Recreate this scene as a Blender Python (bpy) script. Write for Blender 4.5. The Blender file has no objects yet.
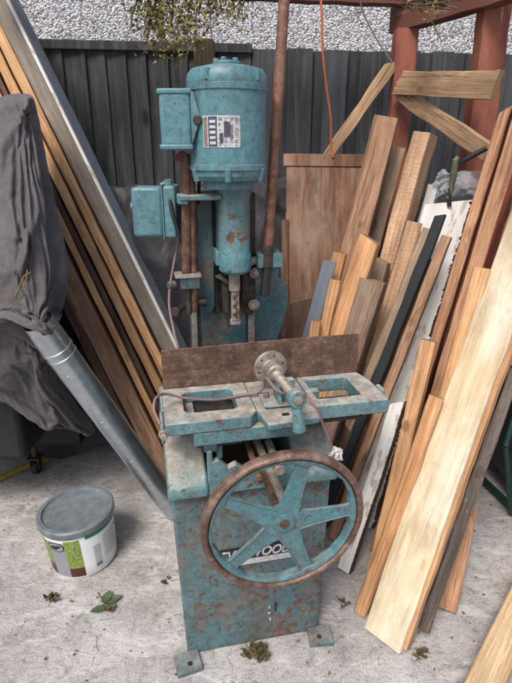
import bpy, bmesh, math, random
from mathutils import Vector, Matrix, noise as mnoise
R = math.radians
random.seed(7)
scn = bpy.context.scene
COL = scn.collection

# ------------------------------------------------------------------ camera
CAM_H, PITCH, F = 1.4, R(20), 516.0
CP = Vector((0, 0, CAM_H))
cam = bpy.data.cameras.new('camera')
cam.sensor_fit = 'VERTICAL'; cam.sensor_height = 24.0; cam.sensor_width = 24.0
cam.lens = 24.0 * F / 683.0
cam.clip_start = 0.02; cam.clip_end = 500
co = bpy.data.objects.new('camera', cam); COL.objects.link(co)
co.location = CP; co.rotation_euler = (R(90) - PITCH, 0, 0)
scn.camera = co


def ray(px, py):
    x = (px - 256) / F; y = -(py - 341.5) / F
    return Vector((x, math.cos(PITCH) + y * math.sin(PITCH), -math.sin(PITCH) + y * math.cos(PITCH)))


def at(px, py, Y):
    d = ray(px, py); return CP + d * (Y / d.y)


def atz(px, py, z=0.0):
    d = ray(px, py); return CP + d * ((z - CAM_H) / d.z)


# ------------------------------------------------------------------ light
world = bpy.data.worlds.new('World'); scn.world = world; world.use_nodes = True
wn = world.node_tree; wn.nodes.clear()
sky = wn.nodes.new('ShaderNodeTexSky'); sky.sky_type = 'NISHITA'; sky.sun_disc = False
SUN = Vector((-0.26, -0.55, 0.79)).normalized()
sky.sun_elevation = math.asin(SUN.z); sky.sun_rotation = math.atan2(SUN.x, SUN.y)
sky.air_density = 1.0; sky.dust_density = 3.0; sky.ozone_density = 1.0
bg = wn.nodes.new('ShaderNodeBackground'); bg.inputs[1].default_value = 0.115
wo = wn.nodes.new('ShaderNodeOutputWorld')
wn.links.new(sky.outputs[0], bg.inputs[0]); wn.links.new(bg.outputs[0], wo.inputs[0])
sl = bpy.data.lights.new('sun', 'SUN'); sl.energy = 2.3; sl.angle = R(22); sl.color = (1.0, 0.95, 0.87)
so = bpy.data.objects.new('sun', sl); COL.objects.link(so)
so.rotation_euler = SUN.to_track_quat('Z', 'Y').to_euler()
scn.view_settings.view_transform = 'Standard'; scn.view_settings.look = 'None'
scn.view_settings.exposure = 0.52; scn.view_settings.gamma = 1.0
scn.view_settings.use_curve_mapping = False


# ------------------------------------------------------------------ node helpers
class NT:
    def __init__(s, name):
        s.m = bpy.data.materials.new(name); s.m.use_nodes = True
        s.t = s.m.node_tree; s.t.nodes.clear()
        s.out = s.t.nodes.new('ShaderNodeOutputMaterial')
        s.p = s.t.nodes.new('ShaderNodeBsdfPrincipled')
        s.t.links.new(s.p.outputs[0], s.out.inputs[0])
        s.tc = s.t.nodes.new('ShaderNodeTexCoord')

    def put(s, sock, v):
        if hasattr(v, 'is_output'):
            s.t.links.new(v, sock)
        elif isinstance(v, (tuple, list)) and sock.type == 'RGBA':
            sock.default_value = tuple(v)[:3] + (1,)
        else:
            sock.default_value = v

    def coord(s, scale=(1, 1, 1), rnd=True, kind='Object', rot=(0, 0, 0)):
        v = s.tc.outputs[kind]
        if rnd:
            oi = s.t.nodes.new('ShaderNodeObjectInfo')
            k = s.t.nodes.new('ShaderNodeVectorMath'); k.operation = 'MULTIPLY_ADD'
            k.inputs[0].default_value = (17.3, 9.1, 23.7)
            cx = s.t.nodes.new('ShaderNodeCombineXYZ')
            for i in range(3): s.t.links.new(oi.outputs['Random'], cx.inputs[i])
            s.t.links.new(cx.outputs[0], k.inputs[1]); s.t.links.new(v, k.inputs[2]); v = k.outputs[0]
        mp = s.t.nodes.new('ShaderNodeMapping'); s.t.links.new(v, mp.inputs[0])
        mp.inputs['Scale'].default_value = scale; mp.inputs['Rotation'].default_value = rot
        return mp.outputs[0]

    def noise(s, vec, scale=5, detail=4, rough=.55, dist=0, out='Fac'):
        n = s.t.nodes.new('ShaderNodeTexNoise'); s.t.links.new(vec, n.inputs['Vector'])
        n.inputs['Scale'].default_value = scale; n.inputs['Detail'].default_value = detail
        n.inputs['Roughness'].default_value = rough; n.inputs['Distortion'].default_value = dist
        return n.outputs[out]

    def vor(s, vec, scale=5, feat='F1', out='Distance', rand=1, dim='3D'):
        n = s.t.nodes.new('ShaderNodeTexVoronoi'); n.voronoi_dimensions = dim; s.t.links.new(vec, n.inputs['Vector'])
        n.feature = feat
        n.inputs['Scale'].default_value = scale; n.inputs['Randomness'].default_value = rand
        return n.outputs[out]

    def ramp(s, fac, stops, mode='LINEAR'):
        n = s.t.nodes.new('ShaderNodeValToRGB'); s.t.links.new(fac, n.inputs[0])
        e = n.color_ramp.elements; n.color_ramp.interpolation = mode
        while len(e) < len(stops): e.new(.5)
        for k, (p, c) in enumerate(stops):
            e[k].position = p
            e[k].color = (c, c, c, 1) if isinstance(c, (int, float)) else tuple(c)[:3] + (1,)
        return n.outputs[0]

    def mix(s, f, a, b, mode='MIX'):
        n = s.t.nodes.new('ShaderNodeMix'); n.data_type = 'RGBA'; n.blend_type = mode
        s.put(n.inputs[0], f); s.put(n.inputs[6], a); s.put(n.inputs[7], b)
        return n.outputs[2]

    def math(s, op, a, b=0.0, c=0.0):
        n = s.t.nodes.new('ShaderNodeMath'); n.operation = op
        s.put(n.inputs[0], a); s.put(n.inputs[1], b); s.put(n.inputs[2], c)
        return n.outputs[0]

    def bump(s, h, strength=.3, dist=.01, normal=None):
        n = s.t.nodes.new('ShaderNodeBump'); s.put(n.inputs['Height'], h)
        n.inputs['Strength'].default_value = strength; n.inputs['Distance'].default_value = dist
        if normal is not None: s.t.links.new(normal, n.inputs['Normal'])
        s.t.links.new(n.outputs[0], s.p.inputs['Normal'])
        return n.outputs[0]

    def up(s):
        g = s.t.nodes.new('ShaderNodeNewGeometry')
        x = s.t.nodes.new('ShaderNodeSeparateXYZ'); s.t.links.new(g.outputs['Normal'], x.inputs[0])
        return x.outputs[2]

    def edge(s, r=.004, lo=.02, hi=.25):
        b = s.t.nodes.new('ShaderNodeBevel'); b.samples = 4; b.inputs[0].default_value = r
        g = s.t.nodes.new('ShaderNodeNewGeometry')
        d = s.t.nodes.new('ShaderNodeVectorMath'); d.operation = 'DOT_PRODUCT'
        s.t.links.new(b.outputs[0], d.inputs[0]); s.t.links.new(g.outputs['Normal'], d.inputs[1])
        return s.ramp(s.math('SUBTRACT', 1.0, d.outputs['Value']), [(lo, 0), (hi, 1)])

    def done(s, col, rough=.7, metal=0.0, spec=.4):
        s.put(s.p.inputs['Base Color'], col); s.put(s.p.inputs['Roughness'], rough)
        s.put(s.p.inputs['Metallic'], metal); s.p.inputs['Specular IOR Level'].default_value = spec
        return s.m


def wood(name, c1, c2, dark, grain=1.0, rough=.72, knot=.6, stain=.4, stain_col=None, saw=.25, fg=.6, kscale=6.0, dirt=.42, gain=(1.19, 1.15, 1.08)):
    n = NT(name)
    kv0 = n.t.nodes.new('ShaderNodeSeparateXYZ'); n.t.links.new(n.coord((1, 1, .5)), kv0.inputs[0])
    kvc = n.t.nodes.new('ShaderNodeCombineXYZ'); n.t.links.new(kv0.outputs[0], kvc.inputs[0]); n.t.links.new(kv0.outputs[2], kvc.inputs[1])
    kv = kvc.outputs[0]
    kw = n.noise(kv, 16, 2, .5)
    k = n.vor(kv, kscale, dim='2D')
    k = n.math('ADD', k, n.math('MULTIPLY', n.math('SUBTRACT', kw, .5), .12))
    v = n.coord((1, 1, .055))
    sh = n.t.nodes.new('ShaderNodeCombineXYZ'); n.put(sh.inputs[0], n.math('MULTIPLY', n.ramp(k, [(.04, 1), (.22, 0)]), .022))
    va = n.t.nodes.new('ShaderNodeVectorMath'); va.operation = 'ADD'
    n.t.links.new(v, va.inputs[0]); n.t.links.new(sh.outputs[0], va.inputs[1]); v = va.outputs[0]
    a = n.noise(v, 34 * grain, 7, .66, .35)
    col = n.ramp(a, [(.27, dark), (.42, c1), (.52, c2), (.60, c1), (.67, dark), (.74, c1)])
    f = n.noise(n.coord((1, 1, .012)), 330, 3, .7)
    col = n.mix(fg, col, n.ramp(f, [(.34, .36), (.5, .95), (.62, 1.36)]), 'MULTIPLY')
    # broad bands of tone along the board
    lb = n.noise(n.coord((1, 1, .2)), 9, 4, .6)
    col = n.mix(.5, col, n.ramp(lb, [(.32, .62), (.6, 1.28)]), 'MULTIPLY')
    # knots
    kd = (c1[0] * .42, c1[1] * .33, c1[2] * .28)
    col = n.mix(n.math('MULTIPLY', n.ramp(k, [(.02, 1), (.05, .85), (.068, 0)]), knot), col, kd)
    # broad weather stains, with edges of their own
    s1 = n.noise(n.coord((1, 1, .35)), 7, 5, .62, .5)
    sc = stain_col or tuple(x * .5 for x in dark)
    col = n.mix(n.math('MULTIPLY', n.ramp(s1, [(.46, 0), (.68, 1)]), stain), col, sc)
    # dirt rubbed into the grain, in blotches
    db = n.noise(n.coord((1, 1, .16)), 42, 6, .72)
    dm_ = n.noise(n.coord((1, 1, .4)), 6, 4, .6)
    col = n.mix(n.math('MULTIPLY', n.math('MULTIPLY', n.ramp(db, [(.46, 0), (.60, 1)]), n.ramp(dm_, [(.36, .25), (.62, 1)])), dirt), col, tuple(x * .55 for x in dark))
    # dents, nail holes and splits
    nh = n.noise(n.coord((1, 1, .8)), 95, 2, .5)
    col = n.mix(n.math('MULTIPLY', n.ramp(nh, [(.72, 0), (.76, 1)]), .6), col, tuple(x * .35 for x in dark))
    sp_ = n.noise(n.coord((1, 1, .02)), 70, 3, .6)
    col = n.mix(n.math('MULTIPLY', n.ramp(sp_, [(.66, 0), (.70, 1)]), .55), col, tuple(x * .45 for x in dark))
    gm = n.noise(n.coord((1, 1, .5)), 4.5, 6, .68, .4)
    col = n.mix(n.math('MULTIPLY', n.ramp(gm, [(.48, 0), (.66, 1)]), stain), col, tuple(x * .62 for x in c1))
    # pale scuffs and dust specks
    s2 = n.noise(n.coord((1, 1, .6)), 60, 5, .7)
    col = n.mix(n.math('MULTIPLY', n.ramp(s2, [(.63, 0), (.72, 1)]), .35), col, (.45, .40, .34))
    col = n.mix(1.0, col, gain, 'MULTIPLY')
    # saw marks across the face
    w = n.noise(n.coord((.3, .3, 1)), 120, 2, .5)
    h = n.math('ADD', n.math('MULTIPLY', a, .8), n.math('MULTIPLY', f, .6))
    h = n.math('ADD', h, n.math('MULTIPLY', w, saw))
    n.bump(n.math('ADD', h, n.math('MULTIPLY', db, -.5)), .6, .005)
    return n.done(col, n.ramp(f, [(.2, rough - .12), (.8, min(1, rough + .15))]), 0, .3)


def painted(name, c1, c2, rust=.5, dust=0.0, dustcol=(.42, .38, .35), rough=.42, edge=True, fine=1.0, stainy=.2):
    n = NT(name)
    v = n.coord((1, 1, 1))
    a = n.noise(v, 9, 5, .6)
    col = n.mix(n.ramp(a, [(.35, 0), (.65, 1)]), c1, c2)
    g = n.noise(v, 55, 6, .7)
    col = n.mix(.6, col, n.ramp(g, [(.32, .45), (.5, 1.0), (.66, 1.2)]), 'MULTIPLY')
    mi = n.noise(v, 190, 5, .7)
    col = n.mix(.45, col, n.ramp(mi, [(.34, .4), (.52, 1.0), (.68, 1.3)]), 'MULTIPLY')
    rc = n.ramp(n.noise(v, 38, 6, .7), [(.3, (.045, .022, .014)), (.5, (.13, .055, .03)), (.68, (.24, .12, .07))])
    big = n.noise(v, 7, 8, .68, .4)
    sp = n.noise(v, 46 * fine, 7, .72)
    t = .68 - .15 * rust
    m1 = n.ramp(big, [(t, 0), (t + .035, 1)])
    if stainy > .5: m1 = n.math('MULTIPLY', m1, .75)
    m2 = n.ramp(n.math('ADD', sp, n.math('MULTIPLY', big, .35)), [(t + .19, 0), (t + .205, 1)])
    msk = n.math('MAXIMUM', m2, n.math('MULTIPLY', m1, n.ramp(sp, [(.40, 0), (.5, 1)])))
    if edge:
        e = n.edge(.005)
        msk = n.math('MAXIMUM', msk, n.math('MULTIPLY', e, n.ramp(n.noise(v, 60, 4, .6), [(.42, 0), (.55, .9)])))
    col = n.mix(msk, col, rc)
    dk = n.noise(v, 105, 6, .75)
    col = n.mix(n.math('MULTIPLY', n.ramp(n.math('ADD', dk, n.math('MULTIPLY', big, .25)), [(.735, 0), (.76, 1)]), .8), col, (.045, .032, .026))
    # soft rust bloom and fine scratches through the paint
    bl = n.noise(n.coord((1, 1, .6)), 13, 7, .7, .6)
    col = n.mix(n.math('MULTIPLY', n.ramp(bl, [(.42, 0), (.62, 1)]), stainy * .8), col, n.mix(n.ramp(g, [(.35, 0), (.6, 1)]), (.085, .055, .042), (.20, .115, .075)))
    scr = n.noise(n.coord((1, 1, .08), rot=(.5, .7, 0)), 170, 3, .6)
    col = n.mix(n.math('MULTIPLY', n.ramp(scr, [(.66, 0), (.72, 1)]), .4), col, (.22, .27, .27))
    # vertical grime runs
    gr = n.noise(n.coord((1, 1, .12)), 30, 4, .6)
    col = n.mix(n.math('MULTIPLY', n.ramp(gr, [(.5, 0), (.75, 1)]), .35), col, (.07, .06, .05))
    if dust > 0:
        up = n.ramp(n.up(), [(.55, 0), (.9, 1)])
        dn = n.ramp(n.noise(v, 24, 6, .65), [(.3, 1), (.72, .25)])
        col = n.mix(n.math('MULTIPLY', n.math('MULTIPLY', up, dn), dust), col,
                    n.mix(n.ramp(n.noise(v, 26, 8, .75), [(.42, 0), (.58, 1)]), dustcol, tuple(x * f_ for x, f_ in zip(dustcol, (.62, .52, .45)))))
    n.bump(n.math('ADD', n.math('MULTIPLY', msk, -.6), n.math('MULTIPLY', g, .35)), .4, .003)
    return n.done(col, n.math('ADD', n.math('MULTIPLY', msk, .4), n.ramp(g, [(.2, rough), (.8, rough + .2)])), 0, .45)


def rusty(name, base=(.13, .065, .042), lo=(.05, .028, .02), hi=(.26, .15, .10), metal=.25, rough=.62, scale=30, pale=.2):
    n = NT(name); v = n.coord()
    a = n.noise(v, scale, 8, .7)
    col = n.ramp(a, [(.28, lo), (.5, base), (.7, hi)])
    b = n.noise(v, 8, 5, .6)
    col = n.mix(n.math('MULTIPLY', n.ramp(b, [(.5, 0), (.7, 1)]), .5), col, lo)
    c = n.noise(n.coord((1, 1, 1)), 55, 4, .6)
    col = n.mix(n.math('MULTIPLY', n.ramp(c, [(.62, 0), (.7, 1)]), pale), col, (.42, .36, .32))
    sk = n.noise(n.coord((.12, 1, 1)), 60, 5, .65)
    col = n.mix(.5, col, n.ramp(sk, [(.32, .45), (.5, 1), (.66, 1.3)]), 'MULTIPLY')
    mi = n.noise(v, 170, 4, .7)
    col = n.mix(.45, col, n.ramp(mi, [(.34, .45), (.52, 1.0), (.68, 1.3)]), 'MULTIPLY')
    n.bump(n.math('ADD', a, mi), .35, .003)
    return n.done(col, n.ramp(a, [(.2, rough - .15), (.8, rough + .25)]), metal, .4)


def simple(name, c1, c2, scale=20, rough=.6, metal=0, bump=.2, spec=.4, detail=5):
    n = NT(name); v = n.coord()
    a = n.noise(v, scale, detail, .62)
    col = n.ramp(a, [(.3, c1), (.7, c2)])
    if bump: n.bump(a, bump, .004)
    return n.done(col, rough, metal, spec)


M = {}
# woods (base colours)
M['pine'] = wood('pine', (.44, .245, .13), (.53, .32, .18), (.30, .15, .07), 1.0, stain=.35, knot=.85)
M['orange_pine'] = wood('orange_pine', (.46, .245, .12), (.55, .325, .175), (.31, .145, .065), 1.0, stain=.3, knot=.9)
M['edge_pine'] = wood('edge_pine', (.50, .29, .15), (.60, .38, .21), (.34, .17, .08), 1.2, stain=.45, knot=.4)
M['brown'] = wood('brown_wood', (.29, .168, .105), (.38, .24, .16), (.15, .08, .05), 1.0, stain=.5, knot=.6)
M['redbrown'] = wood('redbrown_wood', (.31, .165, .095), (.40, .235, .145), (.17, .08, .045), 1.2, stain=.35, knot=.4)
M['red'] = wood('red_hardwood', (.19, .052, .034), (.245, .08, .05), (.11, .028, .018), 1.2, stain=.35, knot=.2)
M['beam'] = wood('sawn_beam', (.39, .245, .155), (.47, .315, .21), (.25, .145, .088), .8, stain=.35, knot=.4, saw=.9)
M['dusty'] = wood('dusty_wood', (.24, .16, .12), (.32, .23, .18), (.14, .085, .06), .7, stain=.75, stain_col=(.46, .41, .37), knot=.3)
M['grey'] = wood('grey_wood', (.27, .20, .15), (.36, .28, .22), (.12, .085, .062), 1.2, stain=.55)
M['darkgrey'] = wood('darkgrey_wood', (.085, .07, .062), (.145, .12, .105), (.035, .03, .027), 1.2, stain=.5)
M['weathered'] = wood('weathered_wood', (.32, .205, .125), (.41, .285, .185), (.14, .08, .045), 1.1, stain=.65, stain_col=(.12, .085, .06), knot=.7)
M['cream'] = wood('cream_wood', (.60, .46, .285), (.65, .52, .345), (.55, .405, .24), .4, stain=.85, stain_col=(.74, .69, .58), knot=.22, fg=.34, kscale=7.0, dirt=.35, gain=(1, 1, 1))
M['panel'] = wood('panel_wood', (.145, .072, .046), (.205, .112, .074), (.07, .032, .02), .5, stain=.85, stain_col=(.30, .225, .18), knot=.5, fg=.35, kscale=3.5)
M['pale'] = wood('pale_timber', (.52, .37, .215), (.58, .44, .28), (.40, .26, .13), .8, stain=.25, knot=.4, fg=.4)
M['darkbrown'] = wood('darkbrown_wood', (.10, .058, .04), (.145, .09, .062), (.05, .028, .02), 1.1, stain=.5)


def endgrain(name, c1, c2):
    n = NT(name); v = n.coord((1, 1, 0))
    o = n.t.nodes.new('ShaderNodeVectorMath'); o.operation = 'LENGTH'
    w = n.t.nodes.new('ShaderNodeVectorMath'); w.operation = 'ADD'
    n.t.links.new(n.tc.outputs['Object'], w.inputs[0]); w.inputs[1].default_value = (.03, .05, 0)
    m_ = n.t.nodes.new('ShaderNodeVectorMath'); m_.operation = 'MULTIPLY'; m_.inputs[1].default_value = (1, 1, 0)
    n.t.links.new(w.outputs[0], m_.inputs[0]); n.t.links.new(m_.outputs[0], o.inputs[0])
    a = n.noise(v, 30, 4, .6)
    r = n.math('SINE', n.math('MULTIPLY', n.math('ADD', o.outputs['Value'], n.math('MULTIPLY', a, .006)), 1500))
    col = n.ramp(r, [(.1, c1), (.9, c2)])
    col = n.mix(.6, col, n.ramp(n.noise(v, 60, 5, .7), [(.3, .5), (.65, 1.2)]), 'MULTIPLY')
    return n.done(col, .85, 0, .2)


M['end'] = endgrain('sawn_end_grain', (.20, .125, .075), (.36, .245, .155))


def flaking(name, c1, c2, under, amount=.5, rough=.7, sc=1.0):
    n = NT(name)
    v = n.coord((1, 1, .3))
    a = n.noise(v, 14 * sc, 7, .66)
    g = n.noise(n.coord((1, 1, .05)), 60, 4, .6)
    col = n.mix(n.ramp(n.noise(v, 11, 6, .7), [(.36, 0), (.62, 1)]), c1, c2)
    col = n.mix(.4, col, n.ramp(g, [(.3, .6), (.65, 1.1)]), 'MULTIPLY')
    t = .72 - .22 * amount
    m = n.ramp(n.math('ADD', n.math('MULTIPLY', a, .7), n.math('MULTIPLY', g, .3)), [(t, 0), (t + .03, 1)])
    col = n.mix(m, col, under)
    n.bump(n.math('SUBTRACT', n.math('MULTIPLY', g, .6), m), .5, .004)
    return n.done(col, rough, 0, .35)


M['redpaint'] = flaking('red_oxide_paint', (.165, .048, .031), (.29, .10, .066), (.36, .23, .175), .55, sc=2.0)
M['brownpaint'] = flaking('brown_beam_stain', (.115, .042, .03), (.16, .062, .042), (.22, .14, .10), .6)
M['blackpaint'] = flaking('black_paint', (.013, .015, .019), (.022, .024, .028), (.12, .11, .10), .18)
M['bluegrey'] = flaking('bluegrey_paint', (.17, .20, .25), (.22, .25, .30), (.30, .26, .22), .25)
M['whitewash'] = flaking('whitewash', (.62, .60, .57), (.74, .725, .70), (.44, .38, .33), .74, sc=2.2)
M['slate'] = simple('grey_laminate', (.115, .135, .155), (.16, .185, .205), 40, .55)
M['greyface'] = wood('weathered_grey_face', (.19, .165, .145), (.26, .23, .21), (.11, .09, .075), .8, stain=.5, knot=.1)
M['darkplastic'] = simple('dark_grey_plastic', (.05, .056, .064), (.075, .082, .09), 30, .5)

# metals
M['teal'] = painted('teal_paint', (.058, .172, .20), (.086, .22, .25), rust=.40, dust=.3, edge=True, stainy=.5)
M['teal_motor'] = painted('teal_motor_paint', (.068, .19, .225), (.096, .23, .268), rust=.30, dust=.3, dustcol=(.34, .44, .44), rough=.32, fine=.8)
M['teal_cab'] = painted('teal_cabinet_paint', (.062, .148, .168), (.092, .182, .198), rust=.85, dust=.5, edge=True, stainy=.75, fine=1.3)
M['teal_worn'] = painted('teal_worn_casting', (.08, .195, .225), (.125, .245, .265), rust=.6, dust=.95, dustcol=(.56, .485, .415), stainy=.4)
M['teal_dark'] = painted('teal_oily_casting', (.022, .07, .082), (.045, .12, .135), rust=.6, dust=.2, stainy=.75)
M['rust'] = rusty('rusty_steel')
M['rust_plate'] = rusty('rusty_plate', (.125, .07, .05), (.055, .032, .025), (.22, .14, .105), .1, .55, 30, .3)
M['rust_pipe'] = rusty('rusty_pipe', (.20, .095, .062), (.09, .045, .032), (.33, .20, .15), .15, .5, 22)
M['bare'] = rusty('bare_worn_steel', (.30, .26, .22), (.15, .12, .10), (.45, .40, .35), .35, .5, 26, .3)
M['steel_rim'] = rusty('worn_rim_steel', (.17, .10, .072), (.065, .036, .028), (.34, .25, .205), .35, .42, 20, .35)
M['blacksteel'] = simple('black_grip', (.010, .010, .011), (.02, .02, .021), 30, .4)
M['darkoil'] = rusty('dark_oily_steel', (.055, .042, .035), (.02, .017, .015), (.10, .08, .065), .3, .5, 30, .05)


def galvanised():
    n = NT('galvanised_steel'); v = n.coord()
    c = n.vor(v, 55, 'F1', 'Color')
    b = n.t.nodes.new('ShaderNodeRGBToBW'); n.t.links.new(c, b.inputs[0])
    a = n.noise(v, 14, 6, .65)
    col = n.mix(n.ramp(b.outputs[0], [(.2, 0), (.8, 1)]), (.47, .52, .56), (.55, .60, .64))
    col = n.mix(n.math('MULTIPLY', n.ramp(a, [(.52, 0), (.7, 1)]), .3), col, (.33, .34, .35))
    n.bump(a, .12, .003)
    return n.done(col, n.ramp(a, [(.3, .24), (.7, .42)]), .92, .5)


M['galv'] = galvanised()


def concrete():
    n = NT('concrete'); v = n.coord(rnd=False)
    a = n.noise(v, 3.2, 8, .62); b = n.noise(v, 17, 8, .7, .6); c = n.noise(v, 120, 5, .7)
    col = n.ramp(a, [(.34, (.31, .29, .282)), (.5, (.43, .405, .394)), (.66, (.52, .494, .48))])
    col = n.mix(.75, col, n.ramp(b, [(.32, .5), (.45, .95), (.70, 1.15)]), 'MULTIPLY')
    col = n.mix(.5, col, n.ramp(c, [(.3, .5), (.62, 1.15)]), 'MULTIPLY')
    # trowel smears, dark damp patches, grit
    sm = n.noise(n.coord((1, .35, 1), rnd=False, rot=(0, 0, .6)), 26, 6, .7, 1.5)
    col = n.mix(n.math('MULTIPLY', n.ramp(sm, [(.56, 0), (.66, 1)]), .5), col, (.24, .22, .21))
    wt = n.noise(n.coord((.5, 1, 1), rnd=False, rot=(0, 0, -.4)), 11, 7, .7, .8)
    col = n.mix(n.math('MULTIPLY', n.ramp(wt, [(.52, 0), (.62, 1)]), .6), col, (.62, .60, .59))
    s1 = n.noise(n.coord((1, 1.5, 1), rnd=False, rot=(0, 0, .25)), 38, 5, .62, .4)
    pm = n.noise(v, 4.5, 4, .6)
    col = n.mix(n.math('MULTIPLY', n.ramp(s1, [(.53, 0), (.62, 1)]), n.ramp(pm, [(.40, .0), (.62, .75)])), col, (.20, .182, .175))
    s2 = n.noise(n.coord((1, 1.7, 1), rnd=False, rot=(0, 0, -.3)), 70, 5, .65, .4)
    col = n.mix(n.math('MULTIPLY', n.ramp(s2, [(.55, 0), (.63, 1)]), n.ramp(pm, [(.38, .5), (.58, .05)])), col, (.60, .58, .575))
    pt = n.noise(v, 240, 4, .7)
    col = n.mix(.55, col, n.ramp(pt, [(.34, .45), (.5, 1.0), (.66, 1.25)]), 'MULTIPLY')
    dm = n.noise(v, 1.6, 5, .6, .6)
    col = n.mix(n.math('MULTIPLY', n.ramp(dm, [(.56, 0), (.7, 1)]), .5), col, (.15, .125, .105))
    sp = n.vor(n.coord(rnd=False), 75)
    col = n.mix(n.math('MULTIPLY', n.ramp(sp, [(.10, 1), (.17, 0)]), n.ramp(b, [(.5, 0), (.58, .8)])), col, (.07, .06, .05))
    gt = n.vor(v, 190, 'F1')
    col = n.mix(n.math('MULTIPLY', n.ramp(gt, [(.12, 1), (.2, 0)]), n.ramp(a, [(.48, 0), (.56, .6)])), col, (.09, .075, .06))
    # cracks
    cr = n.vor(n.mix(.12, n.coord(rnd=False), n.noise(v, 6, 4, .6, out='Color')), 2.1, 'DISTANCE_TO_EDGE')
    col = n.mix(n.math('MULTIPLY', n.ramp(cr, [(.002, 1), (.005, 0)]), n.ramp(a, [(.50, 0), (.6, .6)])), col, (.05, .042, .036))
    h = n.math('ADD', n.math('MULTIPLY', b, 1.0), n.math('MULTIPLY', c, .35))
    h = n.math('ADD', h, n.math('MULTIPLY', s1, -.8))
    n.bump(h, .6, .010)
    return n.done(col, .9, 0, .25)


def pebbledash():
    n = NT('pebbledash'); v = n.coord(rnd=False)
    d = n.vor(v, 84); c = n.vor(v, 84, 'F1', 'Color')
    b = n.t.nodes.new('ShaderNodeSeparateColor'); n.t.links.new(c, b.inputs[0])
    col = n.ramp(b.outputs[0], [(.0, (.26, .25, .26)), (.2, (.48, .47, .49)), (.6, (.68, .68, .71)), (1, (.86, .86, .88))])
    col = n.mix(n.ramp(b.outputs[1], [(.86, 0), (.9, .8)]), col, (.26, .16, .11))
    col = n.mix(n.ramp(d, [(.55, 0), (.78, .9)]), col, (.15, .155, .175))
    e = n.noise(v, 1.3, 4)
    col = n.mix(.4, col, n.ramp(e, [(.3, .7), (.7, 1.1)]), 'MULTIPLY')
    n.bump(n.ramp(d, [(0, 1), (.62, 0)]), .8, .012)
    return n.done(col, .75, 0, .4)


def fencing():
    n = NT('charcoal_fence_stain')
    v = n.coord((1, 1, .06), rnd=False)
    at_ = n.t.nodes.new('ShaderNodeVertexColor'); at_.layer_name = 'board'
    o = n.t.nodes.new('ShaderNodeVectorMath'); o.operation = 'MULTIPLY_ADD'
    n.t.links.new(at_.outputs[0], o.inputs[0]); o.inputs[1].default_value = (9, 5, 7); n.t.links.new(v, o.inputs[2])
    a = n.noise(o.outputs[0], 30, 6, .62, .9)
    col = n.ramp(a, [(.3, (.020, .021, .023)), (.48, (.045, .046, .049)), (.68, (.088, .090, .094))])
    s = n.t.nodes.new('ShaderNodeSeparateColor'); n.t.links.new(at_.outputs[0], s.inputs[0])
    col = n.mix(n.math('MULTIPLY', s.outputs[0], .65), col, (.085, .098, .115))
    g = n.noise(n.coord((1, 1, .5), rnd=False), 18, 6, .65)
    col = n.mix(n.math('MULTIPLY', n.ramp(g, [(.55, 0), (.75, 1)]), .45), col, (.11, .105, .10))
    k = n.vor(n.coord((1, 1, .45), rnd=False), 5.2)
    col = n.mix(n.ramp(k, [(.05, .8), (.11, 0)]), col, (.01, .01, .01))
    n.bump(a, .6, .006)
    return n.done(col, .8, 0, .3)


def cloth(name, c1, c2, weave=420):
    n = NT(name); v = n.coord(rnd=False)
    a = n.noise(v, 5, 5, .6); b = n.noise(v, 42, 5, .65)
    col = n.ramp(a, [(.3, c1), (.7, c2)])
    col = n.mix(.6, col, n.ramp(b, [(.32, .6), (.68, 1.25)]), 'MULTIPLY')
    wv = n.noise(v, 210, 4, .7)
    col = n.mix(.4, col, n.ramp(wv, [(.34, .5), (.66, 1.35)]), 'MULTIPLY')
    sp = n.noise(v, 150, 3, .6)
    col = n.mix(n.math('MULTIPLY', n.ramp(sp, [(.68, 0), (.76, 1)]), .35), col, (.34, .31, .29))
    st = n.noise(n.coord((1, 1, .25), rnd=False), 9, 5, .65, .5)
    col = n.mix(n.math('MULTIPLY', n.ramp(st, [(.56, 0), (.7, 1)]), .35), col, (.20, .18, .175))
    w = n.noise(v, weave, 2, .5)
    cr = n.noise(v, 16, 6, .6, 1.2)
    n.bump(n.math('ADD', n.math('MULTIPLY', cr, 1.0), n.math('MULTIPLY', w, .12)), .35, .01)
    n.p.inputs['Sheen Weight'].default_value = .15
    return n.done(col, .68, 0, .35)


M['concrete'] = concrete(); M['pebble'] = pebbledash(); M['fence'] = fencing()
M['cover'] = cloth('faded_cover_cloth', (.072, .064, .067), (.116, .103, .107))
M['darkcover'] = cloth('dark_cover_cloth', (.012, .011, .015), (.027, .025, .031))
M['mossy'] = wood('mossy_post', (.13, .10, .07), (.18, .145, .10), (.07, .055, .035), 1, stain=.6, stain_col=(.085, .095, .05), knot=.1)
M['white'] = simple('white_plastic', (.70, .71, .72), (.78, .79, .80), 20, .4, bump=.03)
M['lid'] = simple('grey_lid_plastic', (.10, .12, .135), (.19, .21, .225), 26, .36, bump=.12, detail=9)
M['greenstripe'] = simple('green_print', (.01, .17, .045), (.015, .20, .06), 10, .4, bump=0)
M['greyprint'] = simple('grey_print', (.22, .23, .26), (.27, .28, .31), 10, .4, bump=0)
M['leafprint'] = simple('leaf_print', (.06, .12, .02), (.34, .40, .10), 150, .4, bump=0, detail=2)
M['soilprint'] = simple('soil_print', (.05, .015, .01), (.10, .03, .02), 120, .4, bump=0)
M['ink'] = simple('black_print', (.012, .012, .015), (.02, .02, .022), 10, .4, bump=0)
M['greyink'] = simple('grey_ink', (.40, .41, .43), (.46, .47, .49), 10, .5, bump=0)
M['plate'] = simple('nameplate_aluminium', (.36, .36, .37), (.68, .68, .69), 110, .35, .3, .05)
M['plate_blue'] = simple('nameplate_blue', (.03, .032, .055), (.085, .09, .13), 120, .4, bump=.05)
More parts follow.
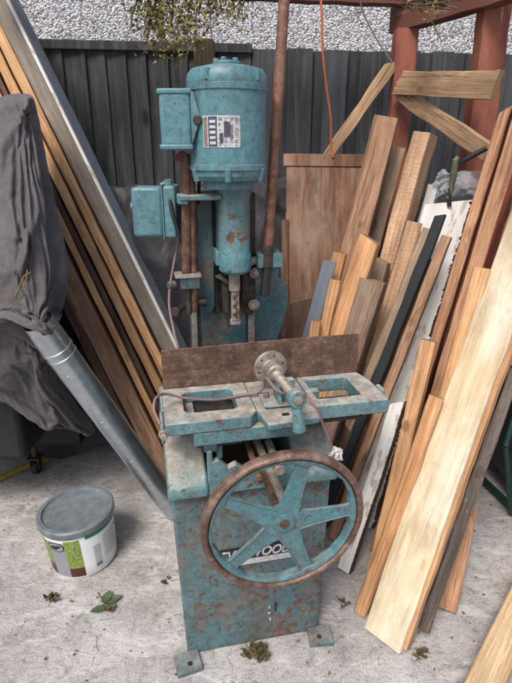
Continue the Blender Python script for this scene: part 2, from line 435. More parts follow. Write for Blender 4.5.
M['plate_brown'] = simple('nameplate_brown', (.10, .075, .065), (.28, .22, .19), 120, .5, bump=.05)
M['cable'] = simple('mauve_cable', (.18, .10, .11), (.26, .16, .165), 40, .55, bump=.05)
M['cord'] = simple('orange_cord', (.55, .14, .045), (.65, .19, .07), 60, .6, bump=.1)
M['string'] = simple('dry_string', (.25, .20, .13), (.34, .28, .2), 60, .8, bump=.1)
M['rag'] = simple('white_rag', (.40, .39, .39), (.58, .57, .57), 30, .8, bump=.2)
M['dripgrey'] = simple('dull_paint_drip', (.30, .34, .34), (.45, .48, .48), 60, .7)
M['stem'] = simple('brown_stem', (.07, .05, .03), (.14, .10, .06), 40, .8)
M['leaf'] = simple('olive_leaves', (.07, .085, .02), (.24, .215, .05), 16, .6, bump=.1)
M['leafgreen'] = simple('green_leaf', (.045, .075, .04), (.085, .12, .06), 45, .65, bump=.3)
M['leafdry'] = simple('dry_leaf', (.12, .08, .035), (.22, .15, .07), 30, .8, bump=.2)
M['moss'] = simple('moss', (.06, .065, .03), (.12, .11, .06), 60, .9, bump=.3)
M['yellow'] = simple('yellow_strap', (.20, .14, .02), (.36, .26, .04), 30, .6)
M['greentube'] = simple('green_tube_paint', (.006, .03, .024), (.010, .045, .036), 30, .4)
M['mossgrip'] = simple('mossy_green_metal', (.07, .075, .045), (.17, .17, .12), 60, .8)
M['rubber'] = simple('black_rubber', (.012, .012, .013), (.02, .02, .02), 30, .7)
M['bark'] = simple('bark_edge', (.055, .03, .02), (.11, .065, .045), 60, .9, bump=.6)


def clearsheet():
    n = NT('clear_plastic_sheet'); v = n.coord(rnd=False)
    a = n.noise(v, 30, 4)
    n.p.inputs['Alpha'].default_value = .42
    n.bump(a, .5, .01)
    return n.done((.50, .53, .55), .4, 0, .4)


M['clear'] = clearsheet()


# ------------------------------------------------------------------ mesh helpers
class MB:
    def __init__(s): s.bm = bmesh.new()

    def _faces(s, vs, fs, m, smooth=None):
        bv = [s.bm.verts.new(v) for v in vs]
        for f in fs:
            try:
                bf = s.bm.faces.new([bv[i] for i in f]); bf.material_index = m
            except ValueError:
                pass
        return bv

    def box(s, x0, x1, y0, y1, z0, z1, m=0, X=None):
        vs = [Vector((x, y, z)) for z in (z0, z1) for y in (y0, y1) for x in (x0, x1)]
        if X is not None: vs = [X @ v for v in vs]
        s._faces(vs, [(0, 2, 3, 1), (4, 5, 7, 6), (0, 1, 5, 4), (1, 3, 7, 5), (3, 2, 6, 7), (2, 0, 4, 6)], m)
        return s

    def prism(s, pts, a0, a1, axis='x', m=0, X=None):
        def mk(p, a):
            if axis == 'x': v = Vector((a, p[0], p[1]))
            elif axis == 'y': v = Vector((p[0], a, p[1]))
            else: v = Vector((p[0], p[1], a))
            return X @ v if X is not None else v
        n = len(pts)
        vs = [mk(p, a0) for p in pts] + [mk(p, a1) for p in pts]
        fs = [tuple(range(n))[::-1], tuple(range(n, 2 * n))] + [(i, (i + 1) % n, n + (i + 1) % n, n + i) for i in range(n)]
        s._faces(vs, fs, m); return s

    def frame(s, outer, inner, z0, z1, m=0):
        """flat plate with one hole; outer and inner have the same number of points"""
        n = len(outer)
        vs = [Vector((x, y, z)) for z in (z0, z1) for ring in (outer, inner) for x, y in ring]
        fs = []
        for i in range(n):
            j = (i + 1) % n
            fs += [(2 * n + i, 2 * n + j, 3 * n + j, 3 * n + i), (i, n + i, n + j, j),
                   (i, j, 2 * n + j, 2 * n + i), (n + i, 3 * n + i, 3 * n + j, n + j)]
        s._faces(vs, fs, m); return s

    def lathe(s, prof, n=32, X=None, m=0, close=False, a0=0, a1=2 * math.pi):
        full = abs(a1 - a0) > 6.28
        k = n if full else n + 1
        vs, fs = [], []
        for r, z in prof:
            for i in range(k):
                a = a0 + (a1 - a0) * i / n
                v = Vector((r * math.cos(a), r * math.sin(a), z))
                vs.append(X @ v if X is not None else v)
        for j in range(len(prof) - 1):
            for i in range(k if full else k - 1):
                i2 = (i + 1) % k
                fs.append((j * k + i, j * k + i2, (j + 1) * k + i2, (j + 1) * k + i))
        if close:
            fs.append(tuple(range(k))[::-1]); fs.append(tuple(range((len(prof) - 1) * k, len(prof) * k)))
        s._faces(vs, fs, m); return s

    def cyl(s, p0, p1, r0, r1=None, n=20, m=0, inset=True):
        p0 = Vector(p0); p1 = Vector(p1); r1 = r0 if r1 is None else r1
        d = p1 - p0; L = d.length
        X = Matrix.Translation(p0) @ d.to_track_quat('Z', 'Y').to_matrix().to_4x4()
        c = min(.0015, r0 * .2, L * .2) if inset else 0
        s.lathe([(max(r0 - c, 1e-4), 0), (r0, c), (r1, L - c), (max(r1 - c, 1e-4), L)], n, X, m, True)
        return s

    def tube(s, pts, r, n=10, m=0, cap=True):
        pts = [Vector(p) for p in pts]
        rs = r if isinstance(r, (list, tuple)) else [r] * len(pts)
        vs, fs = [], []
        t = (pts[1] - pts[0]).normalized()
        u = t.orthogonal().normalized()
        for i, p in enumerate(pts):
            a = pts[max(i - 1, 0)]; b = pts[min(i + 1, len(pts) - 1)]
            t = (b - a).normalized()
            u = (u - t * u.dot(t)).normalized(); w = t.cross(u)
            for k in range(n):
                q = 2 * math.pi * k / n
                vs.append(p + (u * math.cos(q) + w * math.sin(q)) * rs[i])
        for i in range(len(pts) - 1):
            for k in range(n):
                k2 = (k + 1) % n
                fs.append((i * n + k, i * n + k2, (i + 1) * n + k2, (i + 1) * n + k))
        if cap:
            fs.append(tuple(range(n))[::-1]); fs.append(tuple(range((len(pts) - 1) * n, len(pts) * n)))
        s._faces(vs, fs, m); return s

    def grid(s, rows, m=0):
        n = len(rows[0])
        vs = [Vector(p) for r in rows for p in r]
        fs = [(j * n + i, j * n + i + 1, (j + 1) * n + i + 1, (j + 1) * n + i)
              for j in range(len(rows) - 1) for i in range(n - 1)]
        s._faces(vs, fs, m); return s

    def build(s, name, mats, parent=None, bevel=0, smooth=38, segs=2, fixn=True):
        me = bpy.data.meshes.new(name)
        if fixn: bmesh.ops.recalc_face_normals(s.bm, faces=s.bm.faces[:])
        s.bm.to_mesh(me); s.bm.free()
        for mm in (mats if isinstance(mats, (list, tuple)) else [mats]): me.materials.append(M[mm])
        if smooth:
            me.polygons.foreach_set('use_smooth', [True] * len(me.polygons))
            me.set_sharp_from_angle(angle=R(smooth))
        o = bpy.data.objects.new(name, me); COL.objects.link(o)
        if parent is not None: o.parent = parent
        if bevel:
            b = o.modifiers.new('bevel', 'BEVEL'); b.width = bevel; b.segments = segs
            b.limit_method = 'ANGLE'; b.angle_limit = R(40)
        return o


def tag(o, label=None, cat=None, group=None, kind=None):
    if label: o['label'] = label
    if cat: o['category'] = cat
    if group: o['group'] = group
    if kind: o['kind'] = kind
    return o


def empty(name, loc, label, cat, rz=0, group=None):
    o = bpy.data.objects.new(name, None); COL.objects.link(o)
    o.empty_display_size = .1
    o.location = loc; o.rotation_euler = (0, 0, rz)
    return tag(o, label, cat, group)


def smooth_path(pts, n=8):
    pts = [Vector(p) for p in pts]; out = []
    for i in range(len(pts) - 1):
        p0 = pts[max(i - 1, 0)]; p1 = pts[i]; p2 = pts[i + 1]; p3 = pts[min(i + 2, len(pts) - 1)]
        for k in range(n):
            t = k / n
            out.append(.5 * ((2 * p1) + (p2 - p0) * t + (2 * p0 - 5 * p1 + 4 * p2 - p3) * t * t + (3 * p1 - p0 - 3 * p2 + p3) * t ** 3))
    out.append(pts[-1]); return out


def plank_mesh(L, w, th, cham=.0025, bow=0.0, skew=0.0, bskew=0.0, jag=0.0, seed=0, rough=.0014, m_edge=None, roundr=False):
    """board along +z with rounded arrises, a slight bow and an uneven outline"""
    b = MB(); n = max(8, int(L / (.006 if jag else .03))); rnd = random.Random(seed)
    c = min(cham, w * .3, th * .3)
    if roundr:
        sec = []
        for k in range(16):
            a = 2 * math.pi * k / 16 + .2
            sx = abs(math.cos(a)) ** .7 * (1 if math.cos(a) > 0 else -1); sy = abs(math.sin(a)) ** .7 * (1 if math.sin(a) > 0 else -1)
            sec.append((w / 2 + sx * w / 2, th / 2 + sy * th / 2))
    else:
        sec = [(c, 0), (w - c, 0), (w, c), (w, th - c), (w - c, th), (c, th), (0, th - c), (0, c)]
    bow = bow or (random.Random(seed * 7 + 1).uniform(-1, 1) * min(.006, .004 * L))
    rows = []
    for i in range(n + 1):
        t = i / n; z = t * L; r = []
        nx = (mnoise.noise(Vector((seed * 3.1, z * 9, 1))) * rough * 2, mnoise.noise(Vector((seed * 5.7, z * 9, 7))) * rough * 2)
        jg = 0
        if jag: jg = jag * (.35 + 1.3 * abs(mnoise.noise(Vector((seed, z * 6, 31))))) * (mnoise.noise(Vector((seed, z * 95, 3))) + .45 * mnoise.noise(Vector((seed, z * 210, 5))) + .5 * mnoise.noise(Vector((seed, z * 14, 9))))
        for (x, y) in sec:
            xx = x + bow * math.sin(math.pi * t) + (nx[0] if x < w / 2 else nx[1])
            if jag and x > w * .7: xx += jg - abs(jag) * (1 if y < th / 2 else .2)
            zz = z + (skew * x / w if t > .5 else bskew * x / w) * (abs(2 * t - 1))
            r.append((xx - w / 2, y + .3 * bow * math.sin(math.pi * t), zz))
        rows.append(r)
    k = len(sec); vs = [Vector(p) for r in rows for p in r]; bv = [b.bm.verts.new(v) for v in vs]
    for i in range(n):
        for j in range(k):
            j2 = (j + 1) % k
            f = b.bm.faces.new([bv[i * k + j], bv[i * k + j2], bv[(i + 1) * k + j2], bv[(i + 1) * k + j]])
            if m_edge and not roundr and j in (1, 2, 3): f.material_index = 1
    for f in (b.bm.faces.new([bv[j] for j in range(k)][::-1]), b.bm.faces.new([bv[n * k + j] for j in range(k)])): f.material_index = 2 if m_edge else 1
    return b


PL = {}
_seed = [10]


def plank(name, label, cat, mat, tl, bl, Yt, w=None, tr=None, yaw=-.5, th=.03, zb=0.0, group='timber leaning in the pile',
          key=None, off=(0, 0), ext=0.0, Yb=None, **kw):
    _seed[0] += 1
    A = at(tl[0], tl[1], Yt); B = atz(bl[0], bl[1], zb) if Yb is None else at(bl[0], bl[1], Yb)
    ax = (A - B).normalized()
    wd = Vector((math.cos(yaw), math.sin(yaw), 0)); wd -= ax * wd.dot(ax); wd.normalize()
    nd = ax.cross(wd)
    if w is None:
        d = ray(*tr).normalized(); r0 = A - CP
        bq = wd.dot(d); w = (bq * d.dot(r0) - wd.dot(r0)) / (1 - bq * bq)
    L = (A - B).length + ext
    me = plank_mesh(L, w, th, seed=_seed[0], m_edge=isinstance(mat, (list, tuple)), **kw)
    o = me.build(name, (list(mat) if isinstance(mat, (list, tuple)) else [mat]) + ['end' if (mat[0] if isinstance(mat, (list, tuple)) else mat) not in ('blackpaint', 'darkplastic', 'whitewash', 'greyface', 'bluegrey') else (mat[0] if isinstance(mat, (list, tuple)) else mat)])
    org = B + wd * (w / 2 + off[0]) + nd * off[1]
    mt = Matrix.Identity(4)
    for i in range(3): mt[i][0] = wd[i]; mt[i][1] = nd[i]; mt[i][2] = ax[i]; mt[i][3] = org[i]
    # keep the lowest corner on the floor
    o.matrix_world = mt
    lo = min((mt @ v.co).z for v in o.data.vertices)
    if Yb is None: o.matrix_world = Matrix.Translation((0, 0, zb - lo + .001)) @ mt
    tag(o, label, cat, group)
    PL[key or name] = (A, B, ax, wd, nd, w, L)
    return o


def bar(a, b, w, th, up=Vector((0, 0, 1)), seed=1, **kw):
    """board from point a to point b; returns mesh builder and matrix"""
    a = Vector(a); b = Vector(b); ax = (b - a).normalized()
    wd = Vector(up) - ax * Vector(up).dot(ax); wd.normalize(); nd = ax.cross(wd)
    mb = plank_mesh((b - a).length, w, th, seed=seed, **kw)
    mt = Matrix.Identity(4); org = a - nd * th / 2
    for i in range(3): mt[i][0] = wd[i]; mt[i][1] = nd[i]; mt[i][2] = ax[i]; mt[i][3] = org[i]
    return mb, mt


# ================================================================== SETTING
g = MB()
g.grid([[(x, y, .0) for x in (-30, -8, -3, -1, 1, 3, 8, 30)] for y in (-30, -8, -2, 0, 1, 2, 3, 8, 30)])
tag(g.build('ground', 'concrete', smooth=0), kind='structure')

# house behind the fence
hw = empty('house', (0, 3.75, 0), 'pebbledashed house wall rising behind the dark fence', 'house', R(5))
b = MB(); b.box(-6, 6, 0, .25, 0, 5.2); b.build('wall', 'pebble', hw, smooth=0)
b = MB(); b.box(-6, 6, -.02, 0, 0, .35); b.build('plinth', 'concrete', hw, smooth=0, bevel=.006)

# fence of overlapping vertical boards
fr = empty('garden_fence', (0, 2.62, 0), 'charcoal stained vertical board fence behind the machine', 'fence', R(6.6))


def fence_run(x0, x1, step, alt, ztop, part):
    b = MB(); cl = b.bm.loops.layers.color.new('board')
    x = x0; k = 0
    while x < x1:
        wv = step * random.uniform(.92, 1.08)
        rv = (random.random(), random.random(), random.random(), 1)
        rv = (rv[0] * (1.0 if alt else .25), rv[1], rv[2], 1)
        n0 = len(b.bm.faces)
        dz = random.uniform(-.006, .004)
        if alt:
            yo = 0 if k % 2 else -.022
            ww = wv * (1.3 if k % 2 == 0 else 1.12)
            X = Matrix.Translation((x, yo, 0))
            b.box(0, ww, 0, .018, .04, ztop + dz, X=X)
        else:
            X = Matrix.Translation((x, 0, 0)) @ Matrix.Rotation(R(random.uniform(-.15, .15)), 4, 'Y')
            b.prism([(0, .004), (0, -.004), (wv + .022, -.022), (wv + .022, -.006)], .04, ztop + dz, 'z', X=X)
        b.bm.faces.ensure_lookup_table()
        for f in b.bm.faces[n0:]:
            for l in f.loops: l[cl] = rv
        x += wv; k += 1
    return b.build(part, 'fence', fr, smooth=0)


fence_run(-2.6, -.02, .092, False, 1.83, 'board_panel')
fence_run(-.02, 2.6, .082, True, 1.84, 'board_panel')
b = MB(); b.box(-2.6, -.02, -.035, .02, 1.818, 1.856); b.build('capping', 'fence', fr, bevel=.004)
b = MB()
for z in (.35, 1.0, 1.6): b.box(-2.6, 2.6, .02, .06, z, z + .07)
b.build('rail', 'fence', fr)
o_, mt_ = bar((-.218, 2.47, 0), (-.218, 2.47, 1.845), .085, .085, up=Vector((1, 0, 0)), seed=3, rough=.002, cham=.006)
o = o_.build('fence_post', ['mossy', 'mossy']); o.matrix_world = mt_ @ Matrix.Translation((0, 0, 0))
tag(o, 'mossy weathered timber post rising above the fence behind the motor', 'post')

# red shed frame
pf = empty('shed_frame', (.65, 2.05, 0), 'open shed frame of red painted posts, beams and nailed grey braces', 'shed frame')


def fpart(name, mat, a, b_, w, th, up, seed, label=None, **kw):
    mb, mt = bar(a, b_, w, th, up, seed, **kw)
    o = mb.build(name, [mat, mat], pf)
    o.matrix_world = mt
    o.matrix_parent_inverse = Matrix.Translation(pf.location).inverted()
    if label: o['label'] = label
    return o


XA = Vector((1, 0, 0))
P1 = at(484, 90, 2.10); P2 = at(400.5, 100, 2.40)
fpart('post', 'redpaint', (P1.x, P1.y, 0), (P1.x, P1.y, 2.45), .092, .085, XA, 21, rough=.003, cham=.006)
fpart('post', 'redpaint', (P2.x, P2.y, 0), (P2.x, P2.y, 1.872), .088, .08, XA, 22, rough=.003, cham=.006)
_dir = Vector((P1.x - P2.x - .05, P1.y - P2.y - .06, 0)).normalized()
_b0 = Vector((P2.x - .005, P2.y + .03, 1.918)) - _dir * .055
fpart('beam', 'brownpaint', _b0, _b0 + _dir * 1.0, .092, .06, Vector((0, 0, 1)), 23, rough=.002)
fpart('beam', 'brownpaint', (P2.x + .06, P2.y + .02, 2.012), (-.95, 2.14, 2.012), .115, .05, Vector((0, 0, 1)), 24, rough=.002)
fpart('beam', 'brownpaint', (.16, 2.22, 1.985), (.06, 1.5, 2.25), .08, .05, Vector((0, 0, 1)), 25)
fpart('brace', 'weathered', at(395, 83, 2.33), at(495, 85, 1.87), .086, .022, Vector((0, 0, 1)), 26, rough=.003, skew=.018, bskew=.055)
fpart('brace', 'weathered', at(401, 93, 2.32), at(489, 153, 1.875), .062, .02, Vector((0, 0, 1)), 27, rough=.003, bskew=-.04)
fpart('brace', 'weathered', at(398, 57, 2.38), at(248, 268, 2.44), .048, .02, Vector((0, 0, 1)), 28, rough=.003, bskew=.05)

# ================================================================== MORTISING MACHINE
MO = Vector((-.002, 1.166, 0)); MYAW = R(12.3)
mm = empty('mortising_machine', MO, 'rusty teal upright mortising machine with large spoked handwheel', 'machine', MYAW)

def ml(px, py, y):      # pixel to a point on a machine plane
    d = ray(px, py); ey = Vector((-math.sin(MYAW), math.cos(MYAW), 0)); ex = Vector((math.cos(MYAW), math.sin(MYAW), 0))
    t = (y - (CP - MO).dot(ey)) / d.dot(ey); q = CP + d * t - MO
    return Vector((q.dot(ex), q.dot(ey), q.z))


# cabinet
b = MB()
b.prism([(-.205, 0), (.201, 0), (.215, .57), (-.225, .57)], 0.0, .40, 'y')
cab = b.build('cabinet', 'teal_cab', mm, bevel=.008, segs=3)
# feet
for i, (x, y) in enumerate([(-.207, -.035), (.197, -.03), (-.165, .40), (.165, .40)]):
    b = MB(); sx = -1 if x < 0 else 1
    X = Matrix.Translation((x, y, 0)) @ Matrix.Rotation(R(-8 * sx), 4, 'Z')
    b.box(-.036, .036, -.03, .035, 0.001, .014, X=X)
    b.cyl(X @ Vector((-.004 * sx, -.006, .012)), X @ Vector((-.004 * sx, -.006, .0155)), .0075, m=1)
    b.build('foot', ['teal_cab', 'darkoil'], mm, bevel=.004)
b = MB(); q_ = ml(275.5, 606, 0); b.box(q_.x - .003, q_.x + .003, -.0012, .004, q_.z - .018, q_.z + .016); b.build('slot', 'rubber', cab)
b = MB(); rnd = random.Random(8)
for k in range(3):
    q_ = ml(270 + rnd.uniform(-1, 1), 607 + 6 * k, 0)
    b.lathe([(.0001, .0012), (rnd.uniform(.002, .0042), .0008), (.0045, 0)], 9, Matrix.Translation((q_.x, -.0001, q_.z)) @ Matrix.Rotation(R(90), 4, 'X') @ Matrix.Diagonal((rnd.uniform(.5, 1), rnd.uniform(.8, 2), 1, 1)))
tag(b.build('paint_drip', 'dripgrey', cab), kind='stuff')
# badge
bt = Matrix.Translation((-.004, -.0035, .338)) @ Matrix.Rotation(R(0), 4, 'Y')
b = MB()
b.prism([(-.108, -.028), (.108, -.028), (.12, .03), (-.096, .03)], -.002, .0035, 'y', X=bt)
bd = b.build('badge', 'ink', cab)
b = MB()
b.prism([(-.085, -.027), (.108, -.027), (.1125, -.008), (-.055, -.010)], -.0036, -.0022, 'y', X=bt)
b.build('badge_stripe', 'plate', bd)
fc = bpy.data.curves.new('lettering', 'FONT'); fc.body = 'EVERWOOD'; fc.size = .041; fc.extrude = .0006; fc.shear = .25
fc.offset = .0011; fc.space_character = .98
fo = bpy.data.objects.new('lettering_curve', fc); COL.objects.link(fo)
bpy.context.view_layer.update()
tm = bpy.data.meshes.new_from_object(fo.evaluated_get(bpy.context.evaluated_depsgraph_get()))
bpy.data.objects.remove(fo); bpy.data.curves.remove(fc)
tw = max(v.co.x for v in tm.vertices)
fo = bpy.data.objects.new('lettering', tm); COL.objects.link(fo); fo.parent = bd
fo.matrix_local = bt @ Matrix.Translation((-.098, -.0034, -.003)) @ Matrix.Rotation(R(90), 4, 'X') @ Matrix.Diagonal((.205 / tw, 1, 1, 1))
tm.materials.clear(); tm.materials.append(M['plate'])

# cap casting: two sloped shoulders, a low front apron, ways
prof = [(-.032, .57), (-.034, .600), (-.014, .622), (.10, .690), (.42, .690), (.42, .57)]
b = MB()
b.prism(prof, -.232, -.128, 'x'); b.prism(prof, .105, .222, 'x')
b.build('cap_casting', 'teal_worn', mm, bevel=.009, segs=3)
b = MB()
ap = [(-.128, .571), (.105, .571), (.105, .66), (.085, .668), (.07, .640), (.03, .628), (-.03, .632), (-.055, .655), (-.075, .645), (-.10, .672), (-.115, .668), (-.115, .70), (-.128, .70)]
b.prism(ap, -.024, -.002, 'y')
b.build('apron', 'teal_worn', mm, bevel=.003)
b = MB()
b.box(-.134, -.100, -.012, .42, .69, .728); b.box(-.100, -.085, .0, .42, .66, .7); b.box(.085, .128, .02, .42, .69, .728)
b.build('slideway', 'teal_worn', mm, bevel=.004)
b = MB(); b.box(-.127, .104, .36, .40, .571, .72); b.box(-.127, .104, 0, .36, .571, .58)
b.build('cap_back', 'darkoil', mm)

# saddle and table
b = MB()
b.box(-.16, .108, -.042, .0, .729, .766); b.box(-.16, .108, .135, .24, .729, .766); b.box(-.035, .108, .0, .135, .729, .766)
b.prism([(-.17, .752), (-.155, .752), (-.145, .767), (-.17, .767)], .0, .24, 'y')
b.build('saddle', 'teal_worn', mm, bevel=.004)


def octo(x0, x1, y0, y1, c):
    return [(x0 + c, y0), (x1 - c, y0), (x1, y0 + c), (x1, y1 - c), (x1 - c, y1), (x0 + c, y1), (x0, y1 - c), (x0, y0 + c)]


tb = MB()
tb.frame([(-.228, -.045), (-.02, -.045), (.0, -.02), (.0, .17), (-.02, .17), (-.215, .17), (-.228, .15), (-.228, .0)],
         octo(-.175, -.042, .005, .125, .012), .767, .80)
tb.frame([(.15, -.03), (.33, -.03), (.352, -.03), (.352, .09), (.335, .17), (.17, .17), (.15, .15), (.15, .05)],
         octo(.168, .292, .012, .128, .006), .760, .80)
tb.box(.0, .15, -.02, .17, .765, .799)
tb.prism([(.012, -.098), (.143, -.086), (.150, -.0205), (.0, -.0205)], .783, .8005, 'z')
tb.box(.352, .366, .02, .06, .77, .802)
tb.box(-.238, -.228, -.04, .05, .745, .79)
tbl = tb.build('table', 'teal_worn', mm, bevel=.004)
b = MB(); b.box(.155, .305, .02, .15, .722, .73); b.build('slide_rail', 'darkoil', mm)
b = MB(); b.box(.165, .205, .10, .13, .731, .775); b.build('stop_block', 'teal_worn', mm)
b = MB(); b.box(.16, .30, .06, .075, .731, .756); b.build('slide_rail', 'rust', mm)
b = MB(); b.box(-.15, -.035, .0, .135, .70, .715); b.build('opening_dark_floor', 'darkoil', mm)  # dark floor added to put shade into the left table opening
b = MB(); b.box(-.19, -.03, .06, .15, .735, .757)
for k in range(14): b.box(-.17 + k * .009, -.165 + k * .009, .052, .06, .74, .764)
b.build('rack', 'darkoil', mm)
b = MB(); b.box(.055, .073, -.062, -.05, .8002, .8022); b.build('slot', 'rubber', tbl)
b = MB(); b.cyl((-.232, -.046, .775), (-.232, -.062, .775), .009, n=6); b.cyl((-.232, -.04, .775), (-.232, -.047, .775), .012)
b.build('bolt', 'bare', mm)
# fence plate
b = MB(); b.prism([(-.222, .801), (.338, .801), (.336, .918), (.18, .919), (-.221, .913)], .152, .158, 'y')
b.build('fence_plate', 'rust_plate', mm, bevel=.0012)

# work clamp
cl = empty('work_clamp', (0, 0, 0), None, None); cl.parent = mm
b = MB()
d0 = Vector((.060, .088, .868)); d1 = ml(296.5, 398, -.118); dv = (d1 - d0).normalized()
Xd = Matrix.Translation(d0) @ dv.to_track_quat('Z', 'Y').to_matrix().to_4x4()
b.lathe([(.001, -.004), (.044, -.004), (.0455, -.001), (.0455, .004), (.043, .0065), (.024, .0075), (.02, .012), (.001, .012)], 40, Xd)
for k in range(6):
    a = k * math.pi / 3 + .3
    b.cyl(Xd @ Vector((.034 * math.cos(a), .034 * math.sin(a), .006)), Xd @ Vector((.034 * math.cos(a), .034 * math.sin(a), .0078)), .003, m=1, n=10)
b.build('flange', ['bare', 'darkoil'], cl)
b = MB()
b.lathe([(.001, .012), (.019, .012), (.021, .016), (.021, .032), (.024, .034), (.024, .05), (.019, .055), (.001, .055)], 28, Xd)
b.build('collar', 'bare', cl)
b = MB(); b.cyl(d0 + dv * .05, d1, .0105, n=20)
for k in range(int(((d1 - d0).length - .075) / .004)): b.lathe([(.0105, .058 + k * .004), (.0125, .06 + k * .004), (.0105, .062 + k * .004)], 18, Xd)
b.build('screw', 'bare', cl)
b = MB()
b.cyl(d1 - dv * .012, d1 + dv * .014, .0215, n=28)
b.tube([d1 + Vector((.0, 0, -.012)), d1 + Vector((.002, -.004, -.04)), d1 + Vector((.005, -.007, -.062)), d1 + Vector((.007, -.008, -.080)), d1 + Vector((.0075, -.008, -.084))], [.013, .0115, .0145, .016, .012], 16)
b.cyl(d1 + dv * .013, d1 + dv * .018, .012, n=6, m=1); b.cyl(d1 + dv * .017, d1 + dv * .021, .007, m=1)
b.build('clamp_handle', ['teal_worn', 'bare'], cl)
b = MB()
b.prism([(-.02, .8), (.055, .8), (.03, .855), (.005, .862)], .058, .068, 'x'); b.box(.02, .10, -.02, .075, .8008, .808)
b.prism([(.0, .8), (.04, .8), (.03, .862), (.008, .862)], .07, .105, 'x')
b.build('bracket', 'teal_worn', cl, bevel=.003)
b = MB(); b.cyl((.035, .03, .808), (.035, .03, .822), .008, n=6); b.build('bolt', 'bare', cl)

# rods below the table
b = MB(); b.cyl((.006, .16, .69), (.034, -.17, .628), .0105); b.cyl((.034, -.17, .628), (.0355, -.188, .6245), .012)
b.build('rod', 'bare', mm)
b = MB(); b.cyl((-.012, .12, .675), (-.008, -.10, .648), .0085); b.build('rod', 'rust', mm)
b = MB(); b.cyl((.046, .05, .665), (.046, -.07, .656), .0105); b.cyl((.046, -.07, .656), (.046, -.078, .6555), .0145)
b.build('stop_pin', 'bare', mm)

# handwheel
WC = Vector((.024, -.20, .602))
hwl = empty('handwheel', (0, 0, 0), None, None); hwl.parent = mm
hwl.matrix_local = Matrix.Translation(WC) @ Matrix.Rotation(R(90), 4, 'X') @ Matrix.Rotation(R(3), 4, 'X')   # local z faces the viewer, local x right, local y up
RO = .193
b = MB()
sec = []
for k in range(18):
    a = 2 * math.pi * k / 18
    sec.append((RO - .0085 + .0092 * math.cos(a), .0155 * math.sin(a)))
b.lathe(sec + [sec[0]], 96); bmesh.ops.remove_doubles(b.bm, verts=b.bm.verts[:], dist=1e-5)
rim = b.build('rim', 'steel_rim', hwl, smooth=60)
b = MB()
ri = []
N = 120
for i in range(N):
    a = 2 * math.pi * i / N
    ph = ((math.degrees(a) - 5) % 72) / 72
    ri.append(RO - .036 + .010 * abs(math.sin(math.pi * ph)) ** .7 + .0015 * math.sin(a * 23))
vs = []
for (rr, z) in ((0, -.014), (1, -.014), (1, .011), (0, .007)):
    for i in range(N):
        a = 2 * math.pi * i / N; r_ = ri[i] if rr == 0 else RO - .019
        vs.append((r_ * math.cos(a), r_ * math.sin(a), z))
fs = []
for j in range(4):
    for i in range(N):
        i2 = (i + 1) % N; j2 = (j + 1) % 4
        fs.append((j * N + i, j * N + i2, j2 * N + i2, j2 * N + i))
b._faces([Vector(v) for v in vs], fs, 0)
b.build('rim_web', 'teal', hwl, bevel=.0015)
b = MB(); b.lathe([(.001, -.035), (.024, -.035), (.027, .006), (.024, .0075), (.012, .0078), (.0115, .007), (.001, .007)], 32)
b.lathe([(.001, .0072), (.0115, .0074), (.0115, .0094), (.001, .0098)], 20, m=1)
b.build('hub', ['teal', 'rust'], hwl)
for k in range(5):
    a = R(4 + 72 * k)
    X = Matrix.Rotation(a, 4, 'Z')
    b = MB()
    pts = [(.006, -.028), (.036, -.028), (.075, -.0215), (.15, -.016), (.168, -.021), (.168, .021), (.15, .016), (.075, .0215), (.036, .028), (.006, .028)]
    b.prism(pts, -.004, .004 + .0001 * k, 'z', X=X)
    b.prism([(.036, -.028), (.075, -.0215), (.15, -.0165), (.166, -.020), (.166, -.0165), (.15, -.0125), (.075, -.0175), (.036, -.0235)], .003, .0068, 'z', X=X)
    b.build('spoke', 'teal', hwl, bevel=.0015)
b = MB(); b.cyl((WC.x, -.165, WC.z), (WC.x, .36, WC.z + .03), .0125); b.build('wheel_shaft', 'rust', mm)
b = MB(); b.box(WC.x - .05, WC.x + .055, -.012, -.0005, .555, .569); b.build('shaft_bearing', 'teal_cab', mm, bevel=.003)

# column
b = MB()
b.prism([(-.113, .42), (.084, .42), (.084, .50), (.05, .56), (-.08, .56), (-.113, .50)], .0, 1.30, 'z')
b.build('column', 'teal_dark', mm, bevel=.006)
b = MB(); b.box(-.115, -.097, .405, .425, .70, 1.2); b.box(.066, .086, .405, .425, .70, .95)
b.build('edge_strip', 'bare', mm, bevel=.003)
b = MB()
g_ = [(-.094, 1.30), (-.094, .965), (-.086, .945), (-.068, .935), (-.05, .945), (-.043, .965), (-.043, 1.30)]
b.prism(g_, .372, .419, 'y'); b.build('slide_bar', 'teal_dark', mm, bevel=.006)
b = MB()
b.prism([(-.034, 1.30), (-.034, 1.0), (-.028, .938), (-.043, .93), (-.043, 1.30)], .385, .419, 'y')
b.prism([(.04, 1.295), (.04, .955), (.05, .925), (.075, .925), (.083, .955), (.083, 1.295)], .375, .419, 'y')
b.build('slide_plate', 'darkoil', mm, bevel=.004)
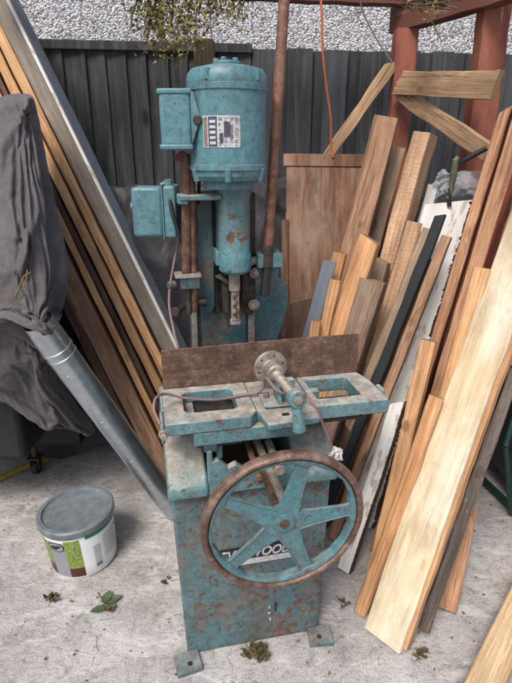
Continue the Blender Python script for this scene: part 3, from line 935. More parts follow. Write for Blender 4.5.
# ram / head
b = MB()
b.lathe([(.001, 1.075), (.036, 1.075), (.046, 1.085), (.049, 1.11), (.047, 1.13), (.044, 1.14), (.044, 1.29), (.055, 1.315), (.055, 1.33)], 36, Matrix.Translation((.008, .315, 0)))
b.box(-.036, .052, .315, .38, 1.09, 1.28)
b.prism([(-.048, 1.10), (-.048, 1.145), (-.026, 1.135), (-.026, 1.10)], .30, .375, 'y')
b.build('head_casting', 'teal', mm, bevel=.003)
b = MB(); b.box(-.142, -.03, .285, .37, 1.282, 1.296); b.box(-.148, -.12, .29, .34, 1.272, 1.298)
b.build('head_flange', 'teal_worn', mm, bevel=.003)
for p in [(.078, .366, 1.062), (.074, .366, .962)]:
    b = MB(); b.cyl(p, (p[0], p[1] - .012, p[2]), .0175, n=24); b.cyl((p[0], p[1] - .011, p[2]), (p[0], p[1] - .021, p[2]), .011, n=6)
    b.build('bolt', 'bare', mm)
# chisel
b = MB(); b.box(-.002, .020, .315, .335, .93, 1.03); b.cyl((.008, .325, 1.02), (.008, .325, 1.08), .017, n=20)
b.tube([(.008 + .005 * math.cos(t * 1.1), .3125 + .002 * math.sin(t * 1.1), .938 + t * .0045) for t in range(19)], .0038, 8, 1)
b.box(-.006, .024, .318, .332, .915, .932)
b.build('chisel', ['bare', 'rust'], mm, bevel=.0015)
b = MB()
for k in range(3): b.tube([(-.03 - .006 * k, .36, 1.062 - k * .002), (-.005, .335, 1.045 - k * .004), (.003, .33, 1.03)], .004, 8)
b.build('return_spring', 'darkoil', mm)
# vertical stop rods on the left
b = MB(); b.cyl((-.131, .33, 1.07), (-.117, .33, 1.395), .0135); b.build('stop_rod', 'rust', mm)
b = MB(); b.cyl((-.112, .335, .96), (-.104, .335, 1.40), .011); b.build('stop_rod', 'rust', mm)
b = MB(); b.cyl((-.128, .33, .955), (-.128, .33, 1.075), .009); b.build('stop_rod', 'darkoil', mm)
b = MB(); b.box(-.165, -.09, .305, .36, 1.068, 1.078, m=1); b.box(-.15, -.095, .31, .37, 1.035, 1.068); b.cyl((-.165, .315, 1.05), (-.185, .305, 1.05), .011)
b.build('stop_bracket', ['teal_dark', 'bare'], mm, bevel=.003)
b = MB(); b.cyl((-.145, .335, .975), (-.165, .30, .975), .010); b.cyl((-.165, .30, .975), (-.172, .288, .975), .014)
b.build('knob', 'darkoil', mm)
b = MB(); b.cyl((-.10, .345, .985), (-.075, .345, .985), .013); b.build('knob', 'darkoil', mm)
b = MB(); b.cyl((-.127, .33, 1.392), (-.127, .318, 1.392), .014, n=16); b.box(-.15, -.105, .325, .338, 1.382, 1.40)
b.build('rod_clamp', 'rust', mm)

# lever with long pipe
b = MB()
b.cyl((.083, .40, 1.09), (.150, .40, 1.09), .036, n=24)
b.prism([(.082, 1.055), (.15, 1.05), (.15, 1.13), (.082, 1.12)], .352, .40, 'y')
b.box(.086, .10, .34, .46, 1.07, 1.11); b.cyl((.118, .351, 1.10), (.118, .343, 1.10), .007)
b.box(.078, .15, .318, .352, 1.085, 1.125)
b.build('lever_bracket', 'teal', mm, bevel=.005)
lv = empty('lever', (0, 0, 0), None, None); lv.parent = mm
b = MB(); b.cyl((.108, .328, 1.115), (.158, .338, 1.92), .0145, .0145, n=24); b.build('pipe', 'rust_pipe', lv)
b = MB(); b.cyl((.1075, .327, 1.085), (.109, .329, 1.15), .0175); b.build('pipe_socket', 'darkoil', lv)
b = MB(); b.cyl((.1545, .3373, 1.865), (.1585, .3381, 1.93), .0165, n=24); b.build('pipe_end', 'cord', lv)
b = MB(); b.cyl((.1078, .327, 1.10), (.099, .322, 1.0), .0135, .0155); b.build('grip', 'blacksteel', lv)

# motor
MX, MY = -.008, .30
mt_ = empty('motor', (0, 0, 0), None, None); mt_.parent = mm
XM = Matrix.Translation((MX, MY, 0))
b = MB()
b.lathe([(.001, 1.328), (.055, 1.328), (.088, 1.334), (.097, 1.345), (.099, 1.358), (.1035, 1.36), (.1035, 1.372), (.1005, 1.374),
         (.1005, 1.545), (.1035, 1.547), (.1045, 1.560), (.1025, 1.562)], 64, XM)
b.build('motor_body', 'teal_motor', mt_, smooth=30)
b = MB()
b.lathe([(.1025, 1.5625), (.1035, 1.568), (.101, 1.585), (.092, 1.597), (.06, 1.605), (.001, 1.608)], 64, XM)
b.build('end_bell', 'teal_motor', mt_, smooth=30)
b = MB()
b.lathe([(.036, 1.600), (.036, 1.614), (.033, 1.617), (.001, 1.618)], 32, XM)
for k in range(5):
    a = k * 1.2566 + .5
    b.cyl(XM @ Vector((.026 * math.cos(a), .026 * math.sin(a), 1.615)), XM @ Vector((.026 * math.cos(a), .026 * math.sin(a), 1.624)), .008, n=12)
b.build('end_cap', 'teal_motor', mt_, bevel=.001)
for k in range(4):
    a = R(-52 + 90 * k) if k % 2 == 0 else R(-128 + 90 * (k - 1))
    for z0, z1 in ((1.566, 1.592),):
        b = MB(); b.cyl(XM @ Vector((.098 * math.cos(a), .098 * math.sin(a), z0)), XM @ Vector((.098 * math.cos(a), .098 * math.sin(a), z1)), .0085, n=14)
        b.build('lug', 'teal_motor', mt_)
for a in (R(-100), R(-40), R(-160)):
    b = MB(); b.cyl(XM @ Vector((.093 * math.cos(a), .093 * math.sin(a), 1.332)), XM @ Vector((.099 * math.cos(a), .099 * math.sin(a), 1.365)), .009, n=14)
    b.build('boss', 'teal_motor', mt_)
b = MB(); b.lathe([(.001, 1.312), (.068, 1.312), (.068, 1.330), (.001, 1.330)], 40, XM); b.build('motor_flange', 'teal', mt_)
# nameplate, curved on the body
npb = MB(); N0, N1 = R(-136), R(-82)
npb.lathe([(.1009, 1.414), (.1018, 1.4145), (.1018, 1.4865), (.1009, 1.487)], 24, XM, 0, a0=N0, a1=N1)
npl = npb.build('nameplate', 'plate', mt_)


def patch(mb, u0, u1, v0, v1, m, r=.1022):
    mb.lathe([(r, 1.4145 + .072 * v0), (r, 1.4145 + .072 * v1)], 6, XM, m, a0=N0 + (N1 - N0) * u0, a1=N0 + (N1 - N0) * u1)


b = MB(); rnd = random.Random(4)
patch(b, .02, .13, .03, .97, 2); patch(b, .16, .40, .02, .98, 0)
for k in range(5): patch(b, .20, .36, .10 + k * .17, .19 + k * .17, 1, .1025)
for k in range(17):
    v = .05 + k * .054
    for u in (.44, .58, .73, .86):
        if rnd.random() < .8: patch(b, u, u + rnd.uniform(.05, .12), v, v + rnd.uniform(.012, .028), rnd.choice([0, 0, 2, 2]), .10235 + k * .00003)
patch(b, .58, .74, .34, .80, 0, .1029); patch(b, .74, .80, .30, .72, 2, .1030); patch(b, .47, .56, .14, .46, 0, .1029)
for u_, v_ in ((.02, .05), (.98, .05), (.02, .95), (.98, .95)):
    a_ = N0 + (N1 - N0) * u_; z_ = 1.4145 + .072 * v_
    b.cyl(XM @ Vector((.1015 * math.cos(a_), .1015 * math.sin(a_), z_)), XM @ Vector((.1036 * math.cos(a_), .1036 * math.sin(a_), z_)), .0022, n=10, m=1)
b.build('nameplate_print', ['plate_blue', 'plate', 'plate_brown'], npl)
# terminal box
tbx = MB()
Xt = Matrix.Translation((-.135, .285, 0)) @ Matrix.Rotation(R(-14), 4, 'Z')
tbx.box(-.043, .036, -.035, .05, 1.415, 1.542, X=Xt)
tbo = tbx.build('terminal_box', 'teal_motor', mt_, bevel=.009, segs=3)
for z in (1.536, 1.409):
    b = MB(); b.box(-.046, .039, -.038, .052, z, z + .013, X=Xt); b.build('box_rim', 'teal_motor', tbo, bevel=.004, segs=3)
b = MB()
b.prism([(.036, 1.542), (.044, 1.542), (.062, 1.475), (.054, 1.468), (.036, 1.42)], -.036, -.030, 'y', X=Xt)
b.cyl(Xt @ Vector((.052, -.036, 1.478)), Xt @ Vector((.052, -.043, 1.478)), .011, n=14, m=1)
b.build('box_bracket', ['teal_motor', 'darkoil'], tbo, bevel=.0015)
# switch box
Xs = Matrix.Translation((-.205, .40, 1.248)) @ Matrix.Rotation(R(-12), 4, 'Z')
b = MB(); b.box(-.058, .028, -.045, .045, -.07, .066, X=Xs)
sw = b.build('switch_box', 'teal_motor', mm, bevel=.010, segs=3)
b = MB(); b.box(.030, .066, -.05, .05, -.072, .070, X=Xs); b.build('box_half', 'teal_motor', sw, bevel=.008, segs=3)
b = MB(); b.box(.0275, .0315, -.052, .052, -.075, .073, X=Xs); b.build('flange_joint', 'teal_motor', sw, bevel=.001)
b = MB(); b.cyl(Xs @ Vector((-.057, -.01, .012)), Xs @ Vector((-.066, -.01, .012)), .012, n=16); b.build('button', 'teal_motor', sw)
b = MB(); b.cyl(Xs @ Vector((.045, -.02, .068)), Xs @ Vector((.045, -.02, .085)), .012)
b.cyl(Xs @ Vector((.02, 0, .066)), Xs @ Vector((.05, 0, .079)), .009); b.build('gland', 'teal_motor', sw)
b = MB(); b.tube(smooth_path([ml(171, 186, .385), ml(170, 196, .35), ml(173, 216, .335), ml(180, 236, .335), ml(184, 250, .35)]), .006, 10); b.build('conduit', 'blacksteel', mm)
b = MB(); b.tube(smooth_path([ml(196, 152, .29), ml(197, 168, .30), ml(199, 182, .33), ml(198, 205, .38)]), .005, 10); b.build('conduit', 'blacksteel', mm)
for p in ((-.052, .405, 1.25), (-.052, .405, 1.12), (-.020, .383, 1.22)):
    b = MB(); b.cyl((p[0], p[1], p[2]), (p[0], p[1] - .012, p[2]), .008, n=6); b.build('bolt', 'darkoil', mm)
b = MB(); b.box(-.022, -.004, .36, .42, .94, 1.06); b.build('guide', 'darkoil', mm, bevel=.002)
b = MB(); b.box(-.085, .06, .412, .4195, .80, 1.0); b.build('face_plate', 'teal_dark', mm, bevel=.002)
b = MB(); b.cyl((.05, .33, 1.10), (.078, .36, 1.10), .012); b.build('link_pin', 'bare', mm)
b = MB(); b.box(-.15, -.10, .41, .45, 1.22, 1.27); b.build('switch_arm', 'teal_dark', mm, bevel=.003)
# rear guard
b = MB()
b.prism([(.095, .62), (.15, .66), (.222, .90), (.222, .985), (.20, .99), (.095, .95)], .50, .66, 'y')
b.build('rear_guard', 'teal', mm, bevel=.005)
b = MB(); b.box(.095, .20, .56, .60, 0, .62); b.build('guard_leg', 'teal_dark', mm)
# cable from the switch box down behind the fence plate
b = MB(); b.tube(smooth_path([ml(180, 238, .39), ml(174, 262, .38), ml(169, 300, .35), ml(174, 332, .30), ml(179, 352, .22), ml(180, 368, .19)]), .0036, 8)
b.build('cable', 'cable', mm)
b = MB()
pts = [ml(160, 424, -.055), ml(154, 410, -.03), ml(156, 398, .0), ml(166, 394, .04), ml(185, 398, .05), ml(215, 401, .05), ml(240, 396, .06), ml(262, 390, .05),
       ml(266, 378, .02), ml(280, 392, -.02), ml(306, 396, -.02), ml(317, 410, -.045), ml(325, 430, -.05), ml(332, 447, -.05)]
pts = [Vector((p.x, p.y, max(p.z, .806) if i in (3, 4, 5, 6, 7, 8, 9) else p.z)) for i, p in enumerate(pts)]
b.tube(smooth_path(pts), .0036, 8)
o = b.build('cable', 'cable'); o.matrix_world = Matrix.Translation(MO) @ Matrix.Rotation(MYAW, 4, 'Z')
tag(o, 'mauve cable looped loosely across the machine table and clamp', 'cable')
b = MB(); rnd = random.Random(3)
for k in range(9):
    c0 = ml(337 + rnd.uniform(-4, 4), 454 + rnd.uniform(-4, 5), -.05)
    b.tube(smooth_path([c0 + Vector((rnd.uniform(-.014, .014), rnd.uniform(-.008, .008), rnd.uniform(-.012, .012))) for _ in range(4)], 4), rnd.uniform(.0025, .0045), 7)
o = b.build('knotted_rag', 'rag'); o.matrix_world = Matrix.Translation(MO) @ Matrix.Rotation(MYAW, 4, 'Z')
tag(o, 'small white knotted rag tied on the end of the mauve cable', 'rag')

# ================================================================== LEFT SIDE
# leaning boards behind the cover (edge-on stack)
LB = 'boards leaning on the left'



def lboard(name, label, mat, tl, bl, Yt, w, th, yaw=.12, **kw):
    return plank(name, label, 'board', mat, tl, bl, Yt, w=w, yaw=yaw, th=th, group=LB, **kw)


o = lboard('worktop', 'thick grey worktop offcut with a pale front arris, rightmost of the leaning stack', ['greyface', 'slate'], (-28, -30), (227, 486), 2.27, .078, .085, cham=.004, yaw=-.2)
_A, _B, _ax, _wd, _nd, _w, _L = PL['worktop']
b = MB(); b.box(_w / 2 - .009, _w / 2 + .0025, -.0025, .006, .004, _L - .004); b.build('edge_strip', 'whitewash', o)
lboard('board', 'orange pine board touching the grey worktop in the left stack', 'edge_pine', (-39, -30), (215, 488), 2.26, .037, .10)
lboard('board', 'pale orange pine board, second left of the grey worktop', 'edge_pine', (-52, -30), (203, 491), 2.245, .034, .10)
lboard('board', 'thin dark strip of board between two orange ones in the left stack', 'darkbrown', (-60, -30), (196, 492), 2.245, .020, .08)
lboard('board', 'thin orange board at the top of the wide weathered brown one', 'edge_pine', (-70, -30), (187, 494), 2.22, .026, .08)
lboard('board', 'wide weathered brown board below the orange ones on the left', 'brown', (-95, -30), (167, 497), 2.20, .072, .08)
lboard('board', 'narrow dark brown board at the lower side of the left stack', 'darkbrown', (-106, -30), (156, 500), 2.175, .034, .08)

# galvanised pipe
pa = Vector((-.638, 1.4375, .939)); pb = Vector((-.325, 1.765, .0))
b = MB(); d = (pb - pa).normalized()
X = Matrix.Translation(pa) @ d.to_track_quat('Z', 'Y').to_matrix().to_4x4(); LL = (pb - pa).length - .03
prof = [(.0435, 0)]
for k in range(1, 20): prof.append((.0468 + (.0004 if k % 7 == 0 else 0), LL * k / 20))
prof += [(.0468, LL), (.0448, LL), (.0448, 0), (.0435, 0)]
b.lathe(prof, 48, X)
b.cyl(pa + d * .10, pa + d * .112, .0488, n=48); b.cyl(pa + d * .128, pa + d * .137, .0484, n=48)
for k in range(3): b.cyl(pa + d * (.2 + .22 * k) + Vector((.0, -.047, .0)), pa + d * (.2 + .22 * k) + Vector((0, -.0495, .001)), .004, n=8)
tag(b.build('metal_duct', 'galv'), 'galvanised round metal duct sloping down from under the grey cover', 'pipe')


def to_px(p):
    q = p - CP; f = q.y * math.cos(PITCH) - q.z * math.sin(PITCH); u = q.y * math.sin(PITCH) + q.z * math.cos(PITCH)
    return 256 + F * q.x / f, 341.5 - F * u / f


def crease(P, lines):
    """press folds into a draped sheet: (polyline, height, soft width, sharp width, side)"""
    for r in P:
        for p in r:
            x, y = to_px(p); tot = 0
            for pts, hgt, w, ws, side in lines:
                best = None; n_ = len(pts) - 1
                for i in range(n_):
                    ax_, ay = pts[i]; bx, by = pts[i + 1]; dx, dy = bx - ax_, by - ay
                    t = max(0, min(1, ((x - ax_) * dx + (y - ay) * dy) / (dx * dx + dy * dy)))
                    ex_, ey_ = x - ax_ - t * dx, y - ay - t * dy; dd = math.hypot(ex_, ey_)
                    if best is None or dd < best[0]: best = (dd, (dx * ey_ - dy * ex_) * side, (i + t) / n_)
                dd, sg, tt = best
                tot += hgt * (math.sin(math.pi * min(1, max(0, .12 + .76 * tt))) ** .7) * math.exp(-(dd / (w if sg > 0 else ws)) ** 1.3)
            d_ = (CP - p).normalized(); d_.z *= .3
            p += d_ * tot


NETS = {}
CLOTH = {
    'cover': [
    0,0,0,0,0,0,0,0,0,0,0,0,0,0,0,0,0,0,0,0,0,0,0,0,0,0,0,0,0,0,0,0,0,0,0,0,0,0,0,0,0,0,0,0,0,0,0,0,0,0,0,0,0,0,0,0,0,0,0,0,
    0,0,0,0,0,0,0,0,0,0,0,0,0,0,0,0,0,0,0,0,0,0,0,0,0,0,0,0,0,0,0,0,0,0,0,0,0,0,0,0,0,0,0,0,0,0,0,0,0,0,0,0,0,0,0,0,0,0,0,0,
    0,0,0,0,0,0,0,0,0,0,0,0,0,0,0,0,0,0,0,0,0,0,0,0,0,0,0,0,0,0,0,0,0,0,0,0,0,0,0,0,0,0,0,0,0,0,0,0,0,0,0,0,0,0,0,0,0,0,0,0,
    0,0,0,0,0,0,0,0,0,0,0,0,0,0,0,0,0,0,0,0,0,0,0,0,0,0,0,0,0,0,0,0,0,0,0,0,0,0,0,0,0,0,0,0,0,0,0,0,0,0,0,0,0,0,0,0,0,0,0,0,
    0,0,0,0,0,0,0,0,0,0,0,0,0,0,0,0,0,0,0,0,0,0,0,0,0,0,0,0,0,0,0,0,0,0,0,0,0,0,0,0,0,0,0,0,0,0,0,0,0,0,0,0,0,0,0,0,0,0,0,0,
    0,0,0,0,0,0,0,0,0,0,0,0,0,0,0,0,0,0,0,0,0,0,0,0,0,0,0,0,0,0,0,0,0,0,0,0,0,0,0,0,0,0,0,0,0,0,0,0,0,0,0,0,0,0,0,0,0,0,0,0,
    0,0,0,0,0,0,0,0,0,0,0,0,0,0,0,0,0,0,0,0,0,0,0,0,0,0,0,0,0,0,0,0,0,0,0,0,0,0,0,0,0,0,0,0,0,0,0,0,0,0,0,0,0,0,0,0,0,0,0,0,
    0,0,0,0,0,0,0,0,0,0,0,0,0,0,0,0,0,0,0,0,0,0,0,0,0,0,0,0,0,0,0,0,0,0,0,0,0,0,0,0,0,0,0,0,0,0,0,0,0,0,0,0,0,0,0,0,0,0,0,0,
    0,0,0,0,0,0,0,0,0,0,0,0,0,0,0,0,0,0,0,0,0,0,0,0,0,0,0,0,0,0,0,0,0,0,0,0,0,0,0,0,0,0,0,0,0,0,0,0,0,0,0,0,0,0,0,0,0,0,0,0,
    0,0,0,0,0,0,0,0,0,0,0,0,0,0,0,0,0,0,0,0,0,0,0,0,0,0,0,0,0,0,0,0,0,0,0,0,0,0,0,0,0,0,0,0,0,0,0,0,0,0,0,0,0,0,0,0,0,0,0,0,
    0,0,0,0,0,0,0,0,0,0,0,0,0,0,0,0,0,0,0,0,0,0,0,0,0,0,0,0,0,0,0,0,0,0,0,0,0,0,0,0,0,0,0,0,0,0,0,0,0,0,0,0,0,0,0,0,0,0,0,0,
    0,0,0,0,0,0,0,0,0,0,0,0,0,0,0,0,0,0,0,0,0,0,0,0,0,0,0,0,0,0,0,0,0,0,0,0,0,0,0,0,0,0,0,0,0,0,0,0,0,0,0,0,0,0,0,0,0,0,0,0,
    0,0,0,0,0,0,0,0,0,0,0,0,0,0,0,0,0,0,0,0,0,0,0,0,0,0,0,0,0,0,0,0,0,0,0,0,0,0,0,0,0,0,0,0,0,0,0,0,0,0,0,0,0,0,0,0,0,0,0,0,
    0,0,0,0,0,0,0,0,0,0,0,0,0,0,0,0,0,0,0,0,0,0,0,0,0,0,0,0,0,0,0,0,0,0,0,0,0,0,0,0,0,0,0,0,0,0,0,0,0,0,0,0,0,0,0,0,0,0,0,0,
    0,0,0,0,0,0,0,0,0,0,0,0,0,0,0,0,0,0,0,0,0,0,0,0,0,0,0,0,0,0,0,0,0,0,0,0,0,0,0,0,0,0,0,0,0,0,0,0,0,0,0,0,0,0,0,0,0,0,0,0,
    0,0,0,0,0,0,0,0,0,0,0,0,0,0,0,0,0,0,0,0,0,0,0,0,0,0,0,0,0,0,0,0,0,0,0,0,0,0,0,0,0,0,0,0,0,0,0,0,0,0,0,0,0,0,0,0,0,0,0,0,
    0,0,0,0,0,0,0,0,0,0,0,0,0,0,0,0,0,0,0,0,0,0,0,0,0,0,0,0,0,0,0,0,0,0,0,0,0,0,0,0,0,0,0,0,0,0,0,0,0,0,0,0,0,0,0,0,0,0,0,0,
    0,0,0,0,0,0,0,0,0,0,0,0,0,0,0,0,0,0,0,0,0,0,0,0,0,0,0,0,0,0,0,0,0,0,0,0,0,0,0,0,0,0,0,0,0,0,0,0,0,0,0,0,0,0,0,0,0,0,0,0,
    0,0,0,0,0,0,0,0,0,0,0,0,0,0,0,0,0,0,0,0,0,0,0,0,0,0,0,0,0,0,0,0,0,0,0,0,0,0,0,0,0,0,0,0,0,0,0,0,0,0,0,0,0,0,0,0,0,0,0,0,
    0,0,0,0,0,0,0,0,0,0,0,0,0,0,0,0,0,0,0,0,0,0,0,0,0,0,0,0,0,0,0,0,0,0,0,0,0,0,0,0,0,0,0,0,0,0,0,0,0,0,0,0,0,0,0,0,0,0,0,0,
    0,0,0,0,0,0,0,0,0,0,0,0,0,0,0,0,0,0,0,0,0,0,0,0,0,0,0,0,0,0,0,0,0,0,0,0,0,0,0,0,0,0,0,0,0,0,0,0,0,0,0,0,0,0,0,0,0,0,0,0,
    0,0,0,0,0,0,0,0,0,0,0,0,0,0,0,0,0,0,0,0,0,0,0,0,0,0,0,0,0,0,0,0,0,0,0,0,0,0,0,0,0,0,0,0,0,0,0,0,0,0,0,0,0,0,0,0,0,0,0,0,
    0,0,0,0,0,0,0,0,0,0,0,0,0,0,0,0,0,0,0,0,0,0,0,0,0,0,0,0,0,0,0,0,0,0,0,0,0,0,0,0,0,0,0,0,0,0,0,0,0,0,0,0,0,0,0,0,0,0,0,0,
    0,0,0,0,0,0,0,0,0,0,0,0,0,0,0,0,0,0,0,0,0,0,0,0,0,0,0,0,0,0,0,0,0,0,0,0,0,0,0,0,0,0,0,0,0,0,0,0,0,0,0,0,0,0,0,0,0,0,0,0,
    0,0,0,0,0,0,0,0,0,0,0,0,0,0,0,0,0,0,0,0,0,0,0,0,0,0,0,0,0,0,0,0,0,0,0,0,0,0,0,0,0,0,0,0,0,0,0,0,0,0,0,0,0,0,0,0,0,0,0,0,
    0,0,0,0,0,0,0,0,0,0,0,0,0,0,0,0,0,0,0,0,0,0,0,0,0,0,0,0,0,0,0,0,0,0,0,0,0,0,0,0,0,0,0,0,0,0,0,0,0,0,0,0,0,0,0,0,0,0,0,0,
    0,0,0,0,0,0,0,0,0,0,0,0,0,0,0,0,0,0,0,0,0,0,0,0,0,0,0,0,0,0,0,0,0,0,0,0,0,0,0,0,0,0,0,0,0,0,0,0,0,0,0,0,0,0,0,0,0,0,0,0,
    0,0,0,0,0,0,0,0,0,0,0,0,0,0,0,0,0,0,0,0,0,0,0,0,0,0,0,0,0,0,0,0,0,0,0,0,0,0,0,0,0,0,0,0,0,0,0,0,0,0,0,0,0,0,0,0,0,0,0,0,
    0,0,0,0,0,0,0,0,0,0,0,0,0,0,0,0,0,0,0,0,0,0,0,0,0,0,0,0,0,0,0,0,0,0,0,0,0,0,0,0,0,0,0,0,0,0,0,0,0,0,0,0,0,0,0,0,0,0,0,0,
    0,0,0,0,0,0,0,0,0,0,0,0,0,0,0,0,0,0,0,0,0,0,0,0,0,0,0,0,0,0,0,0,0,0,0,0,0,0,0,0,0,0,0,0,0,0,0,0,0,0,0,0,0,0,0,0,0,0,0,0,
    0,0,0,0,0,0,0,0,0,0,0,0,0,0,0,-3,11,-27,-3,15,-27,-1,17,-24,-2,20,-25,0,20,-22,1,19,-22,3,19,-23,5,17,-21,-1,30,-27,1,30,-26,2,31,-25,2,31,-24,2,30,-21,2,29,-20,2,28,-19,
    3,28,-19,3,26,-19,4,30,-20,4,30,-20,4,30,-21,5,30,-20,6,30,-21,6,27,-20,5,23,-19,4,26,-20,2,25,-19,4,24,-21,-1,29,-25,1,28,-26,0,25,-26,1,23,-25,-8,17,-28,-6,19,-27,-10,11,-27,-11,15,-24,
    -8,17,-23,-11,1,-25,-5,-7,-11,11,-17,-15,-1,-13,-29,-5,-3,-28,-8,5,-28,-17,11,-25,-19,13,-25,-27,10,-17,-25,11,-20,-25,13,-22,-20,13,-13,-8,5,-10,-11,6,-11,-13,2,-7,-5,1,-5,-7,-3,-4,0,0,0,0,0,0,
    0,0,0,0,0,0,0,0,0,0,0,0,0,0,0,0,0,0,0,0,0,0,0,0,0,0,0,0,0,0,0,0,0,0,0,0,1,9,-29,-1,16,-29,-1,22,-34,-1,20,-29,-1,17,-23,1,17,-23,4,23,-32,0,41,-42,
    1,42,-42,2,41,-40,2,38,-35,1,34,-31,1,31,-27,1,30,-25,2,30,-26,3,32,-28,4,34,-29,4,33,-28,4,33,-27,3,31,-25,3,34,-28,4,34,-29,5,35,-31,5,34,-32,6,35,-32,6,35,-32,5,32,-31,3,32,-29,
    1,30,-30,3,28,-35,0,23,-32,-1,24,-33,-6,22,-38,-7,27,-45,-8,29,-38,-10,34,-28,-11,20,-20,-12,-4,-13,4,-6,-12,-6,-10,-45,-21,-9,-47,-26,-4,-39,-28,1,-33,-28,8,-29,-33,11,-30,-31,12,-27,-30,9,-26,-27,12,-29,
    -21,16,-24,-11,14,-22,-14,12,-19,-21,5,-9,-2,0,-5,0,0,0,0,0,0,0,0,0,0,0,0,0,0,0,0,0,0,0,0,0,0,0,0,0,0,0,0,0,0,0,0,0,0,0,0,0,0,0,0,0,0,-5,12,-27,
    -4,17,-32,-4,16,-25,-3,16,-25,-2,20,-28,-3,36,-39,-1,45,-49,0,44,-47,0,41,-44,0,38,-39,-1,35,-35,0,33,-33,0,33,-32,1,33,-32,2,34,-32,2,33,-31,2,32,-29,2,32,-29,3,32,-28,3,32,-28,3,32,-27,
    2,31,-25,2,31,-24,1,30,-21,1,30,-21,2,31,-23,5,32,-26,1,29,-24,1,27,-22,-2,23,-20,-1,16,-23,-3,16,-23,-8,17,-32,-8,17,-29,-18,26,-25,-18,27,-16,-10,18,-12,-4,-3,-6,3,3,-6,-5,9,-41,-17,9,-48,
    -15,10,-46,-15,10,-30,-18,10,-24,-19,12,-26,-23,8,-18,-23,7,-16,-23,8,-16,-26,4,-11,-20,6,-12,-18,9,-18,-24,2,-10,-17,2,-9,0,0,0,0,0,0,0,0,0,0,0,0,0,0,0,0,0,0,0,0,0,0,0,0,
    0,0,0,0,0,0,0,0,0,0,0,0,0,0,0,0,0,0,-2,20,-34,0,19,-32,-6,25,-35,-8,35,-39,-8,41,-44,-5,42,-48,-5,40,-44,-4,38,-41,-4,36,-39,-3,35,-38,-1,36,-40,-1,35,-38,-1,32,-33,0,31,-31,
    0,30,-30,0,30,-28,0,30,-28,0,29,-27,0,29,-25,0,28,-23,-1,28,-22,-1,27,-21,-1,27,-21,-1,28,-20,0,29,-23,1,30,-26,3,34,-32,4,34,-33,5,34,-32,3,31,-31,-10,23,-39,-8,13,-37,-6,11,-37,-5,17,-33,
    -14,23,-19,-12,17,-8,-7,8,-7,-2,-9,-4,-2,-4,-2,-1,5,-16,-15,8,-16,-17,14,-9,-25,15,-25,-33,10,-20,-37,11,-22,-29,8,-24,-22,7,-18,-29,3,-13,-30,3,-12,-30,4,-14,-21,4,-15,-27,2,-13,-16,1,-8,0,0,0,
    0,0,0,0,0,0,0,0,0,0,0,0,0,0,0,0,0,0,0,0,0,0,0,0,0,0,0,0,0,0,0,0,0,0,0,0,0,0,0,-2,26,-36,-13,36,-37,-12,43,-48,-9,43,-51,-8,41,-49,-9,38,-42,-9,34,-36,
    -8,31,-33,-8,29,-31,-7,28,-30,-6,29,-30,-5,29,-29,-5,27,-27,-4,28,-27,-3,28,-27,-3,28,-26,-2,28,-26,-2,28,-26,-1,28,-26,-1,28,-25,-1,28,-25,0,28,-24,0,28,-24,0,27,-23,-1,27,-21,-1,26,-18,1,27,-20,
    2,29,-23,1,29,-22,-1,30,-22,-3,18,-25,-5,3,-12,-9,-3,-7,-7,0,-7,-15,8,-9,-12,9,1,-6,3,-9,-11,3,-15,-3,6,-9,-9,15,-24,-25,10,-18,-20,3,-4,-22,5,-5,-32,8,-15,-33,3,-8,-34,3,-15,-35,6,-18,
    -28,5,-18,-27,6,-14,-37,1,-11,-25,-2,-8,-25,-1,-10,-18,1,-10,0,0,0,0,0,0,0,0,0,0,0,0,0,0,0,0,0,0,0,0,0,0,0,0,0,0,0,0,0,0,0,0,0,0,0,0,0,0,0,0,0,0,
    -1,31,-36,-16,39,-41,-15,35,-39,-15,35,-37,-14,34,-34,-13,30,-31,-12,26,-29,-11,25,-28,-10,23,-27,-8,24,-27,-7,25,-28,-6,25,-27,-6,25,-27,-5,25,-26,-4,25,-27,-4,26,-26,-3,25,-26,-3,25,-25,-2,25,-24,-2,25,-24,
    -2,24,-23,-1,24,-22,-1,24,-22,-1,24,-21,-1,25,-20,-1,25,-19,0,25,-18,2,25,-19,2,25,-21,1,29,-24,-4,38,-32,-1,20,-22,-2,2,-15,-1,1,-9,1,4,-6,-6,8,-7,-18,12,-16,-24,19,-28,-20,18,-9,-28,22,-9,
    -39,26,-26,-28,23,-25,-36,16,-18,-41,12,-24,-41,7,-16,-45,1,-18,-42,6,-18,-33,2,-13,-35,2,-12,-41,-1,-11,-30,-3,-9,-27,-2,-10,-14,-2,-4,0,0,0,0,0,0,0,0,0,0,0,0,0,0,0,0,0,0,0,0,0,
    0,0,0,0,0,0,0,0,0,0,0,0,0,0,0,0,0,0,0,0,0,-3,31,-32,-14,36,-37,-20,26,-27,-18,26,-28,-16,28,-29,-15,25,-28,-13,22,-27,-12,22,-28,-10,23,-29,-8,25,-30,-7,27,-31,-6,28,-31,-6,28,-31,
    -5,28,-31,-4,29,-31,-3,29,-31,-3,29,-31,-3,28,-30,-2,28,-29,-2,27,-28,-2,29,-28,-1,31,-28,-1,34,-29,-1,36,-30,-2,39,-29,-5,44,-29,-5,45,-29,-2,44,-29,-2,45,-29,-12,45,-30,-15,49,-31,-19,55,-29,-10,48,-20,
    -3,27,-13,3,27,-13,-9,36,-18,-18,32,-19,-27,31,-25,-25,30,-21,-23,29,-19,-30,21,-17,-30,20,-15,-24,17,-12,-29,19,-16,-26,14,-10,-28,13,-5,-32,11,-11,-29,8,-14,-34,5,-14,-42,-1,-12,-39,0,-12,-25,-3,-9,-17,-1,-7,
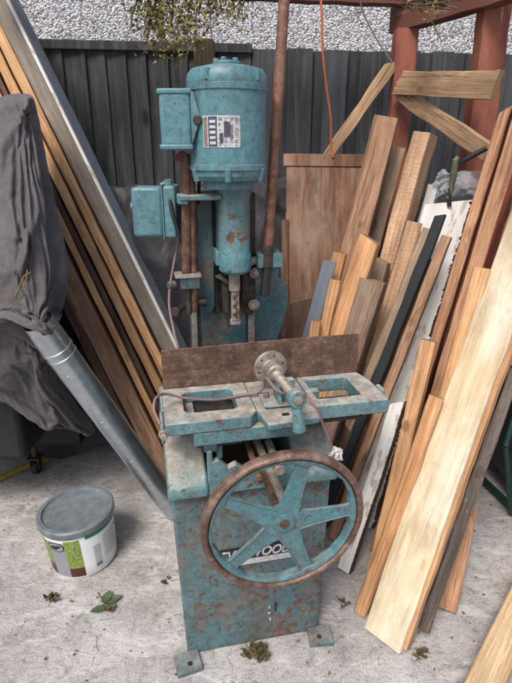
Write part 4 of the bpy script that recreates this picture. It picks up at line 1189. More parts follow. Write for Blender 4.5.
    0,0,0,0,0,0,0,0,0,0,0,0,0,0,0,0,0,0,0,0,0,0,0,0,0,0,0,0,0,0,0,0,0,0,0,0,0,0,0,0,0,0,-4,35,-34,-13,38,-38,-21,25,-27,-19,28,-30,-17,29,-32,-15,26,-30,
    -14,22,-28,-12,23,-30,-10,26,-32,-8,30,-34,-7,34,-36,-5,38,-39,-4,39,-39,-4,39,-38,-3,39,-38,-3,38,-38,-2,38,-38,-2,38,-38,-2,39,-37,-2,39,-36,-3,42,-36,-7,48,-37,-8,52,-37,-8,54,-37,-9,55,-37,-9,58,-37,
    -9,60,-37,-8,51,-36,-7,50,-34,-16,51,-33,-15,48,-30,-14,47,-27,-20,49,-26,-17,37,-22,-15,33,-23,-15,38,-24,-25,34,-22,-33,35,-25,-27,29,-22,-27,30,-21,-37,27,-20,-35,27,-18,-33,25,-16,-26,14,-12,-24,11,-8,-25,12,-7,
    -29,11,-10,-36,3,-11,-37,1,-13,-42,-2,-13,-40,-1,-13,-33,0,-11,-15,-2,-6,0,0,0,0,0,0,0,0,0,0,0,0,0,0,0,0,0,0,0,0,0,0,0,0,0,0,0,0,0,0,0,0,0,0,0,0,0,0,0,
    0,0,0,-5,35,-31,-12,37,-36,-22,23,-27,-19,26,-30,-18,28,-33,-16,27,-32,-14,25,-31,-13,26,-32,-11,29,-34,-10,31,-36,-8,33,-37,-6,37,-39,-4,39,-40,-4,40,-41,-4,42,-41,-3,42,-41,-3,42,-41,-3,45,-41,-3,50,-42,
    -2,48,-41,-4,51,-41,-6,55,-41,-7,56,-40,-7,53,-38,-8,54,-37,-8,56,-37,-14,61,-38,-13,60,-37,-10,50,-35,-12,52,-34,-17,51,-31,-12,44,-28,-12,40,-25,-12,38,-24,-9,33,-23,-12,36,-25,-24,34,-24,-33,35,-27,-35,37,-27,
    -29,31,-23,-30,33,-22,-38,31,-21,-34,29,-18,-29,20,-15,-29,17,-11,-25,9,-8,-26,11,-10,-30,9,-12,-37,0,-13,-41,-2,-13,-39,-1,-13,-34,0,-12,-21,1,-9,0,0,0,0,0,0,0,0,0,0,0,0,0,0,0,0,0,0,
    0,0,0,0,0,0,0,0,0,0,0,0,0,0,0,0,0,0,0,0,0,0,0,0,-3,33,-30,-13,34,-36,-21,22,-27,-20,26,-31,-18,31,-35,-17,31,-35,-15,29,-35,-14,29,-34,-12,30,-35,-11,32,-37,-10,33,-38,-9,36,-39,
    -6,40,-41,-5,42,-42,-4,42,-42,-4,43,-42,-3,42,-42,-3,43,-42,-2,45,-42,-1,46,-42,-2,48,-42,-3,49,-41,-3,50,-40,-3,47,-38,-4,49,-37,-7,53,-38,-10,58,-39,-11,59,-39,-14,50,-35,-14,52,-36,-13,49,-32,-12,45,-29,
    -11,36,-24,-12,36,-23,-18,40,-24,-14,32,-23,-19,35,-25,-30,34,-28,-31,36,-27,-27,33,-24,-25,33,-21,-34,28,-20,-37,28,-19,-33,25,-17,-31,23,-15,-29,13,-11,-24,6,-8,-25,7,-10,-30,5,-12,-38,-2,-13,-38,-2,-13,-34,-1,-13,
    -17,-2,-5,0,0,0,0,0,0,0,0,0,0,0,0,0,0,0,0,0,0,0,0,0,0,0,0,0,0,0,0,0,0,0,0,0,0,0,0,0,0,0,0,0,0,-7,19,-21,-17,32,-31,-15,22,-27,-21,33,-35,-20,39,-39,
    -18,38,-39,-16,36,-38,-15,33,-37,-13,33,-37,-12,33,-38,-11,33,-39,-10,34,-39,-8,36,-41,-7,38,-42,-6,40,-43,-4,43,-44,-3,45,-44,-2,47,-45,-2,48,-44,-1,48,-44,-1,50,-44,-2,50,-43,-2,50,-41,-2,49,-39,-3,49,-38,
    -7,55,-40,-9,58,-40,-9,60,-40,-14,51,-36,-14,47,-33,-12,49,-33,-12,47,-31,-14,37,-26,-11,35,-25,-17,39,-26,-25,41,-27,-22,35,-26,-21,34,-25,-23,35,-25,-25,36,-26,-28,36,-24,-37,30,-23,-41,29,-22,-38,28,-20,-34,27,-18,
    -31,18,-15,-30,7,-10,-24,2,-9,-24,4,-10,-30,1,-11,-35,-3,-13,-26,-1,-9,-22,1,-8,0,0,0,0,0,0,0,0,0,0,0,0,0,0,0,0,0,0,0,0,0,0,0,0,0,0,0,0,0,0,0,0,0,0,0,0,
    0,0,0,0,0,0,-7,21,-18,-17,37,-32,-19,22,-28,-21,30,-34,-19,36,-38,-18,38,-39,-16,38,-40,-15,37,-40,-14,36,-40,-12,35,-40,-11,35,-40,-10,35,-41,-9,35,-41,-8,36,-42,-7,37,-42,-6,38,-43,-4,42,-44,-2,47,-46,
    0,51,-47,0,52,-47,0,52,-46,-1,53,-45,-1,53,-44,-2,52,-43,-2,52,-41,-6,57,-42,-10,61,-43,-11,63,-43,-12,57,-40,-15,48,-35,-14,46,-33,-16,49,-34,-15,40,-30,-14,38,-28,-14,38,-28,-25,40,-30,-28,43,-31,-25,40,-29,
    -24,34,-25,-28,35,-27,-30,37,-26,-38,31,-24,-44,30,-24,-40,29,-22,-35,25,-19,-32,24,-18,-30,14,-14,-30,1,-9,-24,-1,-8,-25,0,-9,-27,0,-10,-32,-2,-9,-20,-1,-7,0,0,0,0,0,0,0,0,0,0,0,0,0,0,0,
    0,0,0,0,0,0,0,0,0,0,0,0,0,0,0,0,0,0,0,0,0,0,0,0,0,0,0,-8,22,-17,-18,39,-33,-19,29,-30,-19,25,-25,-18,30,-31,-17,32,-32,-16,33,-35,-15,34,-38,-14,36,-41,-12,36,-42,-11,36,-42,
    -10,36,-43,-9,37,-43,-8,38,-44,-7,38,-44,-6,37,-44,-6,38,-44,-4,42,-45,-1,48,-47,0,54,-49,1,55,-49,0,55,-48,0,56,-47,-1,58,-47,-4,61,-47,-10,65,-47,-11,67,-48,-12,67,-46,-13,61,-44,-16,51,-38,-13,47,-35,
    -20,50,-37,-18,48,-35,-17,40,-31,-16,39,-30,-23,41,-32,-32,44,-33,-31,43,-32,-30,35,-29,-30,37,-29,-33,38,-29,-40,31,-25,-44,31,-25,-41,29,-23,-37,23,-20,-39,24,-20,-34,20,-18,-34,7,-13,-24,-3,-8,-24,-1,-9,-30,-4,-9,
    -30,-3,-9,-15,-2,-5,0,0,0,0,0,0,0,0,0,0,0,0,0,0,0,0,0,0,0,0,0,0,0,0,0,0,0,0,0,0,0,0,0,0,0,0,0,0,0,0,0,0,-8,22,-19,-14,38,-32,-20,24,-19,-22,36,-28,
    -21,40,-33,-18,36,-35,-17,34,-37,-15,32,-37,-14,33,-39,-13,35,-41,-11,36,-43,-10,37,-44,-9,37,-44,-8,38,-45,-7,39,-46,-6,39,-46,-6,38,-45,-5,38,-45,-3,42,-47,-1,47,-48,1,53,-49,2,56,-49,0,59,-50,-2,64,-51,
    -9,69,-53,-11,72,-53,-12,73,-52,-12,70,-50,-15,62,-45,-18,53,-41,-15,48,-38,-19,50,-39,-22,50,-38,-20,43,-35,-18,40,-32,-23,43,-33,-33,42,-34,-34,43,-33,-32,36,-30,-30,34,-29,-35,35,-29,-42,31,-27,-44,31,-27,-40,27,-23,
    -37,23,-20,-41,23,-21,-37,21,-20,-33,8,-15,-25,-4,-9,-27,-3,-10,-27,-2,-10,-30,-3,-10,-19,-1,-7,0,0,0,0,0,0,0,0,0,0,0,0,0,0,0,0,0,0,0,0,0,0,0,0,0,0,0,0,0,0,0,0,0,
    0,0,0,0,0,0,0,0,0,-8,24,-18,-13,38,-31,-18,23,-20,-22,35,-29,-21,40,-34,-19,38,-36,-18,36,-38,-16,35,-39,-14,33,-40,-13,33,-41,-12,35,-43,-11,36,-44,-9,37,-45,-8,38,-46,-7,40,-47,-6,41,-47,-6,40,-47,
    -5,39,-46,-4,39,-47,-3,41,-47,-1,46,-48,1,52,-48,1,61,-51,-6,70,-55,-11,75,-57,-13,79,-58,-13,77,-56,-13,73,-53,-16,63,-48,-20,53,-43,-17,49,-40,-19,50,-40,-25,52,-41,-23,48,-38,-22,40,-34,-22,42,-34,-33,40,-34,
    -36,42,-34,-35,40,-33,-32,32,-29,-36,34,-29,-45,31,-29,-44,32,-29,-40,24,-23,-35,19,-20,-41,20,-21,-40,20,-21,-33,10,-17,-26,-4,-10,-24,-2,-10,-29,-3,-11,-29,-3,-11,-12,-4,-3,0,0,0,0,0,0,0,0,0,0,0,0,
    0,0,0,0,0,0,0,0,0,0,0,0,0,0,0,0,0,0,0,0,0,0,0,0,0,0,0,0,0,0,-7,24,-17,-14,38,-29,-17,23,-20,-21,37,-30,-22,40,-34,-20,38,-37,-18,37,-39,-17,36,-41,-15,34,-41,-13,33,-42,
    -12,34,-43,-11,35,-44,-10,36,-45,-9,38,-46,-8,39,-47,-7,41,-48,-6,40,-48,-5,39,-47,-4,39,-47,-3,39,-48,-3,40,-48,-1,43,-49,1,49,-49,-5,67,-55,-15,81,-61,-14,81,-60,-14,81,-59,-14,75,-56,-18,65,-50,-22,55,-45,
    -19,51,-43,-20,52,-43,-26,53,-43,-25,51,-41,-26,41,-36,-23,37,-33,-30,39,-34,-37,40,-35,-37,40,-34,-38,31,-30,-36,29,-28,-39,30,-28,-46,28,-28,-42,26,-26,-39,17,-21,-37,17,-20,-42,16,-21,-36,13,-19,-30,-4,-12,-25,-3,-11,
    -33,-6,-11,-21,-6,-6,-10,-4,-3,0,0,0,0,0,0,0,0,0,0,0,0,0,0,0,0,0,0,0,0,0,0,0,0,0,0,0,0,0,0,0,0,0,0,0,0,0,0,0,0,0,0,-8,25,-20,-13,38,-28,-17,24,-21,
    -21,38,-30,-22,40,-35,-20,38,-38,-19,37,-40,-17,37,-42,-15,34,-42,-14,34,-43,-13,34,-44,-11,35,-45,-10,36,-46,-9,37,-47,-8,39,-47,-7,40,-48,-6,41,-49,-5,40,-48,-5,39,-48,-4,39,-48,-3,39,-48,-2,38,-49,-2,38,-49,
    -1,50,-52,-15,72,-58,-14,79,-60,-17,78,-58,-15,77,-57,-20,67,-53,-25,57,-48,-22,52,-46,-22,53,-46,-28,53,-46,-26,52,-44,-28,42,-39,-25,35,-34,-27,36,-33,-36,37,-35,-40,38,-35,-38,33,-32,-36,26,-28,-36,27,-27,-45,24,-27,
    -46,25,-27,-42,17,-23,-37,13,-19,-41,13,-21,-39,13,-20,-31,-2,-14,-24,-2,-11,-27,-3,-11,-31,-3,-6,-14,-3,-4,0,0,0,0,0,0,0,0,0,0,0,0,0,0,0,0,0,0,0,0,0,0,0,0,0,0,0,0,0,0,
    0,0,0,0,0,0,0,0,0,0,0,0,-9,24,-18,-14,37,-28,-17,25,-20,-22,38,-30,-22,39,-35,-20,39,-38,-19,37,-40,-17,37,-42,-15,34,-43,-14,34,-44,-13,34,-45,-12,35,-45,-11,35,-46,-10,36,-47,-8,38,-48,-7,39,-49,
    -6,41,-49,-6,40,-49,-5,38,-48,-4,38,-49,-3,38,-49,-3,38,-49,-2,37,-49,-1,35,-49,-5,47,-54,-16,63,-62,-15,70,-57,-15,74,-58,-23,68,-55,-28,59,-51,-25,54,-49,-25,55,-50,-31,55,-49,-28,53,-47,-27,43,-41,-28,34,-35,
    -26,32,-32,-35,33,-34,-41,35,-35,-39,33,-33,-37,24,-28,-35,22,-26,-40,23,-26,-47,22,-27,-44,20,-25,-39,11,-20,-36,11,-19,-43,8,-20,-32,1,-16,-26,1,-13,-35,-4,-10,-33,-2,-8,-21,0,-5,0,0,0,0,0,0,0,0,0,
    0,0,0,0,0,0,0,0,0,0,0,0,0,0,0,0,0,0,0,0,0,0,0,0,0,0,0,0,0,0,0,0,0,-10,26,-19,-15,38,-28,-18,24,-20,-22,37,-29,-22,40,-36,-20,38,-38,-19,36,-40,-17,36,-42,-15,34,-43,
    -14,34,-44,-13,34,-45,-12,34,-46,-11,35,-47,-10,35,-47,-9,37,-48,-8,38,-49,-7,40,-49,-6,40,-50,-5,38,-49,-4,37,-49,-4,37,-49,-3,37,-50,-2,36,-50,-2,33,-49,-2,36,-51,-12,43,-57,-15,54,-62,-14,59,-61,-20,60,-54,
    -29,56,-51,-27,54,-50,-27,55,-52,-33,56,-53,-30,55,-50,-28,44,-43,-30,33,-36,-28,29,-32,-31,32,-33,-40,31,-34,-39,31,-33,-38,22,-28,-36,21,-26,-35,21,-25,-44,18,-25,-45,19,-25,-40,11,-21,-34,8,-19,-41,5,-20,-36,5,-18,
    -28,5,-15,-38,-3,-11,-36,-1,-9,-19,-1,-5,0,0,0,0,0,0,0,0,0,0,0,0,0,0,0,0,0,0,0,0,0,0,0,0,0,0,0,0,0,0,0,0,0,0,0,0,0,0,0,0,0,0,-8,24,-19,-15,39,-28,
    -18,24,-20,-22,37,-30,-22,36,-34,-20,38,-39,-18,34,-40,-17,35,-42,-15,34,-44,-14,34,-45,-13,34,-46,-12,35,-47,-11,35,-47,-10,35,-48,-9,36,-48,-8,37,-49,-7,38,-50,-6,39,-50,-5,38,-50,-5,37,-49,-4,36,-50,-3,36,-50,
    -2,35,-50,-2,32,-49,-2,32,-49,-7,37,-54,-14,44,-60,-14,46,-61,-15,46,-58,-20,40,-55,-20,41,-53,-27,48,-53,-34,56,-55,-33,56,-54,-30,47,-48,-31,31,-38,-28,26,-32,-29,26,-31,-38,27,-33,-41,28,-33,-38,21,-28,-35,19,-26,
    -33,18,-25,-42,14,-25,-44,15,-25,-40,13,-23,-34,5,-19,-33,6,-18,-33,6,-18,-30,7,-16,-40,-2,-13,-36,0,-10,-25,3,-6,0,0,0,0,0,0,0,0,0,0,0,0,0,0,0,0,0,0,0,0,0,0,0,0,0,0,0,
    0,0,0,0,0,0,0,0,0,0,0,0,0,0,0,-8,24,-19,-12,37,-28,-17,23,-20,-22,36,-31,-22,39,-35,-20,35,-38,-18,34,-40,-17,33,-42,-15,34,-44,-14,34,-45,-13,34,-46,-12,35,-47,-11,35,-48,-10,35,-48,-9,35,-48,
    -8,36,-49,-7,37,-50,-6,38,-50,-6,37,-50,-5,36,-50,-4,35,-50,-3,34,-50,-3,33,-50,-2,31,-49,-2,28,-48,-5,33,-52,-13,39,-58,-13,41,-59,-13,40,-58,-16,35,-54,-16,35,-53,-25,42,-54,-30,49,-56,-30,49,-53,-29,41,-47,
    -28,24,-35,-22,18,-31,-27,20,-31,-37,20,-32,-37,20,-31,-37,21,-30,-35,17,-26,-30,15,-24,-39,11,-24,-40,12,-25,-36,11,-23,-30,6,-20,-27,6,-18,-26,7,-17,-34,3,-16,-41,1,-14,-33,2,-11,-27,5,-7,0,0,0,0,0,0,
    0,0,0,0,0,0,0,0,0,0,0,0,0,0,0,0,0,0,0,0,0,0,0,0,0,0,0,0,0,0,0,0,0,0,0,0,-7,23,-19,-15,41,-27,-18,22,-21,-21,34,-30,-22,39,-35,-20,38,-39,-18,34,-41,-17,33,-43,
    -15,34,-45,-14,33,-46,-13,33,-47,-12,34,-48,-11,35,-48,-10,35,-49,-9,35,-49,-8,35,-49,-7,36,-50,-6,36,-50,-6,36,-50,-5,35,-50,-4,34,-50,-3,33,-50,-3,32,-50,-2,30,-50,-2,25,-48,-3,29,-50,-11,33,-56,-13,38,-58,
    -13,37,-57,-15,32,-54,-15,36,-54,-25,42,-56,-30,48,-57,-29,47,-54,-31,40,-49,-31,25,-38,-22,16,-31,-28,17,-31,-36,19,-33,-37,20,-32,-36,18,-30,-31,14,-27,-27,14,-24,-35,12,-24,-37,13,-25,-33,10,-23,-28,7,-21,-25,7,-19,
    -28,7,-19,-37,2,-16,-40,2,-15,-37,4,-12,-28,6,-9,0,0,0,0,0,0,0,0,0,0,0,0,0,0,0,0,0,0,0,0,0,0,0,0,0,0,0,0,0,0,0,0,0,0,0,0,0,0,0,0,0,0,-10,25,-15,
    -14,41,-26,-18,22,-22,-20,34,-31,-21,34,-33,-20,37,-39,-18,38,-42,-16,33,-43,-15,33,-45,-14,32,-46,-13,32,-47,-11,33,-48,-10,34,-48,-9,34,-49,-9,34,-49,-8,34,-50,-7,35,-50,-6,35,-50,-6,34,-50,-5,33,-50,-4,32,-50,
    -4,31,-50,-3,30,-50,-2,29,-50,-2,24,-49,-2,23,-48,-8,29,-53,-12,35,-57,-11,38,-58,-14,32,-55,-15,35,-55,-25,42,-58,-30,48,-60,-29,47,-56,-33,40,-51,-33,25,-40,-23,15,-31,-31,16,-32,-37,19,-34,-37,20,-33,-35,17,-30,
    -30,13,-27,-26,14,-26,-35,9,-25,-33,10,-24,-30,8,-23,-27,7,-22,-26,8,-21,-32,6,-20,-40,3,-18,-40,4,-16,-41,5,-14,-28,6,-10,0,0,0,0,0,0,0,0,0,0,0,0,0,0,0,0,0,0,0,0,0,0,0,0,
    0,0,0,0,0,0,0,0,0,0,0,0,0,0,0,0,0,0,-8,25,-16,-14,38,-27,-17,22,-21,-21,34,-31,-20,30,-31,-19,31,-36,-18,35,-42,-16,36,-44,-15,34,-46,-13,32,-46,-12,31,-47,-11,31,-48,-10,32,-48,-9,33,-49,
    -8,33,-49,-7,33,-50,-7,33,-50,-6,33,-50,-5,33,-50,-5,31,-50,-4,29,-50,-3,28,-50,-3,27,-50,-2,26,-50,-2,23,-49,-1,21,-48,-4,24,-51,-10,31,-57,-19,40,-60,-19,38,-57,-16,36,-57,-25,42,-59,-28,45,-60,-29,44,-56,
    -33,37,-51,-30,21,-39,-20,13,-31,-31,15,-33,-35,18,-34,-35,17,-32,-32,14,-29,-30,13,-28,-27,14,-27,-35,11,-26,-36,13,-27,-31,7,-24,-28,6,-23,-31,7,-22,-36,6,-21,-44,4,-20,-45,4,-18,-45,6,-15,-24,3,-8,0,0,0,
    0,0,0,0,0,0,0,0,0,0,0,0,0,0,0,0,0,0,0,0,0,0,0,0,0,0,0,0,0,0,0,0,0,0,0,0,0,0,0,-9,25,-13,-18,44,-24,-19,29,-21,-18,29,-27,-20,35,-32,-18,28,-35,-17,29,-39,
    -16,32,-43,-14,35,-46,-13,35,-47,-12,32,-47,-11,30,-48,-10,31,-48,-9,31,-49,-8,31,-49,-7,31,-50,-6,32,-50,-5,32,-50,-5,31,-50,-4,30,-50,-3,28,-50,-3,26,-49,-3,24,-49,-2,23,-50,-1,23,-51,-1,20,-49,-5,25,-53,
    -14,33,-60,-22,40,-64,-22,43,-58,-19,33,-58,-23,40,-59,-25,45,-65,-30,40,-55,-31,33,-51,-24,21,-39,-25,5,-28,-27,9,-30,-31,14,-32,-31,14,-30,-30,13,-29,-36,13,-28,-30,12,-27,-30,12,-26,-39,11,-28,-38,12,-27,-31,8,-25,
    -34,8,-24,-41,6,-23,-45,6,-22,-52,3,-19,-46,6,-16,-27,6,-10,0,0,0,0,0,0,0,0,0,0,0,0,0,0,0,0,0,0,0,0,0,0,0,0,0,0,0,0,0,0,0,0,0,0,0,0,0,0,0,0,0,0,
    -11,27,-11,-14,40,-21,-15,25,-17,-20,37,-27,-18,31,-31,-17,34,-35,-16,26,-38,-15,27,-41,-14,31,-45,-13,34,-48,-11,33,-48,-10,31,-48,-9,31,-49,-8,31,-49,-7,30,-49,-6,30,-50,-5,30,-50,-5,30,-50,-4,30,-50,-3,29,-50,
    -2,27,-50,-2,25,-50,-1,23,-49,-2,20,-49,-1,18,-49,-1,21,-50,-2,23,-52,-5,31,-54,-8,39,-53,-16,31,-40,-2,9,-19,-3,15,-22,-32,39,-51,-29,38,-60,-25,31,-53,-29,9,-34,-25,5,-30,-25,7,-30,-29,12,-31,-31,13,-31,
    -35,14,-30,-40,15,-30,-37,14,-29,-32,9,-26,-34,11,-27,-41,10,-27,-41,10,-26,-37,9,-26,-43,7,-25,-52,3,-22,-55,4,-21,-47,6,-18,-28,6,-12,0,0,0,0,0,0,0,0,0,0,0,0,0,0,0,0,0,0,0,0,0,
    0,0,0,0,0,0,0,0,0,0,0,0,0,0,0,0,0,0,0,0,0,-10,28,-11,-14,45,-19,-16,28,-18,-16,31,-22,-19,35,-32,-17,32,-35,-15,32,-38,-14,28,-42,-13,27,-43,-12,29,-46,-11,32,-48,-9,31,-49,-8,31,-49,
    -7,30,-50,-6,29,-50,-5,28,-50,-4,28,-50,-4,27,-50,-3,27,-50,-2,27,-50,-1,26,-50,0,25,-50,0,24,-50,0,23,-51,0,23,-50,-6,32,-51,-10,39,-51,-13,46,-54,-17,46,-47,-8,18,-39,4,7,-26,9,3,-16,-9,22,-25,
    -34,30,-39,-38,28,-46,-27,11,-37,-28,4,-30,-30,9,-31,-34,12,-32,-37,14,-32,-38,15,-31,-41,16,-31,-40,16,-31,-37,10,-28,-34,10,-27,-36,11,-27,-44,8,-27,-41,8,-27,-49,5,-25,-55,4,-23,-56,4,-22,-47,6,-19,-27,5,-12,
    0,0,0,0,0,0,0,0,0,0,0,0,0,0,0,0,0,0,0,0,0,0,0,0,0,0,0,0,0,0,0,0,0,0,0,0,0,0,0,0,0,0,-10,26,-12,-14,43,-17,-16,27,-18,-17,35,-22,-16,27,-26,-17,33,-36,
    -15,32,-38,-13,34,-42,-12,29,-44,-11,27,-45,-10,28,-47,-9,29,-48,-7,30,-49,-6,30,-50,-5,29,-50,-4,27,-50,-3,26,-50,-2,26,-50,-1,25,-50,-1,25,-50,0,24,-50,1,24,-50,1,24,-50,1,24,-51,2,25,-52,-2,33,-52,
    -4,27,-50,1,20,-45,-2,24,-38,0,9,-29,5,6,-26,-7,30,-35,-17,39,-35,-41,38,-41,-28,30,-44,-24,15,-40,-31,7,-32,-31,10,-32,-35,13,-32,-36,14,-33,-37,15,-32,-39,16,-32,-43,17,-33,-40,16,-31,-36,9,-28,-36,10,-28,
    -45,7,-28,-45,7,-28,-53,5,-26,-52,6,-24,-57,5,-23,-46,5,-20,-22,-1,-6,0,0,0,0,0,0,0,0,0,0,0,0,0,0,0,0,0,0,0,0,0,0,0,0,0,0,0,0,0,0,0,0,0,0,0,0,0,0,0,
    0,0,0,-11,27,-11,-15,45,-16,-16,28,-17,-17,35,-22,-17,34,-26,-15,26,-31,-15,30,-38,-13,33,-42,-12,34,-45,-10,30,-46,-9,28,-47,-8,28,-48,-6,28,-49,-5,28,-50,-4,28,-50,-3,27,-50,-2,26,-50,-1,25,-50,0,24,-50,
    1,24,-50,1,25,-51,2,25,-51,2,25,-52,4,24,-51,-2,33,-56,1,27,-56,2,21,-51,9,10,-49,7,3,-38,4,1,-26,9,-10,-19,-9,23,-30,-42,35,-38,-29,26,-41,-34,23,-42,-31,18,-39,-33,12,-36,-31,12,-34,-32,14,-34,
    -33,14,-33,-33,15,-32,-37,16,-33,-43,18,-34,-41,18,-33,-38,9,-29,-37,10,-29,-45,6,-28,-50,6,-28,-49,6,-27,-51,7,-26,-57,5,-25,-40,2,-17,-17,-3,-5,0,0,0,0,0,0,0,0,0,0,0,0,0,0,0,0,0,0,
    0,0,0,0,0,0,0,0,0,0,0,0,0,0,0,0,0,0,0,0,0,0,0,0,-9,27,-11,-16,44,-16,-16,29,-16,-16,34,-21,-17,32,-26,-15,32,-31,-14,25,-36,-13,28,-40,-11,32,-44,-10,32,-47,-9,30,-48,-7,30,-49,
    -6,28,-50,-5,28,-50,-4,28,-50,-2,28,-51,-1,27,-51,0,26,-51,1,25,-50,2,24,-51,3,24,-51,4,25,-51,5,26,-51,3,34,-56,5,24,-57,16,14,-52,13,9,-45,8,4,-40,7,-3,-33,7,1,-37,3,11,-32,-7,15,-21,
    -28,24,-30,-34,21,-43,-30,19,-40,-31,14,-38,-32,19,-38,-32,17,-36,-30,15,-35,-32,16,-35,-31,15,-33,-36,17,-34,-43,17,-35,-43,19,-35,-40,11,-31,-36,9,-29,-43,8,-30,-47,8,-29,-47,8,-28,-56,3,-25,-53,4,-24,-35,-2,-13,
    -27,0,-6,0,0,0,0,0,0,0,0,0,0,0,0,0,0,0,0,0,0,0,0,0,0,0,0,0,0,0,0,0,0,0,0,0,0,0,0,0,0,0,0,0,0,-12,27,-10,-17,44,-15,-17,30,-17,-17,36,-21,-17,32,-26,
    -16,31,-31,-14,31,-36,-13,26,-40,-11,28,-44,-10,29,-46,-9,30,-48,-7,30,-50,-6,30,-50,-5,29,-51,-3,29,-51,-2,29,-52,-1,30,-52,1,30,-53,2,29,-52,4,27,-52,5,26,-51,6,25,-50,7,25,-48,8,28,-50,13,10,-56,
    16,1,-51,6,-2,-46,4,-8,-41,9,-6,-35,1,10,-41,-11,26,-41,-21,25,-32,-33,21,-26,-33,18,-41,-31,14,-38,-33,19,-39,-32,19,-39,-33,21,-39,-30,17,-37,-32,17,-36,-30,16,-34,-33,18,-35,-43,17,-35,-45,19,-35,-41,13,-33,
    -37,9,-31,-44,8,-31,-42,9,-30,-49,7,-28,-59,3,-25,-47,1,-21,-44,2,-14,-23,1,-5,0,0,0,0,0,0,0,0,0,0,0,0,0,0,0,0,0,0,0,0,0,0,0,0,0,0,0,0,0,0,0,0,0,0,0,0,
    0,0,0,0,0,0,-10,26,-10,-16,43,-16,-17,29,-16,-18,38,-21,-18,35,-27,-17,31,-32,-15,30,-36,-13,30,-41,-12,28,-44,-10,29,-47,-9,29,-48,-8,30,-50,-6,31,-51,-5,30,-52,-4,30,-52,-3,30,-53,-1,31,-53,0,32,-54,
    2,32,-54,3,29,-53,5,26,-52,7,22,-49,9,21,-47,11,19,-47,17,12,-57,12,3,-54,2,-2,-51,-4,-11,-48,2,-3,-52,-7,14,-44,-29,24,-39,-36,25,-34,-30,20,-35,-24,13,-36,-23,14,-36,-31,21,-40,-31,19,-39,-32,22,-40,
    -30,18,-38,-31,19,-38,-29,17,-36,-33,19,-36,-43,17,-36,-46,19,-37,-42,16,-35,-38,9,-31,-40,9,-31,-44,9,-31,-52,4,-28,-58,4,-26,-54,5,-22,-38,1,-13,-32,3,-6,0,0,0,0,0,0,0,0,0,0,0,0,0,0,0,
    0,0,0,0,0,0,0,0,0,0,0,0,0,0,0,0,0,0,0,0,0,0,0,0,0,0,0,-11,25,-11,-17,43,-17,-18,29,-17,-19,40,-22,-19,36,-28,-17,33,-32,-15,31,-37,-14,29,-41,-12,30,-45,-11,30,-47,-10,29,-49,
    -8,30,-51,-7,31,-52,-6,31,-53,-5,31,-53,-4,31,-54,-3,33,-54,-2,35,-55,-1,37,-55,0,35,-54,2,30,-53,3,27,-49,4,18,-46,0,22,-40,1,23,-39,6,15,-52,-8,8,-55,-7,-3,-58,-1,-5,-55,-11,21,-46,-34,30,-35,
    -22,17,-32,-23,17,-36,-23,9,-34,-25,13,-37,-32,20,-42,-31,19,-41,-32,22,-41,-30,19,-40,-31,20,-39,-29,18,-37,-33,19,-37,-44,17,-37,-46,19,-37,-43,16,-36,-38,9,-33,-41,10,-33,-48,8,-31,-54,5,-29,-50,6,-25,-50,7,-23,
    -35,4,-14,-32,6,-8,0,0,0,0,0,0,0,0,0,0,0,0,0,0,0,0,0,0,0,0,0,0,0,0,0,0,0,0,0,0,0,0,0,0,0,0,0,0,0,0,0,0,-13,26,-10,-17,42,-18,-18,29,-17,-19,41,-23,
    -19,38,-28,-17,34,-33,-16,32,-38,-14,30,-42,-13,30,-45,-11,31,-48,-10,31,-50,-9,30,-51,-8,32,-53,-6,33,-54,-5,33,-55,-4,33,-55,-4,34,-55,-3,35,-55,-2,36,-55,-2,38,-54,-1,36,-54,1,32,-52,2,28,-48,-2,19,-43,
    -8,26,-41,-12,30,-32,-14,35,-31,-13,39,-43,-17,27,-45,-15,26,-48,-23,32,-37,-16,15,-32,-19,17,-36,-20,10,-36,-21,12,-37,-31,18,-42,-31,21,-42,-31,22,-42,-30,20,-41,-30,20,-40,-27,18,-38,-33,20,-39,-44,17,-37,-47,19,-38,
    -44,16,-37,-40,10,-34,-42,10,-34,-51,7,-32,-48,8,-29,-54,6,-26,-44,5,-20,-37,7,-16,-33,9,-9,0,0,0,0,0,0,0,0,0,0,0,0,0,0,0,0,0,0,0,0,0,0,0,0,0,0,0,0,0,0,0,0,0,
    0,0,0,0,0,0,0,0,0,-13,25,-11,-20,41,-17,-18,28,-18,-20,42,-24,-20,41,-29,-18,38,-34,-17,34,-38,-15,32,-42,-13,31,-46,-12,31,-49,-11,31,-51,-9,31,-52,-8,32,-54,-7,34,-55,-6,34,-56,-5,33,-56,-4,32,-56,
    -4,33,-55,-3,34,-55,-3,37,-55,-2,38,-54,-2,37,-53,-1,33,-50,-5,23,-44,-5,22,-39,-7,25,-34,-14,33,-35,-19,40,-39,-18,41,-41,-22,28,-43,-18,23,-38,-14,15,-35,-17,15,-38,-19,8,-37,-20,10,-38,-30,16,-42,-31,21,-44,
    -31,22,-44,-30,21,-43,-28,19,-41,-27,19,-40,-35,20,-40,-47,17,-39,-49,19,-40,-46,16,-39,-42,9,-35,-44,10,-35,-48,10,-34,-52,7,-29,-51,8,-27,-43,8,-22,-46,7,-13,-32,9,-10,0,0,0,0,0,0,0,0,0,0,0,0,
    0,0,0,0,0,0,0,0,0,0,0,0,0,0,0,0,0,0,0,0,0,0,0,0,0,0,0,0,0,0,-12,25,-12,-20,40,-17,-19,27,-18,-19,37,-23,-19,42,-30,-18,44,-34,-16,40,-38,-15,34,-43,-14,32,-46,-12,32,-49,
    -11,32,-51,-10,31,-53,-9,33,-54,-7,34,-56,-6,34,-57,-6,33,-57,-5,32,-56,-4,32,-56,-4,33,-55,-4,35,-55,-3,36,-55,-2,36,-54,-3,34,-52,-4,32,-47,-5,27,-40,-6,25,-35,-15,33,-36,-17,37,-39,-17,38,-42,-15,25,-38,
